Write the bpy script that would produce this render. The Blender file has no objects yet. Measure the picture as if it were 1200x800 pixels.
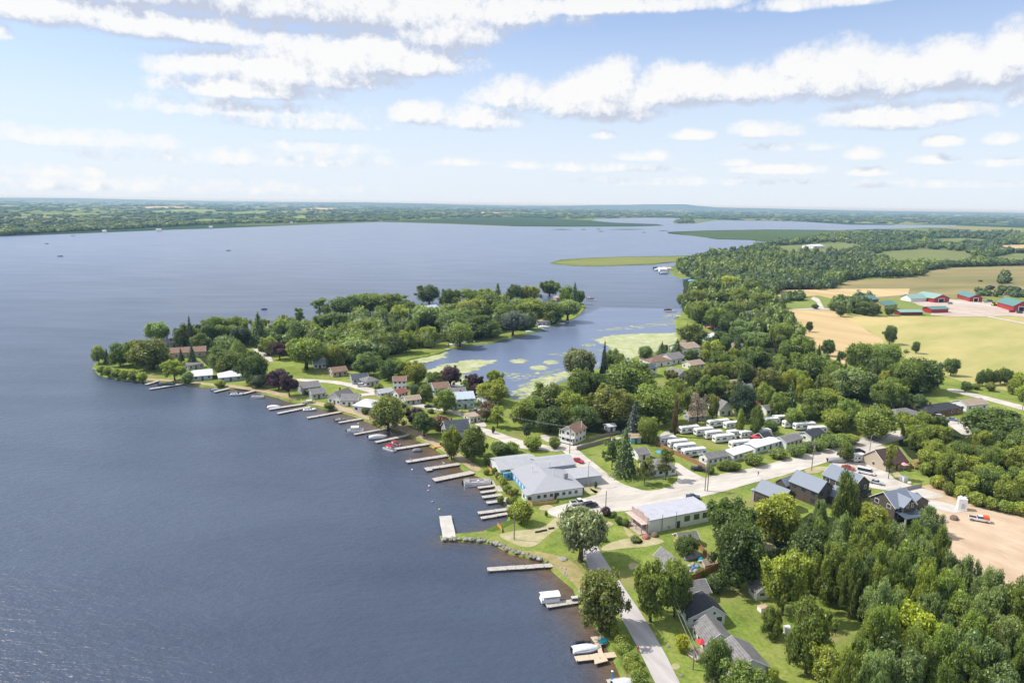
import bpy, math, random
import numpy as np
from mathutils import Vector, Matrix
from mathutils.geometry import tessellate_polygon
random.seed(11); RNG = np.random.default_rng(7)
PI = math.pi
SC = bpy.context.scene
COL = SC.collection
# ------------------------------------------------------------------ camera
H = 95.0; F = 800.0
ROLL = math.atan(0.0146); PITCH = math.radians(11.41)
fw = Vector((0, math.cos(PITCH), -math.sin(PITCH)))
r0 = Vector((1, 0, 0)); u0 = Vector((0, math.sin(PITCH), math.cos(PITCH)))
RT = r0 * math.cos(ROLL) + u0 * math.sin(ROLL)
UP = u0 * math.cos(ROLL) - r0 * math.sin(ROLL)
CAMP = Vector((0, 0, H))
cam = bpy.data.cameras.new('camera'); camo = bpy.data.objects.new('camera', cam); COL.objects.link(camo)
M = Matrix((RT, UP, -fw)).transposed().to_4x4(); M.translation = CAMP
camo.matrix_world = M
cam.sensor_width = 36; cam.lens = 24; cam.clip_start = 1; cam.clip_end = 200000
SC.camera = camo
LZ = 0.7                                   # height of the land above the lake
def ray(x, y): return fw + RT * ((x - 600) / F) + UP * ((400 - y) / F)
def G(x, y, z=LZ):
    d = ray(x, y); t = (z - H) / d.z
    return Vector((d.x * t, d.y * t, z))
def px(p):
    v = Vector(p) - CAMP; k = v.dot(fw)
    return 600 + F * v.dot(RT) / k, 400 - F * v.dot(UP) / k, k
def height_at(B, x, top):                  # height of something standing at B whose top is seen at row top
    d = ray(x, top); return H + B.y / d.y * d.z - B.z
# ------------------------------------------------------------------ materials
MATS = {}
def lin(c):
    return tuple(((v / 255) / 12.92 if v / 255 < .04045 else ((v / 255 + .055) / 1.055) ** 2.4) for v in c)
def new_mat(name):
    m = bpy.data.materials.new(name); m.use_nodes = True
    nt = m.node_tree; b = nt.nodes['Principled BSDF']; return m, nt, b
def mat(name, col, rough=.7, var=.18, scale=1.2, metal=0, spec=.3, col2=None, bump=0, bscale=None, coord='Object', stretch=None):
    """plain surface with noise in colour (two scales) and an optional bump"""
    if name in MATS: return MATS[name]
    m, nt, b = new_mat(name)
    N = nt.nodes; L = nt.links
    tc = N.new('ShaderNodeTexCoord'); src = tc.outputs['Object']
    if coord == 'World':
        g = N.new('ShaderNodeNewGeometry'); src = g.outputs['Position']
    if stretch:
        mp = N.new('ShaderNodeMapping'); mp.vector_type = 'TEXTURE'; mp.inputs['Scale'].default_value = tuple(1 / q for q in stretch[:3])
        if len(stretch) > 3: mp.inputs['Rotation'].default_value = (0, 0, stretch[3])
        L.new(src, mp.inputs[0]); src = mp.outputs[0]
    n = N.new('ShaderNodeTexNoise'); n.inputs['Scale'].default_value = scale; n.inputs['Detail'].default_value = 6; n.inputs['Roughness'].default_value = .65
    L.new(src, n.inputs['Vector'])
    r = N.new('ShaderNodeValToRGB'); r.color_ramp.elements[0].position = .3; r.color_ramp.elements[1].position = .7
    c2 = col2 or tuple(min(1, v * (1 + var)) for v in col)
    c1 = tuple(v * (1 - var) for v in col) if not col2 else col
    r.color_ramp.elements[0].color = (*c1, 1); r.color_ramp.elements[1].color = (*c2, 1)
    L.new(n.outputs['Fac'], r.inputs[0]); L.new(r.outputs[0], b.inputs['Base Color'])
    b.inputs['Roughness'].default_value = rough; b.inputs['Metallic'].default_value = metal
    b.inputs['Specular IOR Level'].default_value = spec
    if bump:
        n2 = N.new('ShaderNodeTexNoise'); n2.inputs['Scale'].default_value = bscale or scale * 4; n2.inputs['Detail'].default_value = 5
        L.new(src, n2.inputs['Vector'])
        bp = N.new('ShaderNodeBump'); bp.inputs['Strength'].default_value = bump; bp.inputs['Distance'].default_value = .3
        L.new(n2.outputs['Fac'], bp.inputs['Height']); L.new(bp.outputs[0], b.inputs['Normal'])
    MATS[name] = m; return m
def ribbed(name, col, rough=.5, pitch=.4, axis='X', var=.12, metal=0, depth=.25):
    """cladding, shingles or standing seams: bands across one object axis plus blotches"""
    if name in MATS: return MATS[name]
    m, nt, b = new_mat(name); N = nt.nodes; L = nt.links
    tc = N.new('ShaderNodeTexCoord')
    w = N.new('ShaderNodeTexWave'); w.wave_type = 'BANDS'; w.bands_direction = axis; w.wave_profile = 'SAW'
    w.inputs['Scale'].default_value = .314 / pitch; w.inputs['Distortion'].default_value = .25; w.inputs['Detail'].default_value = 2
    L.new(tc.outputs['Object'], w.inputs['Vector'])
    n = N.new('ShaderNodeTexNoise'); n.inputs['Scale'].default_value = .9; n.inputs['Detail'].default_value = 7; n.inputs['Roughness'].default_value = .7
    L.new(tc.outputs['Object'], n.inputs['Vector'])
    r = N.new('ShaderNodeValToRGB'); r.color_ramp.elements[0].position = .3; r.color_ramp.elements[1].position = .72
    r.color_ramp.elements[0].color = (*[v * (1 - var) for v in col], 1); r.color_ramp.elements[1].color = (*[min(1, v * (1 + var)) for v in col], 1)
    L.new(n.outputs['Fac'], r.inputs[0])
    mx = N.new('ShaderNodeMix'); mx.data_type = 'RGBA'; mx.blend_type = 'MULTIPLY'; mx.inputs[0].default_value = depth
    L.new(r.outputs[0], mx.inputs[6]); L.new(w.outputs['Color'], mx.inputs[7])
    L.new(mx.outputs[2], b.inputs['Base Color'])
    b.inputs['Roughness'].default_value = rough; b.inputs['Metallic'].default_value = metal
    bp = N.new('ShaderNodeBump'); bp.inputs['Strength'].default_value = .5; bp.inputs['Distance'].default_value = .06
    L.new(w.outputs['Fac'], bp.inputs['Height']); L.new(bp.outputs[0], b.inputs['Normal'])
    MATS[name] = m; return m
def objcol(name, rough=.35, spec=.5, var=.1):
    """paint whose colour is the object's own colour, dirtied by noise"""
    if name in MATS: return MATS[name]
    m, nt, b = new_mat(name); N = nt.nodes; L = nt.links
    oi = N.new('ShaderNodeObjectInfo'); tc = N.new('ShaderNodeTexCoord')
    n = N.new('ShaderNodeTexNoise'); n.inputs['Scale'].default_value = 2.2; n.inputs['Detail'].default_value = 6
    L.new(tc.outputs['Object'], n.inputs['Vector'])
    mr = N.new('ShaderNodeMapRange'); mr.inputs[1].default_value = .25; mr.inputs[2].default_value = .75; mr.inputs[3].default_value = 1 - var; mr.inputs[4].default_value = 1 + var * .4
    L.new(n.outputs['Fac'], mr.inputs[0])
    mx = N.new('ShaderNodeMix'); mx.data_type = 'RGBA'; mx.blend_type = 'MULTIPLY'; mx.inputs[0].default_value = 1
    L.new(oi.outputs['Color'], mx.inputs[6]); L.new(mr.outputs[0], mx.inputs[7]); L.new(mx.outputs[2], b.inputs['Base Color'])
    b.inputs['Roughness'].default_value = rough; b.inputs['Specular IOR Level'].default_value = spec
    MATS[name] = m; return m
def leaf_mat(name, from_attr=False, trans=.3):
    m = bpy.data.materials.new(name); m.use_nodes = True; nt = m.node_tree; N = nt.nodes; L = nt.links
    N.clear(); out = N.new('ShaderNodeOutputMaterial')
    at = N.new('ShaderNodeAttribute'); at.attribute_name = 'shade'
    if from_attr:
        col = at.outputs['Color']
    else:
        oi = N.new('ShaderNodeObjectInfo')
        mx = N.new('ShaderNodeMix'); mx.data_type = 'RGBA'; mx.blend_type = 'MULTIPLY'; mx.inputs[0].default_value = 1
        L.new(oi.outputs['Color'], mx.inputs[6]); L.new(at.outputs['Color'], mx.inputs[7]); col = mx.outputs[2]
    d = N.new('ShaderNodeBsdfDiffuse'); t = N.new('ShaderNodeBsdfTranslucent'); s = N.new('ShaderNodeMixShader'); s.inputs[0].default_value = trans
    L.new(col, d.inputs[0])
    hs = N.new('ShaderNodeHueSaturation'); hs.inputs['Hue'].default_value = .48; hs.inputs['Value'].default_value = 1.5; hs.inputs['Saturation'].default_value = 1.1
    L.new(col, hs.inputs['Color']); L.new(hs.outputs[0], t.inputs[0])
    L.new(d.outputs[0], s.inputs[1]); L.new(t.outputs[0], s.inputs[2])
    gl = N.new('ShaderNodeBsdfGlossy'); gl.inputs['Roughness'].default_value = .5; gl.inputs[0].default_value = (1, 1, 1, 1)
    s2 = N.new('ShaderNodeMixShader'); s2.inputs[0].default_value = .035
    L.new(s.outputs[0], s2.inputs[1]); L.new(gl.outputs[0], s2.inputs[2]); L.new(s2.outputs[0], out.inputs[0])
    return m
# ------------------------------------------------------------------ mesh helpers
def np_mesh(name, V, Q=None, T=None, col=None, smooth=False):
    me = bpy.data.meshes.new(name)
    V = np.asarray(V, np.float32)
    nq = 0 if Q is None else len(Q); ntr = 0 if T is None else len(T)
    me.vertices.add(len(V)); me.vertices.foreach_set('co', V.ravel())
    loops = np.concatenate([np.asarray(Q, np.int32).ravel() if nq else np.zeros(0, np.int32), np.asarray(T, np.int32).ravel() if ntr else np.zeros(0, np.int32)])
    me.loops.add(len(loops)); me.loops.foreach_set('vertex_index', loops)
    starts = np.concatenate([np.arange(nq) * 4, nq * 4 + np.arange(ntr) * 3]).astype(np.int32)
    tot = np.concatenate([np.full(nq, 4), np.full(ntr, 3)]).astype(np.int32)
    me.polygons.add(nq + ntr); me.polygons.foreach_set('loop_start', starts); me.polygons.foreach_set('loop_total', tot)
    if smooth: me.polygons.foreach_set('use_smooth', np.ones(nq + ntr, bool))
    me.update(calc_edges=True)
    if col is not None:
        a = me.color_attributes.new('shade', 'FLOAT_COLOR', 'POINT')
        c = np.ones((len(V), 4), np.float32); col = np.asarray(col, np.float32)
        c[:, :3] = col[:, None] if col.ndim == 1 else col
        a.data.foreach_set('color', c.ravel())
    return me
class MB:
    def __init__(s): s.v = []; s.f = []
    def add(s, vs, fs):
        o = len(s.v); s.v += [tuple(v) for v in vs]; s.f += [tuple(i + o for i in f) for f in fs]; return s
    def box(s, x0, x1, y0, y1, z0, z1, top=1.0):
        cx, cy = (x0 + x1) / 2, (y0 + y1) / 2
        tx = lambda x: cx + (x - cx) * top; ty = lambda y: cy + (y - cy) * top
        return s.add([(x0, y0, z0), (x1, y0, z0), (x1, y1, z0), (x0, y1, z0), (tx(x0), ty(y0), z1), (tx(x1), ty(y0), z1), (tx(x1), ty(y1), z1), (tx(x0), ty(y1), z1)],
                     [(0, 3, 2, 1), (4, 5, 6, 7), (0, 1, 5, 4), (1, 2, 6, 5), (2, 3, 7, 6), (3, 0, 4, 7)])
    def prism(s, poly, z0, z1):
        n = len(poly)
        a = sum(poly[i][0] * poly[(i + 1) % n][1] - poly[(i + 1) % n][0] * poly[i][1] for i in range(n))
        if a < 0: poly = poly[::-1]
        return s.add([(p[0], p[1], z0) for p in poly] + [(p[0], p[1], z1) for p in poly],
                     [tuple(range(n))[::-1], tuple(range(n, 2 * n))] + [(i, (i + 1) % n, n + (i + 1) % n, n + i) for i in range(n)])
    def extrude(s, prof, a0, a1, axis='x', taper=None):
        """profile given in (u,z); axis x: u is y. axis y: u is x"""
        n = len(prof); P = (lambda a, u, z: (a, u, z)) if axis == 'x' else (lambda a, u, z: (u, a, z))
        vs = [P(a0, u, z) for u, z in prof] + [P(a1, u, z) for u, z in prof]
        ar = sum(prof[i][0] * prof[(i + 1) % n][1] - prof[(i + 1) % n][0] * prof[i][1] for i in range(n))
        fl = (ar < 0) ^ (axis == 'y')
        fs = [tuple(range(n)), tuple(range(n, 2 * n))[::-1]] + [(i, n + i, n + (i + 1) % n, (i + 1) % n) for i in range(n)]
        if not fl: fs = [f[::-1] for f in fs]
        return s.add(vs, fs)
    def tube(s, p0, p1, ra, rb=None, n=8, cap=True):
        p0 = Vector(p0); p1 = Vector(p1); rb = ra if rb is None else rb
        d = (p1 - p0).normalized(); a = d.orthogonal().normalized(); b = d.cross(a)
        vs = [p0 + (a * math.cos(t) + b * math.sin(t)) * ra for t in [2 * PI * i / n for i in range(n)]] + [p1 + (a * math.cos(t) + b * math.sin(t)) * rb for t in [2 * PI * i / n for i in range(n)]]
        fs = [(i, (i + 1) % n, n + (i + 1) % n, n + i) for i in range(n)]
        if cap: fs += [tuple(range(n))[::-1], tuple(range(n, 2 * n))]
        return s.add(vs, fs)
    def loft(s, rings, cap=True):
        n = len(rings[0]); vs = [p for r in rings for p in r]; fs = []
        for k in range(len(rings) - 1):
            fs += [(k * n + i, k * n + (i + 1) % n, (k + 1) * n + (i + 1) % n, (k + 1) * n + i) for i in range(n)]
        if cap: fs += [tuple(range(n))[::-1], tuple(range((len(rings) - 1) * n, len(rings) * n))]
        return s.add(vs, fs)
    def mesh(s, name, m=None, smooth=False):
        me = bpy.data.meshes.new(name); me.from_pydata(s.v, [], s.f); me.update()
        if m: me.materials.append(m)
        if smooth: me.shade_smooth()
        return me
def obj(name, me, parent=None, m=None, color=None):
    if isinstance(me, MB): me = me.mesh(name, m)
    o = bpy.data.objects.new(name, me); COL.objects.link(o)
    if parent: o.parent = parent
    if color: o.color = (*color, 1)
    return o
LM = []                                     # landmarks: (point, phrase)
def tag(o, label, cat, group=None, lm=None):
    o['label'] = label; o['category'] = cat
    if group: o['group'] = group
    if lm: LM.append((Vector(o.location) if o.location.length else None, lm, o))
    return o
def thing(name, loc, rz, label, cat, group=None, lm=None):
    o = bpy.data.objects.new(name, None); COL.objects.link(o); o.empty_display_size = .5
    o.location = loc; o.rotation_euler = (0, 0, rz)
    return tag(o, label, cat, group, lm)
def struct(o, kind='structure'): o['kind'] = kind; return o
def chaikin(P, n=2, closed=True):
    for _ in range(n):
        Q = []
        for i in range(len(P) if closed else len(P) - 1):
            a, b = P[i], P[(i + 1) % len(P)]
            Q += [a * .75 + b * .25, a * .25 + b * .75]
        if not closed: Q = [P[0]] + Q + [P[-1]]
        P = Q
    return P
def rough_edge(P, amp, step):
    """subdivide and jitter an outline so that it does not read as drawn with a ruler"""
    Q = []
    for i in range(len(P)):
        a, b = P[i], P[(i + 1) % len(P)]; L = (b - a).length; k = max(1, min(40, int(L / step)))
        nrm = Vector((-(b - a).y, (b - a).x, 0)).normalized() if L > 0 else Vector((0, 0, 0))
        for j in range(k):
            Q.append(a + (b - a) * (j / k) + nrm * random.uniform(-amp, amp) * (1 if j else .3))
    return Q
def sheet(name, pts, z, m, smooth=0, rough=None, kind='structure'):
    P = [G(x, y, z) for x, y in pts]
    if smooth: P = chaikin(P, smooth)
    if rough: P = rough_edge(P, *rough)
    tris = tessellate_polygon([P])
    me = bpy.data.meshes.new(name)
    fs = []
    for t in tris:
        a, b, c = (P[i] for i in t)
        fs.append(tuple(t) if (b - a).cross(c - a).z > 0 else tuple(t)[::-1])
    me.from_pydata([tuple(p) for p in P], [], fs); me.update(); me.materials.append(m)
    o = obj(name, me); o['kind'] = kind
    return o
def inside(x, y, poly):
    c = False; n = len(poly); j = n - 1
    for i in range(n):
        xi, yi = poly[i]; xj, yj = poly[j]
        if (yi > y) != (yj > y) and x < (xj - xi) * (y - yi) / (yj - yi) + xi: c = not c
        j = i
    return c
# ================================================================== light, sky, haze
SUN_AZ = math.radians(-80); SUN_EL = math.radians(50)
sd = Vector((math.sin(SUN_AZ) * math.cos(SUN_EL), math.cos(SUN_AZ) * math.cos(SUN_EL), math.sin(SUN_EL)))
sl = bpy.data.lights.new('sun', 'SUN'); sl.energy = 5.0; sl.angle = math.radians(.5); sl.color = (1, .955, .88)
so = bpy.data.objects.new('sun', sl); COL.objects.link(so); so.rotation_euler = (-sd).to_track_quat('-Z', 'Y').to_euler(); so.location = (0, 0, 500)
W = bpy.data.worlds.new('World'); SC.world = W; W.use_nodes = True
wt = W.node_tree; WN = wt.nodes; WL = wt.links; WN.clear()
def wm(op, a, b=None, c=None, clamp=False):
    n = WN.new('ShaderNodeMath'); n.operation = op; n.use_clamp = clamp
    for i, v in enumerate((a, b, c)):
        if v is None: continue
        if isinstance(v, (int, float)): n.inputs[i].default_value = v
        else: WL.new(v, n.inputs[i])
    return n.outputs[0]
sky = WN.new('ShaderNodeTexSky'); sky.sky_type = 'NISHITA'; sky.sun_disc = False; sky.sun_elevation = SUN_EL; sky.sun_rotation = SUN_AZ
sky.altitude = 200; sky.air_density = 1; sky.dust_density = .6; sky.ozone_density = 1.2
tc = WN.new('ShaderNodeTexCoord'); sx = WN.new('ShaderNodeSeparateXYZ'); WL.new(tc.outputs['Generated'], sx.inputs[0])
AZ = wm('MULTIPLY', wm('ARCTAN2', sx.outputs[0], sx.outputs[1]), 180 / PI)
EL = wm('MULTIPLY', wm('ARCSINE', sx.outputs[2]), 180 / PI)
CL = [  # clouds of the day: where they stand in the sky, size and thickness
 (300,-20,420,62,1.1),(430,60,140,42,1.0),(330,78,160,34,.85),(290,100,110,22,.8),(520,25,80,50,.9),(180,25,200,30,.9),(60,5,110,36,.9),(2,36,14,14,.8),
 (300,128,150,16,.55),(350,142,100,14,.55),(260,128,90,12,.5),(60,158,110,15,.6),(140,165,90,12,.5),(20,150,40,8,.4),(380,172,70,10,.5),(60,200,80,10,.45),(300,185,160,12,.35),(150,215,220,12,.3),
 (600,108,56,17,.9),(495,131,42,14,.9),(560,138,60,13,.8),(640,118,50,14,.75),(715,95,42,26,.9),(700,112,75,26,1.0),(750,125,45,16,.8),(800,100,80,24,.9),(880,98,70,20,.8),(990,80,70,32,1.0),(1040,85,60,28,.9),(945,85,50,28,.8),(1110,75,80,28,.9),(1180,62,40,36,1.0),(1195,110,20,14,.7),
 (690,4,150,20,.8),(800,2,90,16,.8),(960,0,110,14,.8),(600,14,60,22,.8),(540,10,90,26,.9),
 (708,158,20,7,.7),(812,157,34,9,.9),(895,151,48,15,.95),(930,170,60,9,.6),(1040,136,95,14,.95),(1100,130,70,12,.8),(1105,164,30,10,.8),(1172,161,28,11,.85),(1012,178,26,12,.9),(912,198,62,8,.8),(860,190,20,6,.6),(1095,186,32,8,.7),(1018,201,30,7,.7),(755,182,36,9,.7),(620,193,40,7,.6),(545,190,36,6,.5),(700,196,90,7,.5),(1165,190,36,8,.7),(1080,215,90,7,.35),(800,212,120,6,.3),
]
cl_az = []
for (x, y, rx, ry, s) in CL:
    if x > 450 and 60 < y < 140: ry *= 1.65; y -= 2; s *= 1.1
    d = ray(x, y).normalized(); a = math.degrees(math.atan2(d.x, d.y)); e = math.degrees(math.asin(d.z))
    dx = ray(x + rx, y).normalized(); ra = abs(math.degrees(math.atan2(dx.x, dx.y)) - a)
    dy = ray(x, y - ry).normalized(); re = abs(math.degrees(math.asin(dy.z)) - e)
    cl_az.append((a, e, ra, re, s))
def field(da, de):
    az = wm('ADD', AZ, da); el = wm('ADD', EL, de)
    acc = None
    for (a, e, ra, re, s), (_x, _y, _rx, ry, _s) in zip(cl_az, CL):
        u = wm('MULTIPLY_ADD', az, 1 / ra, -a / ra); v = wm('MULTIPLY_ADD', el, 1 / re, -e / re + .3)
        vn = wm('MINIMUM', v, 0); q = wm('MULTIPLY_ADD', wm('MULTIPLY', vn, vn), 2.6, wm('MULTIPLY_ADD', v, v, wm('MULTIPLY', u, u)))   # flat base, heaped top
        g = wm('MULTIPLY', wm('SUBTRACT', 1, q), s * (1.7 if ry >= 20 else 1.1))          # positive inside its ellipse
        g = wm('MAXIMUM', g, -1.4)
        acc = g if acc is None else wm('SMOOTH_MAX', acc, g, .25)
    hi = wm('MULTIPLY_ADD', el, .09, -2.4); acc = wm('MAXIMUM', acc, wm('MINIMUM', hi, .4))   # broken cloud added overhead, out of the frame, to raise the fill light
    cb = WN.new('ShaderNodeCombineXYZ'); WL.new(az, cb.inputs[0]); WL.new(wm('MULTIPLY', el, 1.05), cb.inputs[1])
    n = WN.new('ShaderNodeTexNoise'); n.inputs['Scale'].default_value = .47; n.inputs['Detail'].default_value = 9; n.inputs['Roughness'].default_value = .6; n.inputs['Lacunarity'].default_value = 2.1
    WL.new(cb.outputs[0], n.inputs['Vector'])
    n2 = WN.new('ShaderNodeTexNoise'); n2.inputs['Scale'].default_value = 1.5; n2.inputs['Detail'].default_value = 6; n2.inputs['Roughness'].default_value = .6; WL.new(cb.outputs[0], n2.inputs['Vector'])
    tot = wm('ADD', wm('MULTIPLY', wm('SUBTRACT', n.outputs['Fac'], .5), 2.9), wm('MULTIPLY', wm('SUBTRACT', n2.outputs['Fac'], .5), 1.15))
    return wm('ADD', acc, tot), n.outputs['Fac']
D0, nz = field(0, 0); D1, _ = field(-.5, 1.0)
mask = WN.new('ShaderNodeMapRange'); mask.interpolation_type = 'SMOOTHSTEP'; mask.inputs[1].default_value = -.35; mask.inputs[2].default_value = 1.05
WL.new(D0, mask.inputs[0])
lit = WN.new('ShaderNodeMapRange'); lit.inputs[1].default_value = -1.3; lit.inputs[2].default_value = 1.2
WL.new(wm('SUBTRACT', D0, D1), lit.inputs[0])
cc = WN.new('ShaderNodeValToRGB'); el_ = cc.color_ramp.elements
el_[0].position = .24; el_[0].color = (.58, .63, .75, 1); el_[1].position = .60; el_[1].color = (1.0, .99, .975, 1)
e2 = el_.new(.43); e2.color = (.83, .86, .915, 1)
WL.new(lit.outputs[0], cc.inputs[0])
# haze whitens the lowest degrees of the sky
hz = WN.new('ShaderNodeMapRange'); hz.interpolation_type = 'SMOOTHSTEP'; hz.inputs[1].default_value = 19; hz.inputs[2].default_value = -1; hz.inputs[3].default_value = .14; hz.inputs[4].default_value = .93
WL.new(EL, hz.inputs[0])
tint = WN.new('ShaderNodeMix'); tint.data_type = 'RGBA'; tint.blend_type = 'MULTIPLY'; tint.inputs[0].default_value = 1; tint.inputs[7].default_value = (.86, .98, 1.2, 1)
WL.new(sky.outputs[0], tint.inputs[6])
SKYK = .14
hmix = WN.new('ShaderNodeMix'); hmix.data_type = 'RGBA'; hmix.inputs[7].default_value = (.82 / SKYK, .90 / SKYK, 1.0 / SKYK, 1)
WL.new(hz.outputs[0], hmix.inputs[0]); WL.new(tint.outputs[2], hmix.inputs[6])
csc = WN.new('ShaderNodeMix'); csc.data_type = 'RGBA'; csc.blend_type = 'MULTIPLY'; csc.inputs[0].default_value = 1; csc.inputs[7].default_value = (1.0 / SKYK,) * 3 + (1,)
WL.new(cc.outputs[0], csc.inputs[6])
cmix = WN.new('ShaderNodeMix'); cmix.data_type = 'RGBA'
WL.new(wm('MULTIPLY', mask.outputs[0], .93), cmix.inputs[0]); WL.new(hmix.outputs[2], cmix.inputs[6]); WL.new(csc.outputs[2], cmix.inputs[7])
bri = WN.new('ShaderNodeMapRange'); bri.interpolation_type = 'SMOOTHSTEP'; bri.inputs[1].default_value = 20; bri.inputs[2].default_value = 40; bri.inputs[3].default_value = 1; bri.inputs[4].default_value = 1.3  # brightens the added clouds above the frame for more fill light
WL.new(EL, bri.inputs[0]); bm_ = WN.new('ShaderNodeMix'); bm_.data_type = 'RGBA'; bm_.blend_type = 'MULTIPLY'; bm_.inputs[0].default_value = 1; WL.new(csc.outputs[2], bm_.inputs[6]); WL.new(bri.outputs[0], bm_.inputs[7]); WL.new(bm_.outputs[2], cmix.inputs[7])
bg = WN.new('ShaderNodeBackground'); bg.inputs[1].default_value = SKYK; WL.new(cmix.outputs[2], bg.inputs[0])
wo = WN.new('ShaderNodeOutputWorld'); WL.new(bg.outputs[0], wo.inputs[0])
W.cycles.sampling_method = 'MANUAL'; W.cycles.sample_map_resolution = 512
SC.view_settings.view_transform = 'Standard'; SC.view_settings.look = 'None'; SC.view_settings.exposure = 0; SC.view_settings.gamma = 1
SC.render.engine = 'CYCLES'
cy = SC.cycles; cy.max_bounces = 5; cy.diffuse_bounces = 2; cy.glossy_bounces = 2; cy.transmission_bounces = 2; cy.transparent_max_bounces = 6; cy.volume_bounces = 0
cy.caustics_reflective = False; cy.caustics_refractive = False; cy.sample_clamp_indirect = 4
cy.use_denoising = True; cy.denoiser = 'OPENIMAGEDENOISE'; cy.use_adaptive_sampling = True; cy.adaptive_threshold = .01
HAZE = True
if HAZE:
    hb = MB().box(-60000, 60000, -3000, 70000, -40, 112)
    hm = bpy.data.materials.new('haze'); hm.use_nodes = True; ht = hm.node_tree; ht.nodes.clear()
    vs = ht.nodes.new('ShaderNodeVolumeScatter'); vs.inputs['Color'].default_value = (.40, .68, 1.0, 1); vs.inputs['Density'].default_value = .00007; vs.inputs['Anisotropy'].default_value = .1
    ho = ht.nodes.new('ShaderNodeOutputMaterial'); ht.links.new(vs.outputs[0], ho.inputs['Volume'])
    hm.cycles.homogeneous_volume = True
    o = obj('haze', hb, None, hm); o['kind'] = 'stuff'
    o['label'] = 'thin bluish summer haze lying over the far lake and hills'
# ================================================================== land and lake
LAND = [(742,830),(737,800),(726,775),(717,757),(706,737),(699,728),(692,721),(683,708),(676,687),(665,678),(652,667),(643,656),(627,651),(613,648),(600,645),(590,639),(580,634),(560,631),(532,630),(519,630),(517,627),(533,625),(566,622),(584,614),(597,609),(601,598),(588,580),(578,563),(568,557),(558,554),(544,548),(538,540),(524,532),(512,524),(496,516),(480,508),(466,503),(450,499),(436,493),(422,488),(400,481),(373,475),(347,470),(328,464),(307,459),(288,455),(267,454),(240,452),(213,448),(187,446),(160,444.5),(139,442.5),(120,439),(114,434),(112,427),(118,421),(134,414),(160,406),(200,399),(260,391),(330,384),(380,378),(440,371),(500,365),(560,361),(620,358),(660,355),(684,355),(686,359),(681,365),(673,372),(660,378),(647,381),(620,390),(607,393),(585,397),(577,401),(551,404),(527,408),(518,412),(500,417),(478,421),(472,427),(486,434),(494,441),(500,450),(520,452),(540,453),(567,456),(593,465),(601,468),(615,468),(632,464),(650,452),(668,444),(690,436),(712,428),(737,423),(745,418),(767,413),(790,408),(796,398),(793,385),(792,376),(796,370),(803,364),(806,352),(812,340),(822,335),(826,329.5),(818,331),(804,328),(789,322),(784,316),(788,312),(797,308.5),(785,306),(767,309.5),(735,310.5),(700,311.5),(672,311),(655,309.5),(644,308),(658,304),(690,302),(740,300.5),(785,300),(815,299),(838,296),(870,292),(895,286),(903,284),(880,281),(840,280),(818,277),(784,273.5),(782,271.8),(830,270),(900,269),(985,269.5),(1017,268.6),(1075,267),(1119,265.2),(1122,263.6),(1075,263.8),(995,263.2),(943,259.8),(880,258.6),(838,258.2),(812,262.2),(790,261.5),(788,259.5),(800,257.2),(808,255.9),(760,255.2),(700,256.5),(692,258.5),(720,261),(770,262.6),(778,264.2),(740,265.3),(660,265.5),(592,264.8),(530,262.5),(445,260),(400,261.6),(350,263.5),(250,267.5),(200,269),(100,273),(0,277),(-200,286),(-500,300)]
lp = [G(x, y, LZ) for x, y in LAND]
far = [Vector((-60000, lp[-1].y, LZ)), Vector((-60000, 68000, LZ)), Vector((60000, 68000, LZ)), Vector((60000, 30, LZ)), Vector((lp[0].x + 5, 30, LZ))]
near_n = len(lp)
lpj = []
for i in range(near_n - 1):
    a, b = lp[i], lp[i + 1]; d = (a + b).length / 2; k = max(1, min(6, int((b - a).length / 4)))
    nr = Vector((-(b - a).y, (b - a).x, 0)).normalized()
    amp = min(1.1, (b - a).length * .06)
    for j in range(k): lpj.append(a + (b - a) * (j / k) + nr * (random.uniform(-amp, amp) if j else 0))
lpj.append(lp[-1])
SHORE = np.array([(p.x, p.y) for p in lpj])
outline = lpj + far
tris = tessellate_polygon([outline])
vs_ = [tuple(p) for p in outline]; fs_ = []
for t in tris:
    a, b, c = (outline[i] for i in t); fs_.append(tuple(t) if (b - a).cross(c - a).z > 0 else tuple(t)[::-1])
n0 = len(vs_)
for i, p in enumerate(lpj):                              # bank: slopes down into the lake
    a = lpj[max(0, i - 1)]; b = lpj[min(len(lpj) - 1, i + 1)]
    nr = Vector(((b - a).y, -(b - a).x, 0)).normalized()  # land lies to the right going along, so water is left
    w = 1.6
    vs_.append((p.x - nr.x * w, p.y - nr.y * w, -.5))
for i in range(len(lpj) - 1): fs_.append((i, i + 1, n0 + i + 1, n0 + i))
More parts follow.
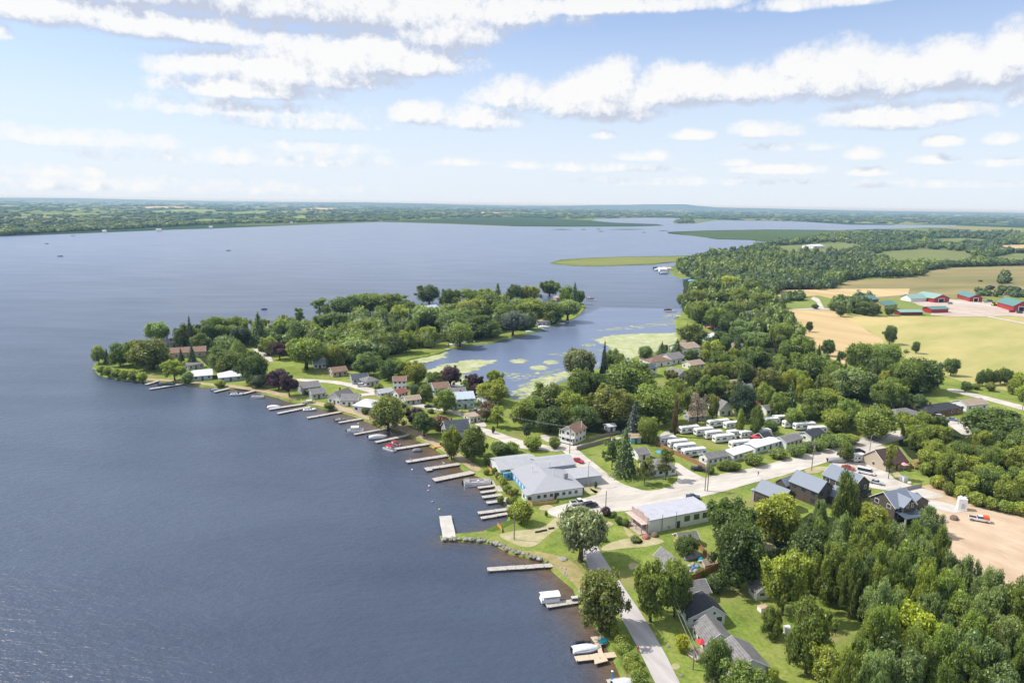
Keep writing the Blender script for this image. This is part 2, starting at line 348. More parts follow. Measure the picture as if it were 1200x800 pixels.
def ground_mat():
    m, nt, b = new_mat('meadow_ground'); N = nt.nodes; L = nt.links
    g = N.new('ShaderNodeNewGeometry')
    def noise(sc, det=5, rough=.6):
        n = N.new('ShaderNodeTexNoise'); n.inputs['Scale'].default_value = sc; n.inputs['Detail'].default_value = det; n.inputs['Roughness'].default_value = rough; L.new(g.outputs['Position'], n.inputs['Vector']); return n.outputs['Fac']
    def ramp(f, *st):
        r = N.new('ShaderNodeValToRGB'); e = r.color_ramp.elements
        while len(e) < len(st): e.new(.5)
        for k, (p, c) in enumerate(st): e[k].position = p; e[k].color = (*c, 1)
        L.new(f, r.inputs[0]); return r.outputs[0]
    def mix(f, a, c, mode='MIX'):
        x = N.new('ShaderNodeMix'); x.data_type = 'RGBA'; x.blend_type = mode
        for s, v in ((0, f), (6, a), (7, c)):
            if isinstance(v, float): x.inputs[s].default_value = v
            elif isinstance(v, tuple): x.inputs[s].default_value = (*v, 1)
            else: L.new(v, x.inputs[s])
        return x.outputs[2]
    lawn = ramp(noise(.06, 8, .68), (.3, (.11, .165, .034)), (.5, (.215, .275, .058)), (.7, (.34, .355, .10)))
    fine = ramp(noise(1.1, 4, .7), (.3, (.62, .66, .6)), (.7, (1.15, 1.12, 1.1)))
    lawn = mix(1.0, lawn, fine, 'MULTIPLY')
    dry = ramp(noise(.035, 6, .7), (.53, (0, 0, 0)), (.68, (1, 1, 1)))
    lawn = mix(dry, lawn, (.27, .235, .10))
    vo = N.new('ShaderNodeTexVoronoi'); vo.inputs['Scale'].default_value = .0021; vo.inputs['Randomness'].default_value = .9
    mp = N.new('ShaderNodeMapping'); mp.inputs['Scale'].default_value = (1, .55, 1); mp.inputs['Rotation'].default_value = (0, 0, .5); L.new(g.outputs['Position'], mp.inputs[0]); L.new(mp.outputs[0], vo.inputs['Vector'])
    sp = N.new('ShaderNodeSeparateColor'); L.new(vo.outputs['Color'], sp.inputs[0])
    farm = ramp(sp.outputs[0], (.0, (.022, .05, .016)), (.42, (.03, .065, .02)), (.43, (.15, .2, .05)), (.62, (.11, .165, .04)), (.63, (.27, .25, .11)), (.8, (.05, .09, .025)), (1, (.2, .22, .07)))
    sep = N.new('ShaderNodeSeparateXYZ'); L.new(g.outputs['Position'], sep.inputs[0])
    mr = N.new('ShaderNodeMapRange'); mr.inputs[1].default_value = 900; mr.inputs[2].default_value = 1500; L.new(sep.outputs[1], mr.inputs[0])
    L.new(mix(mr.outputs[0], lawn, farm), b.inputs['Base Color'])
    b.inputs['Roughness'].default_value = .95; b.inputs['Specular IOR Level'].default_value = .05
    return m
gm = bpy.data.meshes.new('ground'); gm.from_pydata(vs_, [], fs_); gm.update(); gm.materials.append(ground_mat())
struct(obj('ground', gm))
# the far hills along the horizon
hv = []; hf = []; nh = 90
for i in range(nh):
    x = -24000 + 52000 * i / (nh - 1)
    hgt = 40 + 70 * max(0, math.sin(i * .13 + 1.2)) + 25 * math.sin(i * .41) + random.uniform(-6, 6)
    if i > 50: hgt *= .55
    hgt = max(8, hgt)
    for k, (dy, hh) in enumerate(((0, -1), (1500, hgt * .7), (3200, hgt), (7000, hgt * .6))):
        hv.append((x + random.uniform(-80, 80), 17000 + dy + 900 * math.sin(i * .3), hh))
for i in range(nh - 1):
    for k in range(3): a = i * 4 + k; hf.append((a, a + 4, a + 5, a + 1))
hme = bpy.data.meshes.new('hills'); hme.from_pydata(hv, [], hf); hme.update(); hme.materials.append(mat('hill_wood', (.03, .055, .02), .95, .5, .0012, coord='World', spec=.05))
struct(obj('hills', hme))
# ---- the lake
def water_mat():
    m, nt, b = new_mat('lake_water'); N = nt.nodes; L = nt.links
    g = N.new('ShaderNodeNewGeometry'); at = N.new('ShaderNodeAttribute'); at.attribute_name = 'shallow'
    def noise(sc, det, rot, sy, rough=.55):
        mp = N.new('ShaderNodeMapping'); mp.inputs['Scale'].default_value = (1, sy, 1); mp.inputs['Rotation'].default_value = (0, 0, rot); L.new(g.outputs['Position'], mp.inputs[0])
        n = N.new('ShaderNodeTexNoise'); n.inputs['Scale'].default_value = sc; n.inputs['Detail'].default_value = det; n.inputs['Roughness'].default_value = rough; L.new(mp.outputs[0], n.inputs['Vector']); return n.outputs['Fac']
    big = noise(.006, 5, .2, 2.2)
    r = N.new('ShaderNodeValToRGB'); e = r.color_ramp.elements; e[0].position = .35; e[0].color = (.036, .052, .084, 1); e[1].position = .65; e[1].color = (.066, .088, .132, 1); L.new(big, r.inputs[0])
    br = N.new('ShaderNodeValToRGB'); e = br.color_ramp.elements; e[0].position = .3; e[0].color = (.085, .045, .014, 1); e[1].position = .7; e[1].color = (.17, .11, .05, 1); L.new(noise(.22, 6, 0, 1, .7), br.inputs[0])
    sep = N.new('ShaderNodeSeparateColor'); L.new(at.outputs['Color'], sep.inputs[0])
    mx = N.new('ShaderNodeMix'); mx.data_type = 'RGBA'; L.new(sep.outputs[0], mx.inputs[0]); L.new(r.outputs[0], mx.inputs[6]); L.new(br.outputs[0], mx.inputs[7])
    ps = N.new('ShaderNodeSeparateXYZ'); L.new(g.outputs['Position'], ps.inputs[0])
    sky_sheen = N.new('ShaderNodeMapRange'); sky_sheen.interpolation_type = 'SMOOTHSTEP'; sky_sheen.inputs[1].default_value = 250; sky_sheen.inputs[2].default_value = 1500; sky_sheen.inputs[4].default_value = .85; L.new(ps.outputs[1], sky_sheen.inputs[0])   # sky sheen painted into the base colour, offshore and in the bay
    mxv = N.new('ShaderNodeMath'); mxv.operation = 'MAXIMUM'; cs_ = N.new('ShaderNodeMath'); cs_.operation = 'MULTIPLY'; cs_.inputs[1].default_value = .8; L.new(sep.outputs[1], cs_.inputs[0]); L.new(cs_.outputs[0], mxv.inputs[0]); L.new(sky_sheen.outputs[0], mxv.inputs[1])
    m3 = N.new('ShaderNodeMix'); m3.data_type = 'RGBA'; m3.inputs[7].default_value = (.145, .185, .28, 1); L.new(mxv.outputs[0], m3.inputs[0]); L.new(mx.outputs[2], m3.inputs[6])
    L.new(m3.outputs[2], b.inputs['Base Color'])
    b.inputs['IOR'].default_value = 1.48; b.inputs['Specular IOR Level'].default_value = .5
    gust = N.new('ShaderNodeMapRange'); gust.inputs[1].default_value = .35; gust.inputs[2].default_value = .65; gust.inputs[3].default_value = .28; gust.inputs[4].default_value = .36
    L.new(noise(.011, 6, -.15, 4.5, .65), gust.inputs[0]); L.new(gust.outputs[0], b.inputs['Roughness'])
    ad = N.new('ShaderNodeMath'); ad.operation = 'ADD'
    w1 = noise(.22, 3, .35, 2.6); w2 = noise(.75, 3, .1, 2.0)
    ml = N.new('ShaderNodeMath'); ml.operation = 'MULTIPLY'; ml.inputs[1].default_value = .42; L.new(w2, ml.inputs[0])
    L.new(w1, ad.inputs[0]); L.new(ml.outputs[0], ad.inputs[1])
    calm = N.new('ShaderNodeMapRange'); calm.inputs[3].default_value = .36; calm.inputs[4].default_value = .08; L.new(sep.outputs[1], calm.inputs[0])
    ps = N.new('ShaderNodeSeparateXYZ'); L.new(g.outputs['Position'], ps.inputs[0])
    off = N.new('ShaderNodeMapRange'); off.inputs[1].default_value = 180; off.inputs[2].default_value = 800; off.inputs[3].default_value = 1; off.inputs[4].default_value = .13; L.new(ps.outputs[1], off.inputs[0])   # the open lake lies calmer than the windy reach
    mlo = N.new('ShaderNodeMath'); mlo.operation = 'MULTIPLY'; L.new(calm.outputs[0], mlo.inputs[0]); L.new(off.outputs[0], mlo.inputs[1]); calm = mlo
    bp = N.new('ShaderNodeBump'); bp.inputs['Distance'].default_value = 1.5; L.new(calm.outputs[0], bp.inputs['Strength']); L.new(ad.outputs[0], bp.inputs['Height']); L.new(bp.outputs[0], b.inputs['Normal'])
    return m
gx0, gx1, gy0, gy1, st = -230.0, 230.0, 60.0, 640.0, 4.0
nx, ny = int((gx1 - gx0) / st) + 1, int((gy1 - gy0) / st) + 1
X, Y = np.meshgrid(np.linspace(gx0, gx1, nx), np.linspace(gy0, gy1, ny))
P2 = np.stack([X.ravel(), Y.ravel()], 1)
def seg_dist(P, A):
    best = np.full(len(P), 1e9)
    for i in range(len(A) - 1):
        a, b = A[i], A[i + 1]; ab = b - a; t = np.clip(((P - a) @ ab) / max(1e-9, ab @ ab), 0, 1)
        best = np.minimum(best, np.hypot(*(P - (a + t[:, None] * ab)).T))
    return best
shal = np.zeros(len(P2))
for (a_, b_, wdt, amt) in (((742,830),(600,645),5.5,.9),((600,645),(519,630),2.5,.5),((566,622),(578,563),5,.35),((578,563),(450,499),9.5,.9),((450,499),(347,470),8,.8),((347,470),(240,452),5,.5)):
    ia = min(range(len(SHORE)), key=lambda i: np.hypot(*(SHORE[i] - np.array(G(*a_)[:2])))); ib = min(range(len(SHORE)), key=lambda i: np.hypot(*(SHORE[i] - np.array(G(*b_)[:2]))))
    d = seg_dist(P2, SHORE[min(ia, ib):max(ia, ib) + 1]); shal = np.maximum(shal, amt * np.clip(1.35 * np.exp(-(d / wdt) ** 1.6), 0, 1))
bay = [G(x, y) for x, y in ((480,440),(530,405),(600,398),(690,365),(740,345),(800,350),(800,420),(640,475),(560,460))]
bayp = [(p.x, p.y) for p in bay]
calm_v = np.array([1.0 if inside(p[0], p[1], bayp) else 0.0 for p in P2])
Q = np.array([(j * nx + i, j * nx + i + 1, (j + 1) * nx + i + 1, (j + 1) * nx + i) for j in range(ny - 1) for i in range(nx - 1)])
V = np.c_[P2, np.zeros(len(P2))]
extra = np.array([(-60000, -3000, 0), (60000, -3000, 0), (60000, gy0, 0), (gx1, gy0, 0), (gx0, gy0, 0), (-60000, gy0, 0), (-60000, gy1, 0), (gx0, gy1, 0), (gx1, gy1, 0), (60000, gy1, 0), (60000, 68000, 0), (-60000, 68000, 0)])
nb = len(V); V = np.r_[V, extra]
E = lambda *t: tuple(nb + i for i in t)
Q = np.r_[Q, np.array([E(0, 1, 2, 5), E(5, 4, 7, 6), E(3, 2, 9, 8), E(6, 9, 10, 11)])]
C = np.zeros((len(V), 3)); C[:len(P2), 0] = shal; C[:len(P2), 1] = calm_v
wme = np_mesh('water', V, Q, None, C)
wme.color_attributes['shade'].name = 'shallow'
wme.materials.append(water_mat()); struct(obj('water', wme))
# ---- fields, lots, roads (every sheet a little above the one below)
def W_(name, c1, c2, sc, st=None, **k): return mat(name, c1, .95, 0, sc, 0, .05, c2, coord='World', stretch=st, **k)
FT = W_('tan_stubble', (.42, .30, .145), (.60, .46, .25), .03, (1, .12, 1, .62))
FY = W_('pasture', (.26, .285, .085), (.55, .44, .20), .016, (1, .35, 1, -.9))
FU = W_('rough_meadow', (.17, .17, .07), (.34, .27, .13), .011, (.4, 1.6, 1, .15))
FH = W_('dull_hayfield', (.13, .17, .055), (.21, .22, .085), .006)
FG = W_('green_hayfield', (.16, .22, .05), (.24, .27, .08), .02)
FD = W_('bare_soil', (.40, .285, .185), (.64, .49, .35), .09, (1, .5, 1, .6), bump=.8, bscale=.8)
FM = W_('marsh_reeds', (.15, .18, .05), (.25, .25, .09), .02, (.3, 1.5, 1))
FMd = W_('dark_marsh', (.05, .09, .03), (.09, .13, .045), .006, (.3, 1.2, 1))
GR = W_('pale_gravel', (.40, .36, .31), (.63, .585, .52), .22, (.3, 1.2, 1, .42), bump=.3, bscale=1.5)
GR2 = W_('worn_asphalt', (.38, .35, .34), (.55, .515, .49), .3, (.25, 1.3, 1, 2.05))
SA = W_('beach_sand', (.34, .26, .15), (.47, .38, .25), .4)
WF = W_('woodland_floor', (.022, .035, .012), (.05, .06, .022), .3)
DP = W_('worn_path', (.32, .29, .14), (.47, .41, .26), .5)
CO = W_('concrete_pad', (.44, .42, .37), (.56, .53, .48), .4)
def field_(n, pts, m, z=.76, rough=(1.2, 14)): return sheet(n, pts, z, m, 0, rough)
field_('stubble_field', [(921,363),(971,362),(1031,395),(1036,404),(1015,424),(985,426),(962,412),(943,393),(921,378)], FT, .76)
field_('pasture_field', [(971,362.5),(995,368),(1090,371),(1300,366),(1300,480),(1200,462),(1127,447),(1075,427),(1036,404),(1031,395)], FY, .72)
field_('rough_field', [(978,338),(994,329),(1061,325.5),(1083,318.5),(1112,313.6),(1200,310.5),(1320,309),(1320,346),(1064,349),(975,350),(965,345)], FU, .76, (2, 30))
field_('stubble_strip', [(905,352),(914,340),(978,338.5),(1066,338),(1064,345),(1010,350),(985,352),(958,346)], FT, .82, (1, 20))
field_('hay_field', [(910,352),(1000,351),(1098,350),(1098,362),(1040,363),(995,366),(960,361),(922,362)], FG, .86, (1, 12))
field_('hay_field', [(1020,300),(1034,294.5),(1080,292),(1130,294.5),(1150,304),(1125,311),(1050,312)], FH, .8, (4, 50))
field_('hay_field', [(1155,303),(1190,297),(1300,296),(1300,308),(1180,310)], FH, .8, (4, 50))
field_('hay_field', [(895,289),(985,284),(1020,289),(990,296),(920,297)], FH, .8, (4, 60))
field_('hay_field', [(1160,288),(1230,285.5),(1300,285),(1300,294),(1190,295)], FT, .8, (4, 60))
field_('hay_field', [(1060,281),(1130,279),(1180,282),(1110,286.5)], FH, .8, (4, 60))
field_('barn_yard', [(1062,351),(1108,350),(1150,352.5),(1186,358),(1260,368),(1260,378),(1186,370),(1120,371),(1090,369),(1094,361),(1075,357)], W_('yard_dirt', (.42, .33, .27), (.55, .46, .39), .06), .9, (1, 10))
field_('farm_lane', [(1100,351),(1150,355),(1200,362),(1300,376),(1300,379),(1200,365.5),(1150,358),(1098,353)], GR, .95, None)
field_('farm_lane', [(1158,370),(1200,378),(1260,391),(1260,393),(1200,379.5),(1156,371)], GR, .92, None)
field_('farm_lane', [(921,362.4),(950,361),(959,360),(957,354),(950,350),(953,347.6),(960,350),(963,356),(966,361),(1000,362),(1000,363.2),(960,363)], GR, .95, None)
for pts, m in (([(8,252),(60,249.6),(117,250.5),(116,252.4),(60,253)], FG), ([(170,247.5),(215,245.2),(262,246),(245,249),(190,249.6)], FG), ([(213,259.8),(240,256.5),(266,257),(258,260),(235,261.5)], FG), ([(150,243),(190,241.8),(232,243),(180,244.2)], FT), ([(332,256),(350,252.5),(368,253.5),(352,257)], FG), ([(345,245.4),(372,243.6),(402,244.3),(380,246)], FT), ([(262,250),(300,247),(340,248.4),(300,251)], FG), ([(560,249),(575,247.6),(588,249.4),(570,250.4)], FT), ([(60,245),(100,243.5),(140,244.6),(90,246.2)], FG), ([(1090,251.5),(1140,250.5),(1200,252.5),(1120,253.4)], FG), ([(960,273),(1040,271),(1100,272),(1020,275)], FM), ([(1120,270),(1180,268.5),(1260,270),(1180,273)], FG)):
    field_('far_field', pts, m, 1.2, (10, 300))
field_('reed_spit', [(648,307.5),(690,303),(740,301.3),(785,300.8),(812,300),(806,305),(767,308.8),(735,309.8),(700,310.7),(672,310.3)], FM, .8, (1, 30))
field_('marsh', [(786,273),(830,270.6),(900,269.8),(985,270.2),(1010,271.5),(960,279),(900,284),(880,280.4),(840,279.3),(818,276.5)], FMd, .8, (3, 60))
field_('marsh', [(447,259.5),(520,256),(600,254),(690,258),(720,261.4),(770,263),(776,264),(740,264.9),(660,265),(592,264.3),(530,262)], W_('far_reeds', (.03, .058, .026), (.055, .09, .04), .004, (.3, 1.2, 1)), .9, (4, 90))
for i, (x0, x1, y) in enumerate(((645,673,269),(680,688,269),(698,705,268.7),(710,760,268.9),(771,784,270.6),(700,709,271.2),(752,757,272.4))):
    field_('reed_bed', [(x0, y), ((x0 * 2 + x1) / 3, y - .55), ((x0 + 2 * x1) / 3, y - .5), (x1, y - .1), ((x0 + x1) / 2, y + .5)], FMd, .15, (3, 40))
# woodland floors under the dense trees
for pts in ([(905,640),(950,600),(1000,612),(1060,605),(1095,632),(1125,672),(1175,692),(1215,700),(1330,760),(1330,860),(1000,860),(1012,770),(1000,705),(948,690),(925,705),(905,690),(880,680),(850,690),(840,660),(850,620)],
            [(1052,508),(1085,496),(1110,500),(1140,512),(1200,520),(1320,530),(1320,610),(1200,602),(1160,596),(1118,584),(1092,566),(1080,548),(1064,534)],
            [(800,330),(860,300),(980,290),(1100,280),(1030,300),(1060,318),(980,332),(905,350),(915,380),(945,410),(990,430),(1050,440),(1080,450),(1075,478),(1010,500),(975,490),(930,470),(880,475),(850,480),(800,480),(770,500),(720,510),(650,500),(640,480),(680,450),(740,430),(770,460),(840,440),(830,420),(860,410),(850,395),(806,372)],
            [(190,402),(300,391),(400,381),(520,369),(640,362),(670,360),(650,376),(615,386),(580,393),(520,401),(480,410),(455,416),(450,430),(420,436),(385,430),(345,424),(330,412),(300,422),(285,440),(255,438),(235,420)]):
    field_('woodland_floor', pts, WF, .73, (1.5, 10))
# roads
sheet('gravel_road', [(1066,502),(1040,506),(1014,510),(985,522),(930,535),(880,548.5),(830,558),(800,567),(772,573.5),(757,575),(745,572),(725,565),(702,547),(685,533),(670,521),(660,514),(648,510),(636,508.5),(632,512),(640,517),(652,522),(662,530),(672,542),(684,556),(696,566),(706,573),(700,579),(686,583),(664,590),(650,593),(640,598),(646,604),(662,608),(668,620),(676,632),(684,640),(698,638),(694,622),(692,607),(706,601),(724,599),(738,598),(770,592),(800,586),(830,580),(846,576),(880,566),(910,559),(945,549),(985,536),(1010,528),(1040,519),(1066,512)], .76, GR, 2, (.45, 2.5))
sheet('lake_road', [(676,633),(681,646),(693,672),(708,694),(726,720),(747,757),(768,800),(786,838),(816,838),(797,800),(776,758),(753,720),(734,692),(716,666),(703,646),(698,634)], .80, GR2, 2)
sheet('village_street', [(556,498.5),(578,504),(598,511.5),(613,516),(632,519.5),(650,523.5),(662,523.5),(664,527),(650,529),(632,526.5),(612,526),(596,521),(578,512),(556,505.5)], .84, GR, 2, (.45, 2.5))
sheet('side_lane', [(655,527),(667,523.6),(690,518.3),(715,513.2),(735,510.5),(735,512.2),(716,516),(690,522),(668,528)], .87, GR, 1, (.45, 2.5))
sheet('trailer_lane', [(772,512),(776,506),(790,503),(800,505),(792,508),(782,509)], .80, GR, 2, (.45, 2.5))
sheet('trailer_lane', [(792,540),(806,550),(826,560),(836,565),(812,569),(786,572),(796,560),(790,548)], .80, GR, 1, (.45, 2.5))
sheet('country_road', [(1112,454.5),(1130,457.5),(1200,475),(1320,509),(1320,516),(1200,480.5),(1128,461.5),(1108,457.5)], .82, GR, 1, (.45, 2.5))
sheet('cottage_street', [(292,404),(302,409),(314,415),(322,424),(316,424),(306,416),(296,409)], .84, GR, 1, (.45, 2.5))
sheet('cottage_street', [(346,443),(372,444.5),(402,446.5),(436,455),(462,460),(480,470),(500,474),(540,482),(566,492),(572,500),(560,500),(552,492),(530,484),(498,478),(470,474),(452,465),(430,459),(398,450),(372,447.5),(348,446.5)], .82, GR, 1, (.45, 2.5))
sheet('cottage_street', [(409,462),(440,459.5),(462,458),(480,456),(480,457.4),(462,460.5),(440,462.5),(412,465)], .86, GR, 1, (.45, 2.5))
sheet('ranch_driveway', [(1103,491),(1115,489),(1131,495),(1147,506),(1130,511),(1116,501)], .82, GR, 1, (.45, 2.5))
sheet('gravel_yard', [(970,537),(1000,529),(1030,521),(1044,526),(1036,546),(1046,560),(1066,568),(1086,573),(1110,581),(1090,585),(1055,577),(1012,570),(996,556),(980,548)], .80, GR, 1, (.45, 2.5))
sheet('dirt_lot', [(1046,577),(1075,571),(1090,567),(1110,577),(1150,594),(1210,601),(1330,612),(1330,745),(1215,698),(1180,692),(1135,672),(1104,640),(1098,614),(1080,598)], .76, FD, 0, (.6, 4))
sheet('concrete_pad', [(1078,584),(1096,586),(1124,592),(1136,598),(1118,601),(1096,596),(1078,590)], .82, CO, 0, (.2, 3))
for pts in ([(582,626),(600,622),(622,620),(640,616),(652,604),(662,606),(656,618),(640,628),(628,640),(612,641),(596,634)], [(650,593),(640,590),(628,596),(648,600)], [(705,639),(738,629),(760,628),(784,634),(760,640),(730,642),(704,646)], [(728,612),(742,626),(756,634),(748,638),(735,628)], [(655,548),(668,548),(690,572),(704,576),(690,580),(672,566)], [(690,560),(705,566),(716,576),(700,580),(690,572)], [(940,549),(968,545),(972,550),(948,556)], [(808,700),(822,712),(812,716)], [(736,660),(745,658),(748,664),(738,668)], [(788,776),(798,778),(794,785),(786,782)], [(1040,545),(1052,552),(1068,566),(1050,562)], [(882,640),(900,634),(912,640),(904,650),(888,652)], [(700,614),(712,610),(722,614),(708,618)]):
    sheet('worn_path', pts, .74, DP, 2, (.3, 1.5))
sheet('beach', [(347,470),(373,475),(400,481),(422,488),(450,499),(480,508),(512,524),(538,540),(558,553.6),(566,549),(548,538),(524,521),(500,508),(470,497),(440,486),(404,476),(372,470)], .73, SA, 1, (.6, 4))
sheet('beach', [(600,644.5),(627,650.5),(643,655.5),(652,666.5),(665,677.5),(676,686.5),(683,707.5),(699,727),(708,738),(706,722),(694,704),(686,682),(680,664),(664,654),(644,648),(624,645)], .73, W_('dry_grass', (.24, .22, .075), (.40, .32, .16), .5), 1, (.5, 3))
sheet('beach', [(160,444.4),(213,447.8),(267,453.6),(307,458.6),(347,469.6),(350,465),(310,455),(268,450.5),(213,445.6),(165,442.6)], .73, SA, 1, (.5, 6))
sheet('boat_ramp', [(514.5,604.5),(529,603.5),(534,628.5),(519,631)], .85, CO, 0, (.15, 2))
sheet('lawn', [(236,414),(262,404),(280,398),(296,404),(300,414),(270,420),(246,420)], .75, FG, 1, (1, 8))
sheet('weedy_bank', [(566,621),(585,614),(600,608),(604,600),(620,598),(618,606),(600,614),(580,623)], .74, W_('weeds', (.06, .11, .02), (.12, .17, .035), .5), 1, (.4, 2))
# floating algae and lily pads: nobody could count them
def algae(polys):
    v = []; f = []
    for (poly, n, r0_, r1_) in polys:
        xs = [p[0] for p in poly]; ys = [p[1] for p in poly]; k = 0
        while k < n * 7:
            x = random.uniform(min(xs), max(xs)); y = random.uniform(min(ys), max(ys))
            if not inside(x, y, poly): continue
            k += 1; c = G(x, y, .02); R = random.uniform(r0_, r1_) * random.choice((.12, .15, .2, .25, .4)); m_ = random.randint(9, 14); o = len(v); ph = random.uniform(0, 6)
            z = .02 + random.uniform(0, .03)
            for i in range(m_):
                a = 2 * PI * i / m_; rr = R * (1 + .35 * math.sin(2 * a + ph) + random.uniform(-.25, .25))
                v.append((c.x + rr * 2.1 * math.cos(a), c.y + rr * math.sin(a), z))
            f.append(tuple(range(o, o + m_)))
    me = bpy.data.meshes.new('algae_mat'); me.from_pydata(v, [], f); me.update(); me.materials.append(W_('algae', (.27, .32, .13), (.52, .51, .33), .12)); return me
def ell(x, y, a, b): return [(x + a * math.cos(t), y + b * math.sin(t)) for t in [k * PI / 6 for k in range(12)]]
ao = obj('algae_mat', algae([([(470,423),(500,413),(524,412.5),(518,419),(500,424),(474,427)], 60, 1.5, 4), ([(488,441),(505,433),(522,427),(550,421.5),(580,422.5),(564,429),(540,438),(545,451),(500,449)], 150, 1.5, 5),
    ([(698,398),(712,394),(740,391.5),(790,390),(796,400),(788,407),(765,411.5),(745,417),(735,421),(728,412),(712,404)], 300, 2, 7), ([(690,388),(740,386),(790,380),(796,372),(800,366),(780,368),(770,378),(720,384)], 35, 1, 3.5),
    (ell(608,423,9,2.8), 22, 1, 2.6), (ell(631,431,10,3), 26, 1, 2.6), (ell(646,424.5,9,2.4), 20, 1, 2.4), (ell(690,404,8,2), 8, 1, 2), ([(600,462),(612,450),(640,440),(680,431),(705,424),(690,434),(650,448),(630,462),(612,467)], 120, .8, 3.2), ([(585,436),(620,438),(660,432),(640,440),(600,447)], 26, .6, 2), ([(640,415),(690,408),(720,412),(680,420)], 18, .6, 2.2)]))
ao['kind'] = 'stuff'; ao['label'] = 'pale yellow green algae and lily pads floating in the sheltered bay'
# ================================================================== houses
WHITE = lambda: ribbed('white_siding', (.80, .80, .78), .6, .22, 'Z', .05, 0, .12)
def wallm(k):
    return {'white': lambda: WHITE(), 'cream': lambda: ribbed('cream_siding', (.72, .68, .56), .6, .22, 'Z', .06, 0, .12), 'blue': lambda: ribbed('blue_siding', (.42, .55, .62), .6, .22, 'Z', .06, 0, .15),
            'grey': lambda: ribbed('grey_siding', (.46, .47, .48), .6, .22, 'Z', .07, 0, .15), 'brick': lambda: mat('red_brick', (.27, .11, .075), .85, .25, 5), 'tan': lambda: mat('tan_stucco', (.46, .38, .29), .85, .1, 2),
            'brown': lambda: ribbed('dark_brown_siding', (.105, .085, .066), .7, .25, 'Z', .15, 0, .3), 'green': lambda: ribbed('sage_siding', (.40, .45, .36), .6, .22, 'Z', .08, 0, .15), 'red': lambda: ribbed('red_barn_steel', (.42, .022, .025), .5, .5, 'X', .1, 0, .2),
            'dred': lambda: ribbed('maroon_barn_boards', (.20, .03, .03), .7, .4, 'X', .15, 0, .3), 'yellow': lambda: ribbed('ochre_boards', (.50, .37, .13), .7, .3, 'X', .1, 0, .25), 'metalgrey': lambda: ribbed('grey_steel_cladding', (.50, .53, .57), .45, .3, 'X', .06, 0, .3),
            'teal': lambda: ribbed('teal_boards', (.22, .50, .52), .6, .3, 'X', .08, 0, .2), 'stone': lambda: mat('fieldstone', (.36, .33, .29), .9, .25, 3)}[k]()
def roofm(k):
    sh = lambda n, c: ribbed(n, c, .85, .28, 'Z', .34, 0, .4)
    return {'grey': lambda: sh('grey_shingles', (.235, .225, .22)), 'dark': lambda: sh('charcoal_shingles', (.045, .047, .055)), 'navy': lambda: sh('slate_blue_shingles', (.08, .095, .125)), 'brown': lambda: sh('brown_shingles', (.27, .165, .115)),
            'tan': lambda: sh('tan_shingles', (.44, .34, .25)), 'red': lambda: sh('rust_red_shingles', (.34, .13, .09)), 'metal': lambda: ribbed('blue_grey_steel_roof', (.21, .245, .30), .45, .45, 'X', .06, 0, .22), 'white': lambda: mat('white_roof', (.66, .66, .68), .55, .06, .7), 'lav': lambda: mat('lavender_white_roof', (.44, .44, .48), .55, .1, .5),
            'green': lambda: ribbed('pale_green_steel_roof', (.27, .43, .37), .45, .6, 'X', .08, 0, .2), 'bgreen': lambda: ribbed('teal_steel_roof', (.115, .25, .225), .45, .6, 'X', .08, 0, .2), 'choc': lambda: sh('chocolate_steel_roof', (.105, .058, .045)),
            'lblue': lambda: ribbed('pale_blue_steel_roof', (.52, .60, .66), .45, .5, 'X', .05, 0, .15), 'lgrey': lambda: mat('light_grey_membrane', (.38, .385, .40), .6, .08, .5)}[k]()
GLASS = None
def glassm():
    global GLASS
    if not GLASS:
        GLASS = mat('window_glass', (.035, .045, .055), .08, .4, .8, 0, .8)
    return GLASS
def frame_m(): return mat('white_trim', (.80, .80, .78), .5, .04, 3)
def dark_trim(): return mat('dark_trim', (.05, .05, .055), .5, .1, 3)
def roof_profile(D, h, rise, o=.4, t=.2, rf=.5):
    a = D * rf; s1 = rise / a; s2 = rise / (D - a)
    top = [(-o, h - o * s1 + t), (a, h + rise + t), (D + o, h - o * s2 + t)]
    return top + [(D + o, h - o * s2), (a, h + rise), (-o, h - o * s1)]
def window(parent, side, u, z, w, h, L, D, near, dark=False):
    """frame proud of the wall with the pane as its own piece"""
    def slab(c0, c1, w_, h_):
        b = MB(); u0, u1, z0, z1 = u - w_ / 2, u + w_ / 2, z - h_ / 2, z + h_ / 2
        if side == 'f': b.box(u0, u1, -c1, -c0, z0, z1)
        elif side == 'l': b.box(-c1, -c0, u0, u1, z0, z1)
        elif side == 'r': b.box(L + c0, L + c1, u0, u1, z0, z1)
        else: b.box(u0, u1, D + c0, D + c1, z0, z1)
        return b
    if near:
        f = obj('window', slab(-.02, .06, w + .24, h + .24), parent, dark_trim() if dark else frame_m())
        obj('pane', slab(.055, .085, w, h), f, glassm())
    else:
        obj('window', slab(-.02, .07, w, h), parent, glassm())
def frame_of(A, B, z=LZ):
    a = G(*A, z); b = G(*B, z); return a, math.atan2(b.y - a.y, b.x - a.x), (b - a).length
def scale_at(p): return F / px(p)[2]
